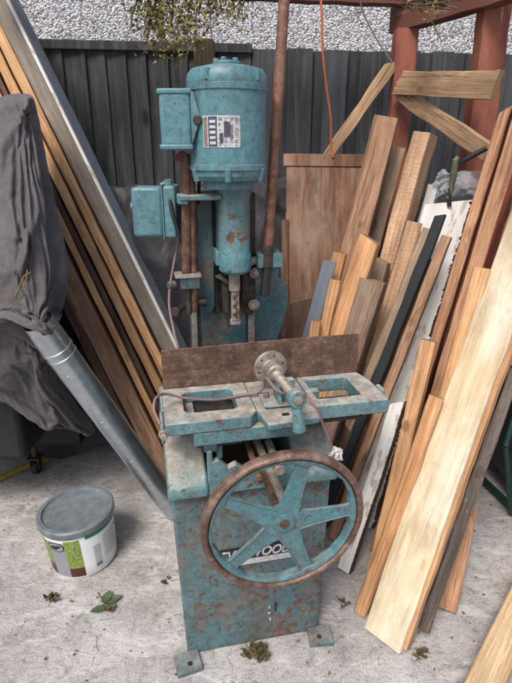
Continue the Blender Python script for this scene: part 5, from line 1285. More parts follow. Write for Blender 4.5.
    -17,12,-34,-15,11,-36,-19,16,-40,-19,13,-40,-19,9,-39,-27,16,-43,-30,22,-45,-30,22,-45,-30,22,-44,-28,19,-42,-28,20,-41,-38,20,-41,-50,16,-38,-53,17,-40,-49,14,-38,-45,11,-37,-46,11,-37,-54,8,-33,-50,9,-31,-47,11,-29,
    -52,6,-18,-46,8,-14,-33,9,-10,0,0,0,0,0,0,0,0,0,0,0,0,0,0,0,0,0,0,0,0,0,0,0,0,0,0,0,0,0,0,0,0,0,0,0,0,0,0,0,0,0,0,-12,25,-12,-19,40,-17,-17,27,-19,
    -18,35,-23,-16,35,-26,-17,43,-34,-16,45,-38,-15,40,-42,-14,35,-47,-12,33,-50,-11,33,-52,-10,31,-53,-9,31,-55,-8,34,-57,-7,35,-58,-6,35,-58,-5,33,-57,-5,32,-57,-4,32,-56,-4,33,-55,-3,34,-55,-3,33,-54,-3,38,-54,
    -7,34,-49,-8,35,-46,-8,30,-39,-10,32,-36,-16,37,-40,-14,35,-41,-11,27,-39,-16,15,-36,-16,10,-36,-18,15,-40,-21,17,-44,-22,12,-42,-27,18,-45,-31,23,-47,-30,23,-46,-30,20,-44,-29,21,-44,-28,21,-43,-39,20,-42,-51,16,-39,
    -56,18,-42,-52,13,-39,-49,11,-39,-52,12,-38,-60,9,-34,-57,10,-33,-57,7,-23,-56,8,-19,-41,7,-13,-33,9,-10,0,0,0,0,0,0,0,0,0,0,0,0,0,0,0,0,0,0,0,0,0,0,0,0,0,0,0,0,0,0,
    0,0,0,0,0,0,0,0,0,0,0,0,-11,26,-11,-17,41,-16,-17,28,-20,-18,33,-23,-16,36,-27,-15,35,-29,-15,40,-37,-14,44,-43,-12,42,-46,-12,37,-50,-11,35,-53,-10,31,-54,-9,28,-55,-8,32,-57,-7,35,-59,-6,36,-60,
    -5,36,-59,-5,34,-58,-4,33,-57,-3,32,-56,-3,31,-55,-3,30,-54,-3,35,-54,-6,33,-49,-9,42,-49,-10,43,-45,-13,33,-38,-12,29,-35,-14,29,-39,-13,28,-41,-12,23,-40,-17,14,-40,-18,14,-41,-23,20,-48,-23,18,-48,-29,23,-49,
    -31,26,-50,-32,23,-47,-32,24,-47,-31,24,-47,-30,24,-47,-38,25,-46,-47,14,-38,-58,12,-36,-56,11,-38,-55,11,-40,-61,10,-36,-63,10,-36,-65,6,-27,-63,8,-24,-54,8,-20,-37,5,-12,-32,7,-9,0,0,0,0,0,0,0,0,0,
    0,0,0,0,0,0,0,0,0,0,0,0,0,0,0,0,0,0,0,0,0,0,0,0,0,0,0,0,0,0,0,0,0,-12,27,-12,-16,40,-16,-16,25,-19,-17,32,-24,-15,34,-27,-14,34,-29,-12,32,-31,-12,37,-39,-12,44,-47,
    -10,44,-50,-10,40,-53,-8,34,-54,-8,31,-55,-7,27,-55,-6,31,-59,-6,35,-61,-6,37,-61,-4,37,-60,-4,37,-59,-3,35,-58,-3,34,-57,-2,32,-56,-1,38,-58,-4,36,-51,-7,46,-52,-8,45,-46,-14,36,-42,-11,32,-38,-7,25,-33,
    -11,28,-38,-16,27,-46,-15,25,-48,-19,17,-46,-21,19,-48,-27,25,-53,-28,23,-50,-31,25,-51,-31,21,-47,-30,20,-45,-29,21,-45,-35,24,-46,-44,23,-45,-54,13,-38,-65,9,-34,-69,13,-35,-62,8,-36,-65,9,-36,-70,6,-30,-67,9,-28,
    -60,10,-26,-48,5,-16,-34,5,-13,-32,6,-8,0,0,0,0,0,0,0,0,0,0,0,0,0,0,0,0,0,0,0,0,0,0,0,0,0,0,0,0,0,0,0,0,0,0,0,0,0,0,0,0,0,0,-11,27,-11,-15,41,-17,
    -16,25,-20,-15,30,-25,-15,32,-27,-13,34,-30,-11,31,-31,-10,29,-32,-10,36,-40,-10,43,-50,-8,45,-53,-7,41,-55,-7,35,-58,-7,26,-57,-9,18,-55,-8,20,-53,-7,30,-52,-4,36,-57,-5,36,-58,-4,37,-61,-3,34,-60,-5,35,-60,
    -3,36,-60,-3,36,-53,-4,46,-54,-9,43,-46,-15,33,-42,-10,30,-38,-7,25,-35,-8,25,-37,-23,26,-48,-22,22,-50,-18,22,-53,-17,20,-51,-23,20,-54,-22,12,-47,-27,11,-50,-26,5,-46,-27,6,-47,-36,8,-43,-42,12,-45,-52,3,-38,
    -60,2,-38,-66,4,-37,-71,8,-36,-68,5,-33,-72,5,-31,-75,6,-29,-60,11,-29,-52,8,-23,-41,3,-13,-31,4,-12,-31,5,-7,0,0,0,0,0,0,0,0,0,0,0,0,0,0,0,0,0,0,0,0,0,0,0,0,0,0,0,
    0,0,0,0,0,0,0,0,0,0,0,0,0,0,0,-9,27,-11,-14,40,-17,-15,26,-21,-15,31,-25,-14,30,-27,-12,33,-31,-10,32,-32,-9,29,-33,-8,28,-33,-7,34,-36,-8,37,-46,-7,38,-54,-5,34,-58,-6,25,-60,-8,18,-63,
    -8,16,-62,-9,17,-57,-8,22,-46,-3,31,-46,-6,36,-55,-6,29,-57,-7,25,-55,-7,24,-52,-4,37,-54,-3,43,-54,-4,46,-43,-6,43,-39,-6,37,-39,-10,39,-45,-7,35,-44,-22,35,-53,-25,13,-51,-17,1,-48,-19,-3,-55,-18,-2,-55,
    -18,0,-49,-23,2,-48,-23,-2,-46,-33,0,-44,-32,1,-43,-45,-1,-37,-51,2,-40,-52,2,-38,-51,0,-33,-53,2,-32,-52,3,-30,-56,3,-27,-61,3,-25,-48,4,-18,-40,3,-15,-33,3,-13,-44,0,-5,-36,4,-6,0,0,0,0,0,0,
    0,0,0,0,0,0,0,0,0,0,0,0,0,0,0,0,0,0,0,0,0,0,0,0,0,0,0,0,0,0,0,0,0,0,0,0,-12,28,-11,-15,42,-17,-16,28,-21,-15,29,-24,-13,30,-29,-11,32,-31,-9,32,-32,-8,30,-34,
    -6,32,-34,-6,29,-32,-6,33,-33,-6,34,-38,-5,29,-52,-6,29,-60,-2,34,-62,-2,26,-62,-2,25,-61,-5,17,-58,-5,20,-51,-5,30,-39,-7,40,-35,-3,43,-33,-1,41,-29,2,40,-29,1,40,-36,1,40,-38,-7,36,-30,-8,33,-30,
    -4,39,-29,-1,30,-38,-14,28,-51,-18,5,-49,-16,-3,-49,-15,-10,-50,-12,-11,-50,-13,-6,-45,-17,-3,-46,-27,-3,-47,-25,-3,-41,-37,-2,-42,-41,1,-40,-41,-1,-34,-44,-6,-23,-40,-6,-19,-40,-4,-17,-40,-3,-18,-45,-3,-13,-42,-3,-13,
    -32,1,-14,-30,2,-14,-33,2,-12,-45,-1,-5,-26,-1,-1,0,0,0,0,0,0,0,0,0,0,0,0,0,0,0,0,0,0,0,0,0,0,0,0,0,0,0,0,0,0,0,0,0,0,0,0,0,0,0,0,0,0,-13,27,-10,
    -16,40,-17,-17,33,-20,-15,33,-25,-13,26,-28,-10,26,-29,-9,28,-28,-6,25,-30,-5,25,-30,-4,32,-33,-6,26,-33,-7,26,-27,-4,34,-28,-11,27,-40,-9,28,-55,-8,20,-55,-2,18,-55,0,21,-61,-8,21,-60,-14,28,-40,-6,37,-34,
    -5,40,-30,1,40,-27,2,37,-25,1,37,-28,2,36,-27,2,40,-32,1,34,-33,3,30,-28,-9,30,-39,-13,27,-51,-25,26,-55,-27,11,-54,-23,14,-51,-18,10,-50,-16,-6,-43,-14,-8,-41,-17,-5,-38,-30,-5,-41,-35,-5,-41,-36,-7,-31,
    -38,-9,-22,-38,-8,-19,-33,-9,-14,-33,-8,-15,-35,-3,-18,-40,-5,-13,-34,-2,-15,-35,-3,-12,-36,-3,-11,-39,-2,-9,-30,-3,-4,-27,-1,2,0,0,0,0,0,0,0,0,0,0,0,0,0,0,0,0,0,0,0,0,0,0,0,0,
    0,0,0,0,0,0,0,0,0,0,0,0,0,0,0,0,0,0,-13,28,-10,-12,34,-14,-16,38,-23,-15,29,-20,-14,36,-27,-12,37,-28,-10,35,-29,-4,34,-32,1,36,-31,3,33,-32,3,34,-33,5,29,-24,6,29,-10,3,36,-29,
    -1,26,-32,3,29,-36,3,24,-29,6,21,-44,4,17,-57,-2,20,-40,-11,42,-36,-1,38,-37,4,40,-32,7,46,-31,5,43,-31,10,38,-28,10,27,-24,10,21,-23,4,26,-31,2,37,-18,2,36,-21,0,32,-25,-10,19,-24,-27,12,-25,
    -38,8,-37,-34,15,-35,-31,5,-39,-23,-6,-40,-26,-10,-34,-27,-8,-30,-34,-8,-31,-33,-10,-21,-31,-9,-15,-38,-9,-14,-44,-9,-11,-42,-12,-2,-43,-12,-6,-40,-8,-8,-37,-5,-9,-37,-5,-10,-36,-4,-7,-34,-3,-3,-25,1,3,0,0,0,
    0,0,0,0,0,0,0,0,0,0,0,0,0,0,0,0,0,0,0,0,0,0,0,0,0,0,0,0,0,0,0,0,0,0,0,0,0,0,0,-13,32,-12,-13,34,-19,-18,30,-14,-17,30,-27,-16,31,-23,-12,28,-24,-10,28,-24,
    -5,26,-22,0,28,-25,3,27,-30,5,29,-30,2,35,-31,0,25,-18,2,29,-11,9,37,-13,4,38,-24,13,36,-26,14,35,-30,16,32,-41,9,24,-37,9,34,-25,13,43,-22,6,41,-43,10,46,-41,11,44,-37,11,41,-34,14,30,-23,
    12,26,-27,13,28,-35,3,31,-20,-19,34,-4,-11,25,-2,-7,10,3,-19,3,-4,-20,0,-5,-27,3,-12,-41,8,-22,-43,9,-31,-37,12,-29,-31,4,-31,-31,-11,-27,-32,-17,-17,-37,-11,-13,-39,-8,-12,-40,-8,-5,-36,-11,-4,-25,-10,-3,
    -28,-10,-3,-29,-5,-5,-30,-3,-6,-30,-4,-6,-28,-2,-2,-29,0,5,0,0,0,0,0,0,0,0,0,0,0,0,0,0,0,0,0,0,0,0,0,0,0,0,0,0,0,0,0,0,0,0,0,0,0,0,0,0,0,0,0,0,
    -14,33,-13,-17,28,-18,-16,28,-22,-15,27,-26,-11,28,-22,-2,33,-26,-2,38,-24,1,35,-24,5,28,-29,5,32,-30,6,30,-31,5,30,-25,2,30,-26,2,29,-20,4,29,-13,11,29,-21,8,36,-7,6,30,-19,14,31,-31,9,30,-20,
    12,31,-17,12,28,-11,17,35,-15,16,30,-26,14,27,-28,14,28,-18,17,33,-23,19,35,-32,21,43,-23,8,37,-13,-22,47,-2,-44,47,8,-43,32,13,-49,19,9,-24,1,6,-2,-16,10,-12,-7,4,-26,5,-5,-24,-2,-28,-23,-2,-35,
    -37,1,-31,-34,-10,-24,-28,-16,-15,-31,-15,1,-31,-15,3,-30,-14,1,-31,-13,0,-34,-10,5,-40,-2,0,-39,-8,1,-36,-8,5,-35,-5,4,-28,0,4,0,0,0,0,0,0,0,0,0,0,0,0,0,0,0,0,0,0,0,0,0,
    0,0,0,0,0,0,0,0,0,0,0,0,0,0,0,0,0,0,0,0,0,-9,29,-14,-8,32,-20,-13,31,-24,-1,31,-30,-3,32,-26,3,30,-26,2,33,-22,4,31,-23,9,31,-34,7,32,-37,9,28,-34,3,30,-28,3,35,-30,
    6,34,-31,6,35,-31,9,33,-26,9,34,-24,13,32,-28,5,27,-31,4,32,-33,10,37,-28,8,26,-13,9,30,-19,13,24,-18,16,24,-8,14,25,-3,12,25,-12,15,28,-30,25,40,-34,28,37,-20,-3,29,0,-39,46,6,-47,43,-3,
    -40,37,2,-30,25,-1,-10,2,6,-1,-11,6,-6,-2,4,-17,8,-5,-11,2,-20,-23,-7,-33,-38,-13,-29,-36,-21,-16,-31,-17,-5,-33,-10,-5,-22,-13,-2,-22,-13,1,-27,-11,7,-27,0,8,-34,-5,1,-36,-11,6,-28,-6,4,-29,-2,5,
    0,0,0,0,0,0,0,0,0,0,0,0,0,0,0,0,0,0,0,0,0,0,0,0,0,0,0,0,0,0,0,0,0,0,0,0,0,0,0,0,0,0,-3,35,-20,6,34,-26,11,36,-32,12,34,-35,11,35,-33,11,36,-33,
    7,33,-29,4,37,-32,6,33,-39,11,30,-42,14,32,-45,6,33,-39,5,34,-37,2,32,-36,8,34,-40,10,33,-38,16,35,-37,15,33,-40,21,28,-43,21,28,-39,17,36,-38,21,35,-35,17,32,-32,10,28,-32,9,29,-27,4,32,-23,
    5,35,-29,4,34,-40,17,36,-34,31,37,-29,28,24,-8,-8,19,13,-15,26,7,-4,26,4,-5,28,-7,-8,28,-16,4,7,-13,2,0,3,-5,20,2,-18,25,-10,-25,20,-26,-34,-9,-36,-31,-13,-26,-33,-30,-1,-40,-27,2,-32,-15,10,
    -33,-14,7,-34,-9,13,-39,0,13,-33,3,0,-28,-10,8,-31,-8,4,-35,1,2,0,0,0,0,0,0,0,0,0,0,0,0,0,0,0,0,0,0,0,0,0,0,0,0,0,0,0,0,0,0,0,0,0,0,0,0,0,0,0,
    0,0,0,10,25,-9,8,29,-25,12,26,-25,8,24,-26,9,25,-23,7,25,-22,7,26,-22,5,26,-17,4,25,-22,6,24,-23,4,22,-27,13,24,-29,8,23,-21,5,26,-10,1,21,-29,5,24,-22,6,24,-30,7,24,-26,10,16,-28,
    17,14,-26,12,24,-16,14,21,-21,16,20,-16,-1,20,-30,5,20,-26,8,19,-19,12,21,-18,0,22,-29,2,23,-27,14,26,-12,12,31,-2,12,13,2,3,3,11,14,2,7,13,7,-3,11,16,-14,10,14,-17,7,0,-8,4,11,5,
    -10,17,-4,-14,18,-16,-21,-1,-30,-18,5,-22,-23,-17,-13,-21,-15,-5,-33,-13,4,-28,-7,6,-29,-1,9,-28,0,8,-30,1,-4,-26,-3,-3,-27,-8,0,-28,3,0,0,0,0,0,0,0,0,0,0,0,0,0,0,0,0,0,0,0,
    0,0,0,0,0,0,0,0,0,0,0,0,0,0,0,0,0,0,0,0,0,0,0,0,0,0,0,0,0,0,0,0,0,0,0,0,0,0,0,0,0,0,0,0,0,0,0,0,0,0,0,0,0,0,0,0,0,0,0,0,
    0,0,0,0,0,0,0,0,0,0,0,0,0,0,0,0,0,0,0,0,0,0,0,0,0,0,0,0,0,0,0,0,0,0,0,0,0,0,0,0,0,0,0,0,0,0,0,0,0,0,0,0,0,0,0,0,0,0,0,0,
    0,0,0,0,0,0,0,0,0,0,0,0,0,0,0,0,0,0,0,0,0,0,0,0,0,0,0,0,0,0,0,0,0,0,0,0,0,0,0,0,0,0,0,0,0,0,0,0,0,0,0,0,0,0,0,0,0,0,0,0,
    0,0,0,0,0,0,0,0,0,0,0,0,0,0,0,0,0,0,0,0,0,0,0,0,0,0,0,0,0,0,0,0,0,0,0,0,0,0,0,0,0,0,0,0,0,0,0,0,0,0,0,0,0,0,0,0,0,0,0,0,
    0,0,0,0,0,0,0,0,0,0,0,0,0,0,0,0,0,0,0,0,0,0,0,0,0,0,0,0,0,0,0,0,0,0,0,0,0,0,0,0,0,0,0,0,0,0,0,0,0,0,0,0,0,0,0,0,0,0,0,0,
    0,0,0,0,0,0,0,0,0,0,0,0,0,0,0,0,0,0,0,0,0,0,0,0,0,0,0,0,0,0,0,0,0,0,0,0,0,0,0,0,0,0,0,0,0,0,0,0,0,0,0,0,0,0,0,0,0,0,0,0,
    0,0,0,0,0,0,0,0,0,0,0,0,0,0,0,0,0,0,0,0,0,0,0,0,0,0,0,0,0,0,0,0,0,0,0,0,0,0,0,0,0,0,0,0,0,0,0,0,0,0,0,0,0,0,0,0,0,0,0,0,
    0,0,0,0,0,0,0,0,0,0,0,0,0,0,0,0,0,0,0,0,0,0,0,0,0,0,0,0,0,0,0,0,0,0,0,0,0,0,0,0,0,0,0,0,0,0,0,0,0,0,0,0,0,0,0,0,0,0,0,0,
    0,0,0,0,0,0,0,0,0,0,0,0,0,0,0,0,0,0,0,0,0,0,0,0,0,0,0,0,0,0,0,0,0,0,0,0,0,0,0,0,0,0,0,0,0,0,0,0,0,0,0,0,0,0,0,0,0,0,0,0,
    0,0,0,0,0,0,0,0,0,0,0,0,0,0,0,0,0,0,0,0,0,0,0,0,0,0,0,0,0,0,0,0,0,0,0,0,0,0,0,0,0,0,0,0,0,0,0,0,0,0,0,0,0,0,0,0,0,0,0,0,
    0,0,0,0,0,0,0,0,0,0,0,0,0,0,0,0,0,0,0,0,0,
    ],
    'skirt': [
    0,0,0,0,0,0,0,0,0,0,0,0,0,0,0,0,0,0,0,0,0,0,0,0,0,0,0,0,0,0,0,0,0,0,0,0,0,0,0,0,0,0,0,0,0,0,0,0,0,0,0,0,0,0,0,0,0,0,0,0,
    0,0,0,0,0,0,0,0,0,0,0,0,0,0,0,0,0,0,0,0,0,0,0,0,0,0,0,0,0,0,0,0,0,0,0,0,0,0,0,0,0,0,0,0,0,0,0,0,0,0,0,0,0,0,0,0,0,0,0,0,
    0,0,0,0,0,0,0,0,0,0,0,0,0,0,0,0,0,0,0,0,0,0,0,0,0,0,0,0,0,0,0,0,0,0,0,0,0,0,0,0,0,0,0,0,0,0,0,0,0,0,0,0,0,0,0,0,0,0,0,0,
    0,0,0,0,0,0,0,0,0,0,0,0,0,0,0,0,0,0,0,0,0,0,0,0,0,0,0,0,0,0,0,0,0,0,0,0,0,0,0,0,0,0,0,0,0,0,0,0,0,0,0,0,0,0,0,0,0,0,0,0,
    0,0,0,0,0,0,0,0,0,0,0,0,0,0,0,0,0,0,0,0,0,0,0,0,0,0,0,0,0,0,0,0,0,0,0,0,0,0,0,0,0,0,0,0,0,0,0,0,0,0,0,0,0,0,0,0,0,0,0,0,
    0,0,0,0,0,0,0,0,0,0,0,0,0,0,0,0,0,0,0,0,0,0,0,0,0,0,0,0,0,0,0,0,0,0,0,0,0,0,0,0,0,0,0,0,0,0,0,0,0,0,0,0,0,0,0,0,0,0,0,0,
    0,0,0,0,0,0,0,0,0,0,0,0,0,0,0,0,0,0,0,0,0,0,0,0,0,0,0,0,0,0,0,0,0,0,0,0,0,0,0,0,0,0,0,0,0,0,0,0,0,0,0,0,0,0,0,0,0,0,0,0,
    0,0,0,0,0,0,0,0,0,0,0,0,0,0,0,0,0,0,0,0,0,0,0,0,0,0,0,0,0,0,0,0,0,0,0,0,0,0,0,0,0,0,0,0,0,0,0,0,0,0,0,0,0,0,0,0,0,0,0,0,
    0,0,0,0,0,0,0,0,0,0,0,0,0,0,0,0,0,0,0,0,0,0,0,0,0,0,0,0,0,0,0,0,0,0,0,0,0,0,0,0,0,0,0,0,0,0,0,0,0,0,0,0,0,0,0,0,0,0,0,0,
    0,0,0,0,0,0,0,0,0,0,0,0,0,0,0,0,0,0,0,0,0,0,0,0,0,0,0,0,0,0,0,0,0,0,0,0,0,0,0,0,0,0,0,0,0,0,0,0,0,0,0,0,0,0,0,0,0,0,0,0,
    0,0,0,0,0,0,0,0,0,0,0,0,0,0,0,0,0,0,0,0,0,0,0,0,0,0,0,0,0,0,0,0,0,0,0,0,0,0,0,0,0,0,0,0,0,0,0,0,0,0,0,0,0,0,0,0,0,0,0,0,
    0,0,0,0,0,0,0,0,0,0,0,0,0,0,0,0,0,0,0,0,0,0,0,0,0,0,0,0,0,0,0,0,0,0,0,0,0,0,0,0,0,0,0,0,0,0,0,0,0,0,0,0,0,0,0,0,0,0,0,0,
    0,0,0,0,0,0,0,0,0,0,0,0,0,0,0,0,0,0,0,0,0,0,0,0,0,0,0,0,0,0,0,0,0,0,0,0,0,0,0,0,0,0,0,0,0,0,0,0,0,0,0,0,0,0,0,0,0,0,0,0,
    0,0,0,0,0,0,0,0,0,0,0,0,0,0,0,0,0,0,0,0,0,0,0,0,0,0,0,0,0,0,0,0,0,0,0,0,0,0,0,0,0,0,0,0,0,0,0,0,0,0,0,0,0,0,0,0,0,0,0,0,
    0,0,0,0,0,0,0,0,0,0,0,0,0,0,0,0,0,0,0,0,0,0,0,0,0,0,0,0,0,0,0,0,0,0,0,0,0,0,0,0,0,0,0,0,0,0,0,0,0,0,0,0,0,0,0,0,0,0,0,0,
    0,0,0,0,0,0,0,0,0,0,0,0,0,0,0,0,0,0,0,0,0,0,0,0,0,0,0,0,0,0,0,0,0,0,0,0,0,0,0,0,0,0,0,0,0,0,0,0,0,0,0,0,0,0,0,0,0,0,0,0,
    0,0,0,0,0,0,0,0,0,0,0,0,0,0,0,0,0,0,0,0,0,0,0,0,0,0,0,0,0,0,0,0,0,0,0,0,0,0,0,0,0,0,0,0,0,0,0,0,0,0,0,0,0,0,0,0,0,0,0,0,
    0,0,0,0,0,0,0,0,0,0,0,0,0,0,0,0,0,0,0,0,0,0,0,0,0,0,0,0,0,0,0,0,0,0,0,0,0,0,0,0,0,0,0,0,0,0,0,0,0,0,0,0,0,0,0,0,0,0,0,0,
    0,0,0,0,0,0,0,0,0,0,0,0,0,0,0,0,0,0,0,0,0,0,0,0,0,0,0,0,0,0,0,0,0,0,0,0,0,0,0,0,0,0,0,0,0,0,0,0,0,0,0,0,0,0,0,0,0,0,0,0,
    0,0,0,0,0,0,0,0,0,0,0,0,0,0,0,0,0,0,0,0,0,0,0,0,0,0,0,0,0,0,0,0,0,0,0,0,0,0,0,0,0,0,0,0,0,0,0,0,0,0,0,0,0,0,0,0,0,0,0,0,
    0,0,0,0,0,0,0,0,0,0,0,0,0,0,0,0,0,0,0,0,0,0,0,0,0,0,0,0,0,0,0,0,0,0,0,0,0,0,0,0,0,0,0,0,0,0,0,0,0,0,0,0,0,0,0,0,0,0,0,0,
    0,0,0,0,0,0,0,0,0,0,0,0,0,0,0,0,0,0,0,0,0,0,0,0,0,0,0,0,0,0,0,0,0,0,0,0,0,0,0,0,0,0,0,0,0,0,0,0,0,0,0,0,0,0,0,0,0,0,0,0,
    0,0,0,0,0,0,0,0,0,0,0,0,0,0,0,0,0,0,0,0,0,0,0,0,0,0,0,0,0,0,0,0,0,0,0,0,0,0,0,0,0,0,0,0,0,0,0,0,0,0,0,0,0,0,0,0,0,0,0,0,
    0,0,0,0,0,0,0,0,0,0,0,0,0,0,0,0,0,0,0,0,0,0,0,0,0,0,0,0,0,0,0,0,0,0,0,0,0,0,0,0,0,0,0,0,0,0,0,0,0,0,0,0,0,0,0,0,0,0,0,0,
    0,0,0,0,0,0,0,0,0,0,0,0,0,0,0,0,0,0,0,0,0,0,0,0,0,0,0,0,0,0,0,0,0,0,0,0,0,0,0,0,0,0,0,0,0,0,0,0,0,0,0,-11,24,16,-7,28,7,0,28,5,
    -2,37,-6,11,36,-2,-7,24,17,2,28,19,-4,29,17,-2,27,7,7,23,1,9,24,-4,-10,28,2,-14,29,7,-17,30,10,-11,30,23,-9,28,21,1,29,24,4,30,24,4,30,23,4,29,22,3,30,22,6,29,22,4,30,21,
    2,31,18,-2,33,15,-8,28,15,-16,22,13,-15,27,22,-18,28,23,-21,25,21,-22,23,24,-23,25,25,-26,17,19,-28,12,17,-23,-3,14,-24,-4,13,-28,-3,13,-28,-2,13,-29,-2,16,-24,-6,10,-27,-9,16,-22,-14,9,-29,-12,6,
    -24,-5,14,-29,-15,7,-20,-4,7,3,-2,-1,0,0,0,0,0,0,0,0,0,0,0,0,0,0,0,0,0,0,0,0,0,0,0,0,-12,29,23,-15,37,38,-7,36,41,-20,32,43,-20,35,37,-13,26,49,-11,24,48,-4,24,44,
    -4,26,43,0,24,32,9,27,18,13,49,8,-9,39,-1,-13,35,-5,-19,33,15,-9,39,25,-3,35,30,-1,37,32,-1,40,35,0,41,33,-1,40,32,1,38,33,-2,36,31,-7,37,30,-16,43,27,-17,44,27,-28,33,30,-28,37,32,
    -34,31,27,-38,32,31,-37,37,43,-38,33,40,-44,27,35,-42,4,28,-46,-6,23,-44,-6,20,-42,-8,19,-40,-4,20,-41,-5,20,-43,-6,20,-43,-4,20,-39,-5,20,-25,-8,8,-30,-9,14,-32,-12,8,-18,-5,7,2,-2,-1,0,0,0,
    0,0,0,0,0,0,0,0,0,0,0,0,0,0,0,0,0,0,0,0,0,-13,23,20,-11,36,36,-5,39,39,-11,34,40,-5,23,49,-6,32,49,-8,28,52,-6,31,54,-2,35,55,1,34,57,4,27,46,6,29,28,9,30,23,
    3,45,15,-14,27,12,-18,28,28,-16,34,30,-14,33,32,-7,35,33,-9,36,33,-3,32,33,-2,29,34,-6,29,26,-6,29,24,-9,29,23,-19,39,27,-17,24,33,-12,18,33,-13,17,34,-13,22,40,-24,25,42,-29,16,38,-27,6,37,
    -26,-2,31,-28,0,28,-29,-3,26,-26,-2,25,-26,0,25,-27,-2,24,-27,-1,24,-30,-1,23,-33,-4,19,-38,-8,16,-36,-7,15,-19,-3,14,-23,-6,6,1,-2,-1,0,0,0,0,0,0,0,0,0,0,0,0,0,0,0,0,0,0,
    0,0,0,0,0,0,-14,22,18,-10,29,33,-8,31,37,-8,27,39,-10,18,48,-6,22,50,-3,24,45,0,23,49,2,28,51,5,27,48,4,33,47,10,40,40,10,37,39,11,31,39,-13,32,20,-13,25,23,-12,30,29,-11,38,24,
    -10,38,28,-9,41,29,-5,44,38,-4,45,39,-5,43,38,-9,42,30,-15,38,26,-16,39,24,-15,24,27,-12,22,30,-18,27,41,-21,25,42,-22,12,39,-28,3,35,-33,3,35,-29,0,31,-36,-1,33,-38,-4,30,-37,-1,31,-37,-1,29,
    -37,-1,28,-35,-2,26,-34,-3,24,-35,-4,20,-42,-10,16,-35,-7,14,-19,-4,13,-24,-8,5,-3,-5,-2,0,0,0,0,0,0,0,0,0,0,0,0,0,0,0,0,0,0,0,0,0,0,0,0,-15,22,17,-14,29,31,-9,30,35,
    -9,25,33,-12,18,46,-11,17,52,-7,21,44,-3,21,47,-3,25,52,-1,29,50,-2,25,48,-3,31,56,-2,24,53,1,29,45,5,26,41,-12,29,24,-13,32,22,-13,38,24,-11,36,27,-10,38,28,-8,34,37,-9,36,40,-11,36,39,
    -16,34,35,-20,32,32,-19,29,30,-18,34,35,-18,36,44,-19,27,42,-13,15,43,-15,12,39,-26,8,37,-35,3,32,-35,0,32,-25,3,35,-24,1,34,-30,-1,31,-28,-1,30,-29,0,29,-34,-3,25,-34,-4,23,-32,-4,20,-42,-10,15,
    -35,-8,13,-19,-5,12,-25,-10,5,-9,-7,-2,0,0,0,0,0,0,0,0,0,0,0,0,0,0,0,0,0,0,0,0,0,0,0,0,-16,22,16,-19,31,30,-10,30,33,-11,26,33,-12,19,41,-15,19,52,-10,23,46,-8,27,51,
    -7,23,51,-9,22,53,-5,27,49,-3,28,50,-3,27,48,-2,20,42,2,27,42,-3,38,43,-9,38,35,-10,43,39,-9,46,43,-7,46,45,-7,43,46,-10,45,44,-10,45,43,-20,42,40,-24,41,36,-22,43,49,-22,45,46,-22,24,48,
    -19,18,46,-20,17,45,-19,9,39,-26,6,36,-21,3,33,-28,7,35,-35,3,38,-29,1,34,-38,-3,32,-38,-4,30,-34,-4,27,-33,-4,25,-34,-5,22,-33,-6,19,-42,-11,14,-36,-10,12,-21,-6,11,-21,-7,6,-23,-8,3,0,0,0,
    0,0,0,0,0,0,0,0,0,0,0,0,0,0,0,0,0,0,0,0,0,-17,23,16,-20,30,29,-12,29,31,-15,30,36,-15,23,42,-13,20,46,-12,25,47,-12,21,51,-11,26,53,-10,28,55,-9,33,54,-7,29,54,-6,28,51,
    -6,23,45,-7,31,48,-6,38,46,-8,47,46,-8,53,45,-7,49,45,-7,40,44,-8,33,45,-8,27,46,-18,40,49,-22,49,50,-21,48,50,-23,36,49,-21,36,49,-17,34,51,-29,24,49,-27,19,45,-28,11,40,-36,11,39,-28,4,35,
    -32,6,35,-39,3,37,-36,1,34,-33,2,34,-40,-6,28,-42,-7,26,-42,-7,23,-37,-7,20,-36,-8,17,-43,-12,13,-37,-11,11,-29,-8,10,-19,-4,7,-22,-9,-1,0,0,0,0,0,0,0,0,0,0,0,0,0,0,0,0,0,0,
    0,0,0,0,0,0,-17,23,16,-19,30,27,-15,29,29,-17,30,37,-18,24,43,-17,21,47,-15,18,48,-15,22,51,-13,25,53,-12,27,54,-12,26,55,-10,26,53,-9,27,52,-8,25,49,-8,29,49,-9,38,48,-9,45,46,-8,48,45,
    -9,42,45,-9,32,45,-10,24,46,-10,24,45,-15,33,47,-21,41,47,-20,41,47,-19,36,48,-17,29,48,-21,39,55,-27,31,51,-33,18,46,-33,9,41,-31,8,39,-40,8,39,-36,4,35,-43,4,36,-43,3,34,-35,0,33,-35,0,32,
    -41,-6,26,-46,-10,22,-47,-10,18,-40,-11,14,-45,-14,11,-41,-12,9,-30,-9,9,-18,-4,6,-22,-10,-2,0,0,0,0,0,0,0,0,0,0,0,0,0,0,0,0,0,0,0,0,0,0,0,0,-19,24,17,-19,31,26,-18,28,29,
    -20,31,37,-20,24,43,-19,20,47,-18,18,49,-17,20,51,-16,25,53,-15,27,55,-14,27,55,-13,27,54,-12,27,53,-12,28,51,-11,27,49,-11,32,48,-11,39,46,-11,38,48,-12,32,48,-11,23,47,-12,24,46,-12,23,45,-13,26,45,
    -18,31,44,-16,25,46,-16,26,44,-22,34,52,-23,40,55,-25,33,52,-33,24,47,-38,12,42,-37,9,39,-49,10,41,-49,10,39,-44,7,36,-37,4,36,-41,1,32,-38,0,31,-37,1,30,-43,-5,24,-52,-13,16,-47,-14,12,-48,-15,9,
    -46,-14,7,-32,-10,7,-17,-6,6,-19,-9,-2,0,0,0,0,0,0,0,0,0,0,0,0,0,0,0,0,0,0,0,0,0,0,0,0,-15,24,14,-20,34,26,-21,29,28,-22,26,37,-22,23,43,-22,20,47,-21,18,49,-20,20,52,
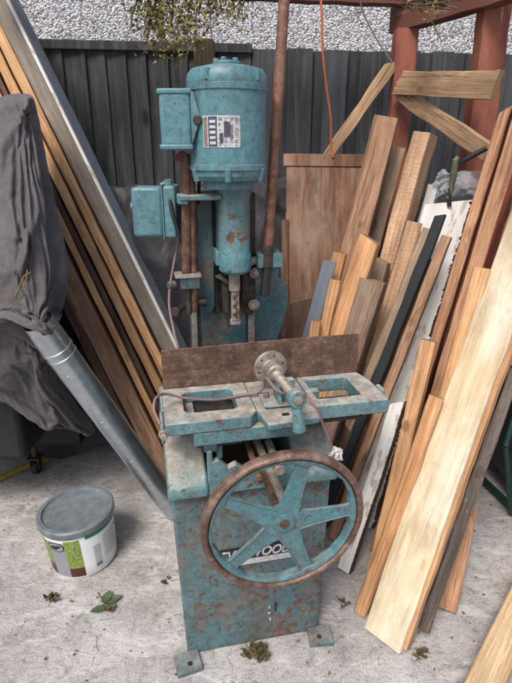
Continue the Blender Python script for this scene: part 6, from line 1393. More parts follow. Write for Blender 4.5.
    -19,23,54,-17,27,55,-16,29,55,-16,28,54,-14,27,53,-14,29,51,-14,26,49,-13,27,47,-13,30,47,-11,35,47,-14,28,48,-13,26,47,-13,25,46,-13,23,44,-14,23,43,-14,22,41,-17,29,48,-18,29,46,-22,37,53,-22,41,55,
    -26,34,51,-33,25,47,-41,14,43,-41,8,39,-45,13,41,-56,11,39,-48,5,35,-40,2,34,-39,1,32,-38,0,30,-41,-1,28,-41,0,27,-48,-10,18,-54,-16,11,-50,-16,8,-51,-16,5,-37,-12,5,-18,-7,5,-18,-9,-3,0,0,0,
    0,0,0,0,0,0,0,0,0,0,0,0,0,0,0,0,0,0,0,0,0,-14,23,14,-23,37,27,-23,26,28,-24,27,37,-24,21,43,-24,19,47,-23,19,50,-22,19,52,-21,22,54,-20,26,55,-18,30,55,-18,29,54,-17,27,53,
    -16,27,51,-15,29,50,-15,30,48,-14,31,47,-15,27,48,-15,31,48,-15,32,48,-15,28,46,-15,21,44,-15,22,42,-17,27,45,-19,33,50,-20,33,49,-23,42,56,-23,43,55,-26,35,51,-35,25,47,-43,15,43,-45,10,39,-43,11,40,
    -54,12,39,-59,12,37,-51,6,34,-43,-1,30,-39,0,29,-40,0,28,-40,0,26,-45,-4,21,-51,-14,12,-56,-18,6,-54,-17,3,-43,-14,3,-19,-9,3,-16,-8,-2,0,0,0,0,0,0,0,0,0,0,0,0,0,0,0,0,0,0,
    0,0,0,0,0,0,-19,21,15,-25,37,27,-25,31,31,-25,25,36,-26,20,42,-26,19,47,-25,19,50,-24,18,52,-23,20,53,-22,24,55,-20,28,55,-19,29,54,-18,28,53,-18,28,51,-17,28,49,-17,27,48,-17,24,48,-16,31,50,
    -16,34,49,-17,33,47,-17,23,46,-18,27,48,-19,30,51,-20,34,53,-22,35,51,-23,40,54,-24,46,57,-25,43,55,-27,37,51,-36,27,47,-46,16,43,-46,15,42,-45,7,38,-49,11,39,-59,11,36,-62,11,35,-54,7,33,-43,-1,28,
    -39,0,27,-40,0,26,-42,-1,23,-48,-8,16,-55,-17,6,-57,-19,2,-48,-16,1,-23,-11,2,-12,-6,0,0,0,0,0,0,0,0,0,0,0,0,0,0,0,0,0,0,0,0,0,0,0,0,0,-22,19,15,-25,32,26,-26,28,30,
    -27,21,36,-27,20,42,-27,20,47,-27,18,50,-26,17,52,-25,19,53,-24,22,54,-22,26,54,-21,27,54,-20,28,53,-20,25,51,-19,23,50,-19,23,48,-18,30,50,-18,31,49,-18,29,49,-19,28,47,-17,27,46,-16,27,47,-22,34,53,
    -24,38,56,-24,42,57,-25,47,59,-27,44,57,-28,38,53,-29,34,50,-31,29,47,-46,20,44,-48,11,41,-48,9,39,-46,8,38,-51,11,38,-59,10,35,-62,10,33,-56,8,32,-45,-1,25,-40,0,25,-40,0,23,-44,-3,19,-52,-13,9,
    -57,-19,1,-52,-16,-1,-28,-11,0,-20,-7,2,0,0,0,0,0,0,0,0,0,0,0,0,0,0,0,0,0,0,0,0,0,0,0,0,-22,21,16,-27,30,26,-28,22,30,-28,21,36,-29,20,42,-29,20,47,-28,17,50,-28,16,51,
    -27,17,53,-25,21,53,-24,23,53,-23,24,52,-22,25,52,-21,26,51,-20,27,50,-20,30,51,-19,30,50,-19,29,49,-18,32,50,-18,33,49,-18,30,47,-19,34,52,-17,33,52,-24,39,55,-25,44,57,-24,46,58,-25,50,59,-27,42,55,
    -26,40,53,-37,30,50,-38,25,48,-49,17,43,-49,16,41,-49,8,37,-47,7,37,-50,9,36,-58,8,33,-62,8,30,-59,8,29,-44,0,24,-38,0,23,-40,-1,20,-47,-7,13,-53,-16,3,-53,-16,-2,-33,-11,-2,-23,-7,-2,0,0,0,
    0,0,0,0,0,0,0,0,0,0,0,0,0,0,0,0,0,0,0,0,0,-14,22,16,-30,36,33,-29,22,29,-30,20,35,-31,20,42,-30,19,47,-30,16,50,-29,15,51,-28,16,52,-27,20,53,-26,21,53,-24,20,51,-23,20,50,
    -22,23,50,-21,28,50,-20,31,50,-19,34,51,-19,34,50,-19,32,49,-19,33,48,-19,34,49,-22,41,54,-19,36,52,-19,38,54,-22,43,56,-26,51,60,-27,53,60,-26,49,57,-27,45,55,-35,35,50,-34,31,50,-48,23,45,-52,16,41,
    -51,17,43,-52,7,37,-51,5,35,-52,6,33,-55,8,32,-59,7,28,-55,8,27,-40,0,22,-37,1,21,-41,-2,16,-47,-9,8,-50,-14,-1,-39,-11,-3,-25,-5,-5,0,0,0,0,0,0,0,0,0,0,0,0,0,0,0,0,0,0,
    0,0,0,0,0,0,-17,22,17,-30,37,33,-31,19,29,-32,21,36,-32,19,42,-32,18,47,-31,15,49,-30,14,51,-29,16,52,-28,19,53,-27,19,52,-26,17,50,-25,15,48,-24,16,48,-23,20,48,-21,24,49,-20,28,49,-20,33,50,
    -19,35,50,-19,32,48,-22,40,54,-22,40,53,-23,45,56,-23,44,55,-27,51,59,-29,56,60,-28,56,60,-28,49,57,-30,40,54,-32,43,53,-31,39,52,-42,30,48,-52,20,43,-50,17,42,-50,19,45,-55,11,38,-55,5,32,-55,6,31,
    -56,6,29,-60,4,25,-53,6,25,-39,1,20,-35,1,18,-40,-5,10,-43,-8,4,-40,-10,-4,-31,-8,-6,0,0,0,0,0,0,0,0,0,0,0,0,0,0,0,0,0,0,0,0,0,0,0,0,-13,20,16,-30,37,34,-32,18,28,
    -33,21,36,-33,17,41,-32,16,46,-32,14,49,-31,14,50,-30,15,52,-29,18,52,-28,19,51,-27,17,50,-26,15,48,-25,14,47,-25,15,46,-23,18,47,-22,21,47,-21,25,48,-20,28,48,-23,37,53,-22,39,53,-23,42,54,-25,49,58,
    -26,49,56,-26,53,58,-32,60,61,-30,60,61,-31,48,57,-32,40,54,-32,37,52,-35,43,54,-36,39,50,-49,29,45,-50,21,42,-55,27,49,-54,25,47,-56,17,40,-59,7,31,-57,5,28,-56,5,26,-55,5,24,-49,5,22,-37,0,17,
    -35,0,14,-42,-8,4,-37,-6,0,-32,-8,-12,0,0,0,0,0,0,0,0,0,0,0,0,0,0,0,0,0,0,0,0,0,0,0,0,-15,20,17,-31,38,35,-33,17,27,-34,20,35,-33,15,40,-33,13,45,-32,13,48,-31,14,50,
    -31,16,51,-29,18,52,-29,18,51,-28,16,49,-27,16,48,-26,15,47,-26,15,46,-25,17,46,-24,19,46,-23,22,46,-22,26,47,-23,35,51,-22,37,52,-24,44,55,-25,49,57,-26,58,62,-30,56,59,-29,57,60,-33,61,60,-31,56,58,
    -33,46,55,-34,40,53,-35,44,53,-37,49,54,-46,39,49,-50,29,44,-47,29,50,-57,34,51,-56,31,48,-59,20,39,-62,7,28,-57,4,25,-52,6,25,-55,4,20,-49,2,17,-38,-2,11,-41,-6,4,-43,-9,-3,-33,-9,-11,0,0,0,
    0,0,0,0,0,0,0,0,0,0,0,0,0,0,0,0,0,0,0,0,0,-11,19,17,-30,38,36,-33,17,27,-35,19,35,-34,12,39,-33,12,44,-33,13,48,-32,15,50,-31,16,51,-30,19,52,-29,16,50,-28,16,49,-28,14,47,
    -27,16,47,-26,17,46,-26,18,46,-25,19,46,-24,21,45,-24,24,45,-24,28,47,-24,35,50,-24,43,54,-25,50,57,-28,61,63,-28,63,63,-31,56,59,-32,59,59,-33,60,59,-34,53,56,-34,48,54,-34,44,52,-39,50,54,-39,51,53,
    -39,41,52,-37,29,50,-48,35,52,-60,39,52,-58,31,46,-65,16,34,-62,4,24,-54,2,22,-57,0,18,-50,-1,15,-46,-3,9,-40,-3,4,-47,-11,-6,-27,-7,-6,0,0,0,0,0,0,0,0,0,0,0,0,0,0,0,0,0,0,
    0,0,0,0,0,0,-16,18,21,-32,37,36,-34,15,26,-34,14,33,-34,9,38,-34,11,43,-33,12,47,-32,14,49,-31,15,50,-30,18,51,-29,18,51,-29,13,48,-28,14,47,-28,15,46,-27,17,46,-26,19,46,-26,20,46,-26,21,45,
    -25,23,45,-25,26,45,-25,32,48,-25,39,51,-27,49,56,-29,60,62,-29,62,62,-32,56,59,-33,54,57,-33,59,58,-33,57,57,-36,51,54,-36,46,52,-36,48,53,-40,53,53,-39,44,51,-39,27,50,-46,32,50,-57,36,51,-61,40,51,
    -63,27,40,-67,11,27,-60,2,20,-52,5,22,-61,0,15,-52,-5,8,-43,-5,2,-46,-9,-6,-36,-6,-8,0,0,0,0,0,0,0,0,0,0,0,0,0,0,0,0,0,0,0,0,0,0,0,0,-13,18,21,-31,36,36,-34,15,26,
    -34,12,32,-35,11,38,-34,12,43,-33,10,46,-32,12,48,-31,15,50,-30,17,50,-30,19,51,-30,12,47,-29,12,46,-28,14,46,-28,17,46,-27,19,46,-27,20,45,-26,21,45,-26,22,44,-26,27,46,-27,34,50,-27,43,55,-28,49,56,
    -31,60,62,-31,62,62,-32,58,59,-33,56,57,-33,56,56,-33,59,56,-35,54,54,-36,49,53,-35,46,52,-40,52,52,-38,46,51,-36,30,50,-33,29,51,-49,32,49,-64,37,51,-64,36,46,-70,19,32,-66,5,21,-53,4,20,-60,1,15,
    -67,-1,10,-50,-7,1,-45,-7,-6,-39,-5,-10,0,0,0,0,0,0,0,0,0,0,0,0,0,0,0,0,0,0,0,0,0,0,0,0,-15,18,19,-33,38,38,-35,16,27,-37,16,39,-35,13,40,-34,11,42,-33,8,44,-33,13,48,
    -32,19,53,-31,21,55,-31,15,50,-31,11,46,-30,11,45,-29,14,45,-28,17,46,-28,20,46,-28,21,45,-27,23,46,-27,27,49,-26,34,55,-28,41,56,-29,44,56,-30,54,61,-32,62,63,-32,62,61,-33,60,59,-34,59,58,-34,59,56,
    -34,59,56,-33,58,55,-32,56,55,-39,46,53,-36,40,55,-35,36,53,-31,28,49,-29,27,50,-37,32,52,-62,31,51,-69,37,47,-67,28,38,-71,9,23,-62,3,17,-59,5,16,-70,-2,9,-64,-3,5,-46,-7,-7,-40,-5,-11,0,0,0,
    0,0,0,0,0,0,0,0,0,0,0,0,0,0,0,0,0,0,0,0,0,-14,16,16,-34,36,38,-35,17,27,-37,15,38,-35,12,39,-34,10,41,-33,7,43,-33,13,48,-32,15,51,-31,21,54,-30,20,55,-30,16,52,-31,13,47,
    -30,15,46,-29,19,47,-29,22,47,-28,26,50,-27,29,54,-27,33,58,-28,37,58,-30,40,56,-31,50,62,-33,55,62,-33,57,61,-33,53,60,-33,49,59,-32,46,58,-32,46,57,-32,46,56,-33,48,54,-33,50,54,-32,52,55,-35,39,54,
    -36,41,54,-32,33,50,-28,23,48,-47,25,59,-60,29,50,-61,30,49,-70,35,43,-72,16,27,-66,3,16,-59,3,15,-69,-1,10,-67,-2,4,-61,-1,1,-39,-3,-11,0,0,0,0,0,0,0,0,0,0,0,0,0,0,0,0,0,0,
    0,0,0,0,0,0,-13,15,13,-31,33,33,-33,9,24,-36,6,37,-35,8,37,-34,9,40,-33,8,43,-32,13,48,-32,13,50,-31,12,54,-30,13,53,-31,19,54,-30,18,54,-30,21,54,-29,24,55,-28,28,56,-28,31,58,-28,33,58,
    -28,29,56,-28,33,56,-32,44,62,-33,47,62,-32,46,61,-29,42,63,-25,37,64,-21,33,66,-20,31,66,-19,30,66,-19,31,65,-19,32,64,-21,35,62,-30,39,58,-35,42,54,-32,27,56,-27,17,58,-37,20,56,-52,26,62,-53,20,51,
    -57,25,48,-73,31,42,-68,22,33,-70,4,16,-61,2,14,-67,2,12,-66,-1,4,-63,0,0,-40,-2,-10,0,0,0,0,0,0,0,0,0,0,0,0,0,0,0,0,0,0,0,0,0,0,0,0,-15,18,13,-26,30,28,-31,13,29,
    -34,8,39,-33,1,33,-33,9,39,-32,4,41,-32,9,46,-31,14,50,-31,15,55,-30,9,52,-30,11,53,-31,18,53,-30,23,55,-30,26,56,-29,28,56,-28,29,56,-27,24,56,-28,26,55,-32,36,62,-33,39,61,-30,35,62,-23,32,68,
    -19,27,69,-17,22,69,-18,20,68,-17,17,68,-17,17,66,-17,19,65,-17,21,64,-17,23,63,-20,27,61,-31,29,56,-28,19,55,-26,20,60,-45,22,70,-48,22,61,-53,27,60,-56,20,46,-69,26,41,-71,27,36,-75,7,19,-63,-1,11,
    -60,3,14,-60,-1,6,-61,-1,-1,-36,-2,-11,0,0,0,0,0,0,0,0,0,0,0,0,0,0,0,0,0,0,0,0,0,0,0,0,-25,-4,21,-36,12,33,-36,10,36,-36,-4,26,-34,-2,28,-33,1,35,-32,2,39,-31,0,43,
    -31,-1,49,-30,1,52,-31,12,53,-30,11,53,-30,8,54,-29,12,55,-29,15,55,-28,17,56,-27,17,56,-28,19,55,-31,28,62,-32,28,60,-26,25,65,-22,22,67,-20,22,67,-15,13,71,-15,11,69,-16,9,67,-18,12,66,-19,16,66,
    -19,18,65,-19,22,65,-18,26,64,-22,23,61,-24,18,56,-24,18,54,-27,21,61,-46,24,71,-48,27,76,-58,29,63,-61,17,48,-65,19,39,-77,23,38,-70,11,29,-67,0,13,-60,0,12,-55,0,7,-55,1,2,-39,-4,-15,0,0,0,
    0,0,0,0,0,0,0,0,0,0,0,0,0,0,0,0,0,0,0,0,0,-28,-7,21,-35,11,27,-35,12,37,-35,-1,33,-35,-2,36,-34,0,41,-33,1,44,-32,0,46,-31,-2,37,-30,-3,36,-30,-6,45,-30,-2,51,-30,7,52,
    -29,7,53,-28,6,54,-28,8,54,-29,13,55,-31,21,60,-29,17,61,-26,16,63,-25,18,63,-20,11,67,-18,10,67,-15,15,71,-15,12,69,-16,8,67,-18,5,64,-19,9,64,-17,7,65,-17,12,64,-19,20,64,-22,25,62,-25,18,56,
    -25,21,60,-26,21,58,-36,23,74,-50,30,80,-50,29,72,-55,20,53,-66,12,34,-70,15,34,-68,14,32,-71,1,15,-60,-2,9,-55,-2,4,-47,3,5,-32,-5,-16,0,0,0,0,0,0,0,0,0,0,0,0,0,0,0,0,0,0,
    0,0,0,0,0,0,-37,-9,24,-33,5,24,-35,10,35,-36,-4,31,-34,-4,33,-34,-3,37,-33,-5,40,-32,-7,43,-32,-2,43,-31,-10,45,-30,-6,46,-31,-4,41,-32,-9,47,-30,-3,49,-29,4,53,-29,6,53,-31,14,57,-29,9,59,
    -28,7,59,-27,12,61,-23,6,64,-20,6,65,-16,13,71,-17,9,70,-17,7,68,-19,3,65,-19,3,63,-20,3,62,-17,10,67,-19,10,65,-22,14,63,-24,18,61,-26,18,57,-25,18,57,-27,19,67,-26,20,69,-47,25,75,-51,30,74,
    -53,23,58,-66,15,39,-64,10,30,-72,13,33,-69,4,20,-61,-3,7,-53,-5,-1,-45,-1,0,-23,-7,-17,0,0,0,0,0,0,0,0,0,0,0,0,0,0,0,0,0,0,0,0,0,0,0,0,-34,-10,23,-35,5,26,-35,6,31,
    -36,-11,27,-34,-9,29,-33,-9,33,-32,-11,37,-31,-10,41,-32,-4,42,-31,-12,43,-31,-6,45,-30,-6,46,-32,-8,43,-40,-12,35,-33,-3,45,-29,7,55,-29,2,55,-30,6,57,-28,9,60,-26,1,60,-23,2,62,-18,9,69,-16,9,69,
    -13,11,72,-11,9,72,-11,6,70,-19,4,64,-20,3,62,-18,5,64,-13,12,70,-21,15,66,-23,18,64,-19,10,66,-26,16,66,-25,14,61,-29,18,74,-43,24,73,-53,31,76,-52,26,62,-60,17,44,-65,9,29,-72,12,31,-69,5,20,
    -63,-3,7,-55,-6,-3,-41,-5,-6,-22,-13,-21,0,0,0,0,0,0,0,0,0,0,0,0,0,0,0,0,0,0,0,0,0,0,0,0,-40,-9,27,-38,1,37,-36,3,30,-36,-10,32,-34,-9,28,-32,-11,31,-31,-14,33,-31,-15,36,
    -31,-14,40,-30,-16,40,-29,-17,43,-31,-6,45,-31,-8,43,-34,-14,41,-40,-11,34,-32,-6,45,-29,2,55,-28,-1,54,-28,6,58,-22,4,63,-22,3,62,-18,9,69,-15,10,70,-13,9,70,-11,8,70,-9,8,72,-7,0,73,-11,3,70,
    -18,6,65,-17,6,65,-14,8,72,-13,3,70,-13,6,71,-16,10,70,-27,13,66,-26,15,71,-33,22,75,-53,29,73,-51,28,65,-60,18,46,-66,9,30,-69,11,29,-67,9,23,-63,-3,7,-57,-6,-3,-43,-6,-8,-23,-13,-23,0,0,0,
    0,0,0,0,0,0,0,0,0,0,0,0,0,0,0,0,0,0,0,0,0,-26,-8,26,-38,1,49,-36,-7,27,-36,-8,34,-34,-8,31,-32,-8,34,-31,-12,34,-30,-15,35,-29,-17,35,-28,-20,36,-32,-17,45,-33,-7,45,-34,-12,42,
    -33,-13,41,-34,-16,42,-41,-11,36,-33,-8,45,-29,-3,51,-26,-3,56,-23,4,63,-23,1,61,-18,2,65,-16,4,66,-14,4,67,-12,2,67,-9,-1,69,-6,2,74,-3,3,76,-7,1,71,-17,7,66,-16,4,65,-14,3,73,-12,6,75,
    -15,11,74,-23,14,70,-21,10,67,-29,17,72,-48,24,69,-52,28,65,-54,20,49,-65,10,32,-66,6,23,-67,8,22,-57,0,12,-52,-4,3,-45,-6,-9,-25,-12,-23,0,0,0,0,0,0,0,0,0,0,0,0,0,0,0,0,0,0,
    0,0,0,0,0,0,-27,-4,26,-39,2,50,-36,-5,28,-35,-9,32,-35,-14,41,-34,-12,45,-31,-12,40,-30,-13,40,-29,-15,38,-27,-18,36,-28,-26,43,-32,-13,43,-31,-9,45,-31,-10,47,-30,-14,48,-34,-21,43,-40,-10,39,-31,-8,46,
    -25,-6,52,-23,2,62,-17,2,68,-17,2,66,-16,5,66,-12,6,68,-10,4,69,-10,-2,67,-6,-1,72,-3,3,78,-2,0,78,-9,3,71,-16,4,63,-14,-2,67,-12,2,71,-17,11,77,-17,13,77,-24,8,67,-27,11,67,-40,19,67,
    -53,25,61,-50,23,51,-58,13,35,-67,5,20,-59,0,15,-56,-1,11,-51,-2,3,-46,-8,-11,-28,-9,-22,0,0,0,0,0,0,0,0,0,0,0,0,0,0,0,0,0,0,0,0,0,0,0,0,-27,-1,26,-38,2,48,-35,-4,34,
    -36,-11,41,-36,-16,49,-35,-21,52,-32,-22,46,-31,-23,47,-29,-22,46,-28,-21,45,-29,-24,46,-30,-23,42,-31,-15,43,-31,-13,44,-29,-12,48,-29,-22,51,-35,-16,46,-30,-6,46,-27,-7,50,-20,-5,58,-17,2,66,-10,0,73,-7,0,74,
    -2,1,76,-1,0,76,-4,-1,73,-7,-4,69,-3,-5,74,-2,1,76,-2,2,77,-14,4,67,-12,0,71,-16,-1,68,-16,6,73,-19,13,77,-24,9,68,-25,7,63,-33,14,64,-47,20,57,-51,23,50,-51,16,37,-63,7,23,-57,0,14,
    -55,-2,8,-49,-2,3,-45,-6,-11,-30,-10,-24,0,0,0,0,0,0,0,0,0,0,0,0,0,0,0,0,0,0,0,0,0,0,0,0,-27,1,23,-36,2,45,-33,-3,33,-33,-8,41,-33,-13,50,-35,-21,59,-33,-26,56,-32,-27,56,
    -31,-26,55,-29,-24,53,-28,-23,52,-32,-26,40,-31,-25,43,-30,-24,47,-30,-18,45,-28,-19,50,-24,-20,54,-26,-6,54,-25,-3,54,-22,-7,56,-17,-5,61,-9,2,73,-4,3,76,1,3,78,2,2,79,5,-4,80,-4,-2,74,-5,-6,72,
    -3,-5,72,-4,2,80,-7,2,75,-5,-3,79,-16,0,73,-21,3,72,-20,4,74,-23,10,75,-27,7,65,-32,9,59,-40,15,56,-52,19,46,-49,18,39,-56,10,26,-58,-1,10,-56,1,9,-52,-3,3,-36,-4,-5,-25,-9,-16,0,0,0,
    0,0,0,0,0,0,0,0,0,0,0,0,0,0,0,0,0,0,0,0,0,-25,4,24,-33,2,41,-33,-11,30,-32,-13,36,-31,-14,44,-33,-18,60,-32,-22,59,-32,-25,58,-30,-23,57,-29,-22,55,-28,-21,54,-31,-24,43,-31,-27,40,
    -30,-29,44,-28,-28,45,-25,-19,48,-20,-9,60,-18,-13,61,-20,-6,62,-19,-4,62,-16,-1,64,-10,-2,70,-5,0,73,-1,1,75,1,2,76,7,-1,83,5,-4,80,-1,-2,75,-4,-6,71,-5,3,77,-3,4,79,0,-3,84,-8,-1,79,
    -18,5,77,-22,2,72,-27,8,75,-27,8,71,-36,8,59,-38,9,51,-47,13,43,-52,15,36,-53,13,28,-58,1,11,-49,-2,2,-42,-1,6,-32,-1,1,-15,-8,-15,0,0,0,0,0,0,0,0,0,0,0,0,0,0,0,0,0,0,
    0,0,0,0,0,0,-24,6,25,-31,4,42,-34,-18,29,-34,-19,39,-34,-20,47,-32,-20,56,-31,-25,55,-31,-23,58,-30,-25,54,-28,-24,52,-28,-22,53,-28,-25,52,-30,-24,43,-30,-30,43,-29,-28,45,-17,2,58,-15,-1,61,-15,-15,65,
    -17,-14,63,-16,-3,68,-12,-3,71,-11,-3,69,-7,-2,71,-2,-1,74,0,-1,74,5,-4,80,10,-3,85,6,-4,81,-5,-4,73,-7,8,79,-4,1,75,0,-2,86,-3,-2,83,-11,3,80,-24,3,75,-25,2,72,-29,7,75,-34,8,67,
    -41,7,52,-42,8,42,-50,9,33,-56,11,29,-55,4,16,-49,-8,0,-39,-4,0,-25,-2,2,-16,-7,-13,0,0,0,0,0,0,0,0,0,0,0,0,0,0,0,0,0,0,
    ],
}


def settle(name, P):
    NETS[name] = [[p.copy() for p in r] for r in P]
    if name in CLOTH:
        v = CLOTH[name]; k = 0          # millimetres each point settled by under its own weight
        for r in P:
            for p in r:
                p += Vector(v[k:k + 3]) / 1000.0; k += 3
    return P


def relax(P, it=2):
    for _ in range(it):
        Q = [[p.copy() for p in r] for r in P]
        for j in range(1, len(P) - 1):
            for i in range(1, len(P[0]) - 1):
                P[j][i] = Q[j][i] * .4 + (Q[j - 1][i] + Q[j + 1][i] + Q[j][i - 1] + Q[j][i + 1]) * .15


def net(rows, nu, nv, fn=None, folds=0.0, fine=0.0, seed=0, fdir=0.6):
    """smooth surface through a control net, creased with sharp-backed folds"""
    H = [smooth_path(r, nu) for r in rows]
    cols = [smooth_path([h[i] for h in H], nv) for i in range(len(H[0]))]
    P = [[cols[i][j] for i in range(len(cols))] for j in range(len(cols[0]))]
    J, I = len(P), len(P[0]); out = []
    for j in range(J):
        r = []
        for i in range(I):
            a = P[j][min(i + 1, I - 1)] - P[j][max(i - 1, 0)]; c = P[min(j + 1, J - 1)][i] - P[max(j - 1, 0)][i]
            n_ = a.cross(c)
            n_ = n_.normalized() if n_.length > 1e-9 else Vector((0, -1, 0))
            if n_.y > 0 and abs(n_.y) > abs(n_.z): n_ = -n_
            q = P[j][i]
            w = Vector((q.x * 5 + q.z * fdir * 4, q.y * 2.2, q.z * 1.5 + seed))
            f1 = 1 - abs(mnoise.noise(w)) * 2.2
            f2 = 1 - abs(mnoise.noise(w * 2.3 + Vector((7, 3, 1)))) * 2.2
            f3 = mnoise.noise(q * 26 + Vector((seed, 2, 5)))
            r.append(q + n_ * (folds * (max(f1, 0) ** 2 * 1.0 + .45 * max(f2, 0) ** 2) + fine * f3))
        out.append(r)
    return out


def A(*t): return at(*t)


cover = MB()
rows = [
    [A(-120, 120, 2.0), A(-40, 103, 1.95), A(0, 96, 1.92), A(18, 93, 1.92), A(29, 94, 1.93), A(32, 97, 1.98), A(28, 102, 2.15)],
    [A(-120, 150, 1.62), A(-40, 124, 1.64), A(0, 108, 1.66), A(18, 99, 1.68), A(32, 99, 1.70), A(38, 106, 1.80), A(34, 112, 2.1)],
    [A(-120, 205, 1.48), A(-40, 188, 1.50), A(-6, 165, 1.52), A(18, 142, 1.56), A(37, 134, 1.61), A(46, 146, 1.72), A(40, 152, 2.1)],
    [A(-120, 240, 1.44), A(-40, 226, 1.45), A(-4, 205, 1.47), A(22, 195, 1.50), A(46, 192, 1.56), A(57, 200, 1.68), A(50, 205, 2.1)],
    [A(-120, 280, 1.41), A(-40, 268, 1.42), A(0, 255, 1.44), A(28, 252, 1.46), A(54, 250, 1.50), A(68, 254, 1.62), A(60, 258, 2.1)],
    [A(-120, 318, 1.39), A(-40, 305, 1.40), A(0, 296, 1.41), A(30, 300, 1.41), A(55, 302, 1.44), A(67, 292, 1.58), A(60, 296, 2.1)],
    [A(-120, 345, 1.38), A(-40, 332, 1.39), A(0, 318, 1.385), A(28, 328, 1.37), A(50, 332, 1.41), A(60, 318, 1.56), A(54, 318, 2.1)],
]
P = net(rows, 11, 10, folds=.010, fine=.0022, seed=2)
crease(P, [([(31, 95), (17, 119), (-2, 143), (-40, 170)], .030, 16, 5, 1), ([(-30, 168), (0, 177), (16, 181), (27, 183)], .030, 22, 1.5, -1),
           ([(27, 182), (32, 196), (32, 218), (29, 246), (23, 272)], .030, 14, 1.6, 1), ([(40, 120), (49, 180), (57, 240), (63, 284)], .018, 9, 9, 1),
           ([(6, 306), (22, 298), (40, 291), (58, 290), (68, 294)], .026, 16, 1.6, -1), ([(-8, 255), (8, 276), (28, 306), (50, 331)], .022, 9, 4, 1),
           ([(24, 200), (14, 230), (4, 250), (-14, 270)], .014, 10, 5, 1), ([(-20, 285), (4, 300), (30, 317), (54, 333)], .02, 8, 3, -1),
           ([(44, 200), (40, 230), (44, 262), (52, 286)], .012, 6, 5, 1), ([(10, 115), (12, 150), (8, 172)], .010, 8, 8, 1)])
relax(P, 1)
settle('cover', P)
hem = [p.copy() for p in P[-1]]
for off in ((0, .003, -.006), (0, .012, -.004), (0, .03, .012)): P.append([p + Vector(off) for p in hem])   # hem turned under
cover.grid(P)
cv = empty('covered_machine', (-.95, 1.85, 0), 'tall machine hidden under a faded grey draped cover', 'covered machine')


def subdiv(o):
    m_ = o.modifiers.new('smooth', 'SUBSURF'); m_.levels = 2; m_.render_levels = 2; return o


def adopt(o, p):
    o.parent = p; o.matrix_parent_inverse = Matrix.Translation(-p.location); return o


o = adopt(cover.build('cover', 'cover', fixn=False, smooth=180), cv); subdiv(o)
low = MB()
rows = [
    [A(-120, 330, 1.44), A(-40, 315, 1.45), A(0, 303, 1.46), A(25, 312, 1.47), A(45, 318, 1.52), A(52, 316, 1.62), A(50, 312, 2.0)],
    [A(-120, 360, 1.46), A(-40, 350, 1.46), A(0, 342, 1.46), A(28, 356, 1.47), A(50, 372, 1.54), A(58, 370, 1.66), A(56, 360, 2.0)],
    [A(-120, 395, 1.49), A(-40, 382, 1.49), A(0, 378, 1.49), A(32, 395, 1.51), A(62, 406, 1.56), A(78, 402, 1.68), A(74, 396, 2.0)],
    [A(-120, 412, 1.53), A(-40, 400, 1.53), A(0, 403, 1.53), A(30, 428, 1.55), A(62, 444, 1.58), A(97, 431, 1.70), A(90, 425, 2.0)],
    [A(-120, 416, 1.58), A(-40, 404, 1.58), A(0, 408, 1.58), A(28, 432, 1.60), A(62, 447, 1.63), A(92, 434, 1.75), A(86, 428, 2.0)],
]
P = net(rows, 9, 11, folds=.012, fine=.002, seed=9, fdir=-.5)
crease(P, [([(-20, 335), (10, 352), (38, 378), (66, 404), (92, 428)], .022, 12, 6, 1), ([(0, 352), (10, 380), (28, 405), (50, 428)], .02, 10, 5, 1),
           ([(20, 340), (40, 356), (56, 380)], .018, 8, 3, -1), ([(-30, 372), (0, 385), (30, 412)], .018, 9, 4, -1)])
relax(P, 1)
settle('skirt', P)
low.grid(P)
subdiv(adopt(low.build('cover_skirt', 'cover', fixn=False, smooth=180), cv))
st = MB()
st.box(-1.9, -.80, 2.05, 2.5, .15, .62)  # stand box, kept black to give the dark void under the cover
adopt(st.build('stand', 'rubber', bevel=.006), cv)
cr_ = MB(); cr_.box(-1.6, -.86, 1.66, 2.06, .32, 1.3); adopt(cr_.build('machine_body', 'rubber', bevel=.02), cv)
cq = atz(34, 478)
b = MB()
Xc = Matrix.Translation((cq.x, cq.y + .04, .032)) @ Matrix.Rotation(R(90), 4, 'Y') @ Matrix.Rotation(R(0), 4, 'X')
b.lathe([(.001, -.013), (.026, -.013), (.031, -.008), (.031, .008), (.026, .013), (.001, .013)], 28, Xc)
b.box(cq.x - .02, cq.x - .016, cq.y + .02, cq.y + .06, .03, .085, m=1); b.box(cq.x + .016, cq.x + .02, cq.y + .02, cq.y + .06, .03, .085, m=1)
b.box(cq.x - .03, cq.x + .03, cq.y + .01, cq.y + .07, .085, .092, m=1); b.cyl((cq.x, cq.y + .04, .092), (cq.x, cq.y + .04, .15), .012, m=1)
b.cyl((cq.x - .022, cq.y + .04, .032), (cq.x + .022, cq.y + .04, .032), .006, m=1)
adopt(b.build('caster', ['rubber', 'darkoil']), cv)
b = MB()
tp = [A(20 + 4 * math.sin(k), 268 + 3 * k, 1.42) for k in range(6)]
b.tube([A(31, 272, 1.43), A(24, 276, 1.42), A(20, 286, 1.42), A(15, 296, 1.41), A(13, 300, 1.41)], [.0015, .003, .002, .003, .001], 8)
b.tube([A(27, 270, 1.43), A(26, 280, 1.415), A(22, 290, 1.41)], .002, 7)
adopt(b.build('tie_cord', 'leafdry'), cv)

y0 = atz(-30, 496); y1 = atz(20, 472); y2 = atz(46, 464)
b = MB(); b.tube(smooth_path([y0 + Vector((0, 0, .014)), y1 + Vector((0, 0, .014)), y2 + Vector((0, .02, .014))], 6), .014, 10)
tag(b.build('yellow_hose', 'yellow'), 'dirty yellow hose lying on the concrete under the cover', 'hose')

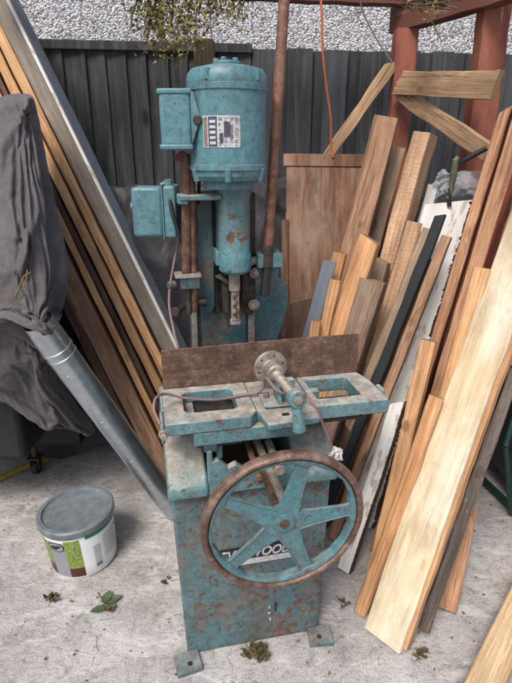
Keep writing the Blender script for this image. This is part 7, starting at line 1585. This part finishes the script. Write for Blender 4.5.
# dark cloth behind the machine
rows = []
tops = [(40, 205, 2.42), (80, 190, 2.40), (120, 186, 2.36), (165, 186, 2.34), (215, 184, 2.36), (260, 181, 2.36), (292, 180, 2.38), (330, 186, 2.44)]
rows.append([A(x, y - 3, Y_ + .12) for x, y, Y_ in tops]); rows.append([A(x, y, Y_ - .04) for x, y, Y_ in tops])
for dy, dY in ((45, -.14), (110, -.18), (190, -.20), (262, -.22)):
    rows.append([A(128 + (x - 128) * (1 + dy * .0005), y + dy + 7 * math.sin(x * .06 + dy), Y_ + dY) for x, y, Y_ in tops])
P = net(rows, 10, 11, folds=.03, fine=.003, seed=5, fdir=.9)
crease(P, [([(70, 205), (100, 240), (128, 290), (150, 340)], .05, 10, 3, 1), ([(130, 195), (122, 240), (140, 300), (162, 350)], .05, 12, 4, -1), ([(100, 200), (140, 250), (178, 270)], .04, 10, 3, 1),
           ([(284, 182), (270, 205), (262, 235), (256, 265)], .05, 9, 3, 1), ([(252, 190), (268, 200), (292, 215)], .04, 9, 3, -1), ([(168, 250), (172, 300), (178, 345)], .05, 10, 3, 1)])
relax(P, 1)
settle('sheet', P)
for r in P:
    for p in r: p.z = max(p.z, .012)
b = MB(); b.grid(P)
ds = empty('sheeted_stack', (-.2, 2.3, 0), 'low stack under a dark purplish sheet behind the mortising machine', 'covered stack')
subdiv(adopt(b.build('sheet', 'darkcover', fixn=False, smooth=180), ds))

# ================================================================== BUCKET
bc = atz(85.5, 555)
bk = empty('bucket', bc, 'grey lidded white plastic tub with a leaf print on the concrete', 'bucket', R(0))
bk.rotation_euler = (R(0), R(-3.2), R(27))
HB, RB, RT = .200, .114, .126


def rb(z): return RB + (RT - RB) * z / HB


b = MB(); b.lathe([(.001, 0), (RB - .004, 0), (RB, .006), (rb(.05), .05), (rb(.1), .1), (rb(.15), .15), (RT, HB), (RT - .003, HB)], 64)
b.build('tub', 'white', bk)
b = MB()
b.lathe([(.001, HB + .006), (RT - .020, HB + .006), (RT - .014, HB + .008), (RT - .010, HB + .016), (RT + .003, HB + .016), (RT + .0075, HB + .011), (RT + .0075, HB - .006), (RT + .004, HB - .014), (RT + .001, HB - .014)], 72)
b.build('lid', 'lid', bk)


def bpatch(mb, a0, a1, z0, z1, m, o=.0008, n=14):
    k = 6
    mb.lathe([(rb(z0 + (z1 - z0) * i / k) + o, z0 + (z1 - z0) * i / k) for i in range(k + 1)], n, None, m, a0=R(a0), a1=R(a1))


b = MB()
bpatch(b, -88, 70, .168, .183, 1, .0009, 40)
bpatch(b, -150, -122, .012, .168, 0); bpatch(b, -121.5, -97, .052, .175, 2); bpatch(b, -121.5, -97, .012, .0515, 3)
bpatch(b, -182, -150.5, .06, .165, 2); bpatch(b, -182, -150.5, .012, .0595, 3)
bpatch(b, -78, -66, .085, .125, 5, .001); bpatch(b, -78, -66, .05, .08, 5, .001); bpatch(b, -78, -66, .03, .047, 5, .001)
for k in range(7): bpatch(b, -77.2 + 1.6 * k, -76.6 + 1.6 * k + .3 * (k % 3), .031, .046, 4, .0013, 2)
for k in range(9): bpatch(b, -60, -22 - (k * 7) % 13, .055 + k * .011, .0585 + k * .011, 6, .001)
bpatch(b, -26, -21, .135, .142, 3, .001)
b.build('label_print', ['greyprint', 'greenstripe', 'leafprint', 'soilprint', 'ink', 'greyink', 'greyink'], bk)
# oval emblem near the rim
b = MB()


def oval(mb, ac, zc, wa, hz, m, o):
    n = 28; vs = [Vector(((rb(zc) + o) * math.cos(R(ac)), (rb(zc) + o) * math.sin(R(ac)), zc))]
    for k in range(n):
        t = 2 * math.pi * k / n; a = R(ac + wa * math.cos(t)); z = zc + hz * math.sin(t)
        vs.append(Vector(((rb(z) + o) * math.cos(a), (rb(z) + o) * math.sin(a), z)))
    mb._faces(vs, [(0, 1 + k, 1 + (k + 1) % n) for k in range(n)], m)


oval(b, -136, .148, 15, .021, 0, .0014); oval(b, -136, .148, 13, .0175, 1, .0018)
oval(b, -139, .146, 7, .009, 2, .0022); oval(b, -131, .152, 4, .005, 0, .0022)
b.build('emblem', ['ink', 'greyprint', 'ink'], bk)

# ================================================================== GROUND LITTER


def leafshape(mb, c, L_, w_, ang, m=0, lobes=1, curl=.012):
    for k in range(lobes):
        a = ang + (k - (lobes - 1) / 2) * .85
        l_ = L_ * (1 - .22 * abs(k - (lobes - 1) / 2))
        rows = []
        for i in range(9):
            t = i / 8; ww = w_ * math.sin(math.pi * min(1, t * .92 + .08)) ** .8 * (1 + .12 * math.sin(t * 25))
            r = []
            for j in (-1, -.5, 0, .5, 1):
                x = t * l_; y = j * ww
                r.append((c.x + x * math.cos(a) - y * math.sin(a), c.y + x * math.sin(a) + y * math.cos(a), .004 + curl * (j * j * .8 + t * t * .6) + .002 * k))
            rows.append(r)
        mb.grid(rows, m)


b = MB(); q = atz(107, 606)
leafshape(b, q + Vector((-.012, .004, 0)), .062, .016, R(28), 0, 3, .005)
leafshape(b, q + Vector((.004, -.006, 0)), .055, .015, R(205), 0, 1, .004)
leafshape(b, q + Vector((.02, -.012, .0)), .03, .008, R(250), 1, 2, .010)
b.tube([q + Vector((0, 0, .008)), q + Vector((-.03, .03, .006)), q + Vector((-.045, .05, .008))], .0018, 6, 1)
tag(b.build('fallen_leaf', ['leafgreen', 'leafdry'], fixn=False), 'large green lobed leaf lying in front of the white tub', 'leaf')


def clump(name, label, px, py, r, n, mats, h=.02, seed=0, cat='weeds'):
    rnd = random.Random(seed); c = atz(px, py); b = MB()
    for k in range(n):
        a = rnd.uniform(0, 6.28); d = r * math.sqrt(rnd.random())
        p = Vector((c.x + d * math.cos(a), c.y + d * .7 * math.sin(a), 0))
        if rnd.random() < .55:
            leafshape(b, p, rnd.uniform(.008, .022), rnd.uniform(.003, .008), rnd.uniform(0, 6.28), rnd.randrange(len(mats)), 1, rnd.uniform(.002, h))
        else:
            e = p + Vector((rnd.uniform(-.03, .03), rnd.uniform(-.03, .03), rnd.uniform(.002, h)))
            b.tube([p + Vector((0, 0, .002)), (p + e) / 2 + Vector((0, 0, rnd.uniform(0, h * .6))), e], .0011, 5, rnd.randrange(len(mats)))
    return tag(b.build(name, mats, fixn=False), label, cat)


clump('weed', 'small tuft of weeds at the left edge of the concrete crack', 52, 600, .022, 26, ['leafgreen', 'leafdry'], .02, 1)
clump('weed', 'mossy weeds growing against the front foot of the cabinet', 257, 655, .035, 70, ['leafgreen', 'moss', 'leafdry'], .025, 2)
clump('sawdust_heap', 'little heap of tan sawdust beside the right foot of the cabinet', 311, 630, .018, 60, ['string', 'leafdry'], .014, 3, 'debris')
clump('leaf_litter', 'few dry leaves between the machine and the timber pile', 345, 606, .022, 10, ['leafdry', 'stem'], .012, 4, 'leaf litter')
clump('leaf_litter', 'dark crumbled leaf in front of the tall pale plank', 420, 655, .02, 22, ['moss', 'leafdry'], .012, 5, 'leaf litter')
clump('leaf_litter', 'dry brown leaf scraps by the left side of the cabinet', 166, 582, .018, 9, ['leafdry', 'stem'], .012, 6, 'leaf litter')
b = MB(); rnd = random.Random(12)
for k in range(190):
    px, py = rnd.uniform(-20, 512), rnd.uniform(440, 700)
    p = atz(px, py)
    if rnd.random() < .4: leafshape(b, p, rnd.uniform(.005, .013), rnd.uniform(.0015, .004), rnd.uniform(0, 6.28), rnd.randrange(2), 1, .003)
    else:
        s_ = rnd.uniform(.001, .0034)
        X = Matrix.Translation(p) @ Matrix.Rotation(rnd.uniform(0, 3), 4, 'Z')
        b.box(-s_, s_, -s_ * .7, s_ * .7, .0005, s_, m=rnd.randrange(3), X=X)
tag(b.build('ground_litter', ['leafdry', 'stem', 'concrete'], fixn=False), kind='stuff')

# ================================================================== TIMBER PILE
WD = 'board'
pnl = plank('panel', 'large brown hardwood panel standing upright behind the timber pile', 'panel', 'panel', (287, 156), (284, 486), 2.25, w=.40, yaw=.05, th=.02, rough=.002)
_A, _B, _ax, _wd, _nd, _w, _L = PL['panel']
b = MB(); b.box(-_w / 2 - .015, _w / 2, -.006, -.0005, _L - .05, _L - .002); b.build('top_rail', 'panel', pnl, bevel=.002)
plank('board', 'dark narrow board standing on edge at the left of the large panel', WD, 'darkbrown', (282, 222), (281, 488), 2.18, w=.028, yaw=.1, th=.04)
plank('small_panel', 'small brown board resting low in front of the large panel', 'panel', 'panel', (285, 305), (285, 497), 1.92, w=.17, yaw=.05, th=.012, skew=.035)
plank('board', 'grey weathered board half hidden behind the tall reddish plank', WD, 'grey', (384, 150), (300, 478), 2.16, w=.085, yaw=-.2, th=.03)
plank('plank', 'tall reddish brown plank in front of the large panel', 'plank', 'brown', (374, 121), (283, 484), 2.08, tr=(400, 118), yaw=-.3, th=.05)
plank('timber_beam', 'thick square sawn beam with its clean end up in front of the braces', 'beam', 'beam', (412.5, 137), (322, 488), 1.98, tr=(430.5, 135), yaw=-.62, th=.095)
plank('block', 'short brown block wedged behind the dusty block', 'block', 'dusty', (375, 262), (304, 505), 1.90, tr=(388, 266), yaw=-.55, th=.05, skew=-.01)
plank('batten', 'pine batten sticking up behind the blue grey slat', 'batten', 'orange_pine', (333, 255), (271, 508), 1.86, tr=(346, 257), yaw=-.35, th=.03)
plank('slat', 'blue grey painted slat at the left of the short offcuts', 'slat', 'bluegrey', (323, 263), (259, 510), 1.80, tr=(336, 266), yaw=-.25, th=.014)
plank('batten', 'short pine batten in front of the blue grey slat', 'batten', 'orange_pine', (330, 281), (283, 514), 1.77, tr=(340, 284), yaw=-.2, th=.02)
plank('timber_block', 'bright orange brown block with a slanted end, tallest of the short offcuts', 'block', 'orange_pine', (359, 240), (268, 514), 1.80, tr=(378, 250), yaw=-.48, th=.055, skew=-.02, cham=.004)
plank('timber_block', 'dusty worn square block with rounded top corners', 'block', 'dusty', (359, 284), (287, 518), 1.76, tr=(383, 290), yaw=-.45, th=.055, cham=.009, rough=.002)
plank('plank', 'pale brown plank rising between the square beam and the black batten', 'plank', 'beam', (407, 224), (325, 498), 1.88, tr=(423, 224), yaw=-.35, th=.025)
plank('plank', 'narrow grey split plank along the left of the black batten', 'plank', 'grey', (423, 231), (311, 512), 1.84, tr=(433, 233), yaw=-.4, th=.03, rough=.003)
plank('batten', 'long black painted batten leaning through the middle of the pile', 'batten', 'blackpaint', (434, 221), (313, 533), 1.78, tr=(444, 222), yaw=-.45, th=.04, skew=.015)
plank('plank', 'thin brown plank along the right of the black batten', 'plank', 'brown', (441, 239), (327, 540), 1.74, tr=(451, 241), yaw=-.5, th=.035)
plank('board', 'broad whitewashed board with a ragged right edge behind the black batten', WD, ['whitewash', 'bark'], (424, 214), (334, 522), 1.93, tr=(482, 192), yaw=-.30, th=.02, skew=.05, jag=.016)
plank('board', 'white board end peeping up behind the ragged whitewashed board', WD, 'whitewash', (428, 190), (345, 490), 2.06, w=.11, yaw=-.1, th=.015, skew=-.02)
plank('board', 'dark grey plastic board whose stepped end shows under the clear sheet', WD, 'darkplastic', (440, 191), (365, 486), 2.02, w=.125, yaw=-.05, th=.04)
plank('plank', 'reddish plank with a dark red side right of the ragged white board', 'plank', ['redbrown', 'red'], (498, 119), (369, 552), 1.76, tr=(512, 112), yaw=-.55, th=.05, skew=.03)
plank('plank', 'second reddish plank from the ragged white board, reaching past the frame edge', 'plank', ['redbrown', 'red'], (516, 110), (383, 560), 1.72, tr=(534, 105), yaw=-.7, th=.085)
plank('plank', 'wide red board furthest right behind the cream plank', 'plank', 'redbrown', (545, 110), (404, 548), 1.74, w=.12, yaw=-.35, th=.03)
plank('batten', 'short orange brown batten end beside the cream plank', 'batten', 'edge_pine', (474, 270), (393, 582), 1.60, tr=(491, 270), yaw=-.4, th=.025)
plank('board', 'pale grey waney board with a dark bark edge beside the handwheel', WD, ['whitewash', 'bark'], (389, 408), (337, 570), 1.52, tr=(410, 398), yaw=-.62, th=.03, jag=.0035, skew=.03)
plank('plank', 'knotty pine plank with a flat cut top, left of the round pole', 'plank', 'pine', (420, 344), (361, 596), 1.50, tr=(434, 347), yaw=-.55, th=.05)
plank('pole', 'rounded knotty pine pole leaning beside the cream plank', 'pole', 'orange_pine', (428, 399), (352, 614), 1.44, tr=(443, 402), yaw=-.6, th=.034, roundr=True)
plank('plank', 'wide cream plank in front of everything on the right', 'plank', 'cream', (549, 110), (363.5, 630), 1.78, w=.128, yaw=-.84, th=.022, rough=.002)
plank('plank', 'orange brown plank tucked directly behind the cream plank', 'plank', 'pine', (549, 110), (363.5, 630), 1.78, w=.126, yaw=-.84, th=.03, off=(.012, .0235), rough=.002, ext=-.25)
plank('plank', 'dark grey weathered plank at the far right behind the cream plank', 'plank', 'darkgrey', (532, 310), (416, 640), 1.58, w=.035, yaw=-.45, th=.09, rough=.003)
plank('plank', 'short red brown plank standing behind the dark grey weathered plank', 'plank', 'redbrown', (458, 508), (436, 611), 1.47, w=.06, yaw=-.5, th=.03)
plank('batten', 'tiny pine offcut end low in front of the blue grey slat', 'batten', 'orange_pine', (311, 322), (283, 520), 1.73, tr=(320, 325), yaw=-.2, th=.025)
plank('plank', 'narrow brown plank standing in the gap left of the square sawn beam', 'plank', 'dusty', (398, 200), (315, 492), 2.03, tr=(406, 202), yaw=-.3, th=.03)
plank('batten', 'dark brown batten half hidden behind the black batten', 'batten', 'darkbrown', (429, 262), (322, 528), 1.80, tr=(436, 263), yaw=-.4, th=.03)
plank('board', 'dark old board low behind the handwheel and the black batten', 'board', 'darkbrown', (352, 400), (316, 520), 1.82, w=.09, yaw=-.3, th=.03)
# beam on the ground at the lower right
a_ = Vector((.565, .93, .04)); c_ = Vector((1.25, 1.73, .04))
mb, mt = bar(a_, c_, .078, .085, seed=77, cham=.003); o = mb.build('timber_beam', ['pale', 'end']); o.matrix_world = mt
tag(o, 'pale clean timber lying on the concrete in the lower right corner', 'beam')
# stub resting across
mb, mt = bar(at(503, 361, 1.48), at(560, 358, 1.55), .022, .03, seed=78); o = mb.build('timber_stub', ['grey', 'end']); o.matrix_world = mt
tag(o, 'short grey stub of wood jutting in beside the cream plank', 'offcut')
# green tubular trestle
b = MB()
t0 = at(470, 474, 2.05); t0.z = .03; t1 = atz(560, 553, .03)
b.tube(smooth_path([t0, (t0 + t1) / 2, t1], 4), .014, 12)
b.tube(smooth_path([at(505, 446, 1.66), at(516, 410, 1.7), at(545, 330, 1.8)], 4), .012, 12)
b.tube(smooth_path([at(505, 446, 1.66), atz(512, 512, .03)], 4), .012, 12)
tag(b.build('trestle', 'greentube'), 'dark green tubular metal leg on the floor at the far right', 'trestle')
# hand tool and clear plastic
b = MB()
q0 = at(451, 190, 1.90); q1 = at(456, 160, 1.87)
b.tube([q0 + Vector((-.008, 0, -.03)), q0, q0 + (q1 - q0) * .35, q0 + (q1 - q0) * .75, q1, q1 + Vector((.006, 0, .01))], [.006, .009, .0115, .012, .011, .007], 12, 0)
b.tube([at(449, 188, 1.90), at(449.5, 206, 1.90)], .008, 8, 1)
b.tube([at(459, 164, 1.865), at(463, 161, 1.86), at(474, 155, 1.845), at(487, 148, 1.83)], [.006, .0085, .009, .0085], 12, 1)
tag(b.build('hand_tool', ['mossgrip', 'blacksteel']), 'old hand tool with mossy body and black handle standing among the boards', 'tool')
rnd = random.Random(6); rows = []
for j in range(7):
    rows.append([at(434 + i * 9 + rnd.uniform(-2, 2), 172 + j * 4 + rnd.uniform(-3, 3) + (4 if i in (0, 6) else 0), 1.97 - j * .012 + rnd.uniform(-.025, .025)) for i in range(7)])
b = MB(); b.grid(net(rows, 5, 5, folds=.01, fine=.004, seed=3))
tag(b.build('plastic_sheet', 'clear', fixn=False, smooth=70), 'crumpled clear plastic sheet tucked below the red post', 'plastic sheet')

# ================================================================== OVERHEAD
b = MB(); c0 = at(321, 2, 2.12)
b.tube(smooth_path([at(320, -14, 2.12), at(322, 20, 2.11), at(323, 55, 2.12), at(327, 90, 2.16), at(331, 120, 2.2), at(331, 146, 2.24), at(333, 157, 2.245)], 6), .0042, 8)
tag(b.build('orange_cord', 'cord'), 'orange cord hanging from the roof beam to the brown panel', 'cord')


def vine(name, label, spots, n, seed, stems, cat='climber'):
    rnd = random.Random(seed)
    root = empty(name, at(*spots[0]), label, cat)
    b = MB()
    for s_ in stems: b.tube(smooth_path([at(*p) for p in s_], 5), [.0035 * (1 - .6 * k / (5 * (len(s_) - 1))) for k in range(5 * (len(s_) - 1) + 1)], 6)
    if stems: adopt(b.build('stem', 'stem'), root)
    b = MB()
    for k in range(n):
        px, py, Y_ = rnd.choice(spots)
        c = at(px + rnd.gauss(0, 11), py + rnd.gauss(0, 9), Y_ + rnd.gauss(0, .08))
        L_ = rnd.uniform(.007, .022); w_ = L_ * rnd.uniform(.22, .42)
        ax = Vector((rnd.gauss(0, .6), rnd.gauss(0, .6), rnd.gauss(-.5, .5))).normalized(); sd = ax.orthogonal().normalized()
        sd = Matrix.Rotation(rnd.uniform(0, 6.28), 3, ax) @ sd; up_ = ax.cross(sd)
        b._faces([c, c + ax * L_ * .4 + sd * w_ + up_ * w_ * .3, c + ax * L_, c + ax * L_ * .4 - sd * w_ + up_ * w_ * .3], [(0, 1, 2), (0, 2, 3)], rnd.choice([0, 0, 0, 1]))
    if n: adopt(b.build('foliage', ['leaf', 'leafdry'], fixn=False, smooth=0), root)
    return root


sp = [(150, 6, 2.3), (160, 14, 2.3), (168, 24, 2.28), (175, 34, 2.26), (180, 12, 2.28), (190, 22, 2.27), (186, 36, 2.26), (200, 8, 2.3), (158, 30, 2.27),
      (150, 20, 2.28), (222, 2, 2.3), (164, 40, 2.25), (172, 44, 2.25), (143, 10, 2.28), (155, -4, 2.3), (178, -6, 2.3), (210, -4, 2.3), (238, 8, 2.3)]
stems = []
rnd = random.Random(2)
for k in range(22):
    x = rnd.uniform(138, 245); y = rnd.uniform(-12, 0); dx = rnd.uniform(-22, 14); ln = rnd.uniform(25, 58) * (1 if x < 215 else .6)
    stems.append([(x, y, 2.30), (x + dx * .3 + rnd.uniform(-4, 4), y + ln * .4, 2.28), (x + dx * .7, y + ln * .75, 2.26), (x + dx, y + ln, 2.25)])
vine('climber', 'olive leaved climber trailing down from the roof beam above the motor', sp, 1900, 5, stems)
stems = []
for k in range(26):
    x = rnd.uniform(405, 448); y = rnd.uniform(-8, 6)
    stems.append([(x, y, 2.02), (x + rnd.uniform(-14, 14), y + rnd.uniform(-6, 8), 1.99), (x + rnd.uniform(-22, 22), y + rnd.uniform(-7, 9), 2.0), (x + rnd.uniform(-20, 20), y + rnd.uniform(-6, 6), 2.03)])
stems += [[(426, 4, 2.0), (430, 16, 1.98), (436, 30, 1.98), (442, 42, 1.98)],
          [(432, 0, 2.0), (434, 10, 1.99), (433, 20, 1.98)]]
vine('dry_twigs', 'tangle of dry twigs caught on the red shed beam', [(425, 2, 2.0)], 60, 8, stems, 'twigs')

b = MB(); b.tube(smooth_path([at(358, -6, 2.2), at(364, 14, 2.24), at(376, 38, 2.28), at(392, 62, 2.32)], 5), .0028, 6)
tag(b.build('dry_vine', 'string'), 'single thin dry vine drooping from the roof beam to the far red post', 'vine')
# dark bench added beyond the timber, standing in for shadow on the right
wb = empty('added_shade_bench', (1.35, 1.95, 0), 'dark bench added to stand for the shadow at the right edge behind the leaning timber', 'bench')
b = MB(); b.box(1.02, 2.4, 1.62, 2.5, .62, .70); adopt(b.build('shade_bench_top', 'darkbrown', bevel=.004), wb)
b = MB(); b.box(1.06, 2.38, 1.72, 2.48, .10, .619); adopt(b.build('shade_bench_body', 'darkplastic', bevel=.004), wb)
for x, y in ((1.05, 1.66), (2.3, 1.66), (1.05, 2.42), (2.3, 2.42)):
    b = MB(); b.box(x, x + .06, y, y + .06, 0, .619); adopt(b.build('leg', 'darkbrown'), wb)
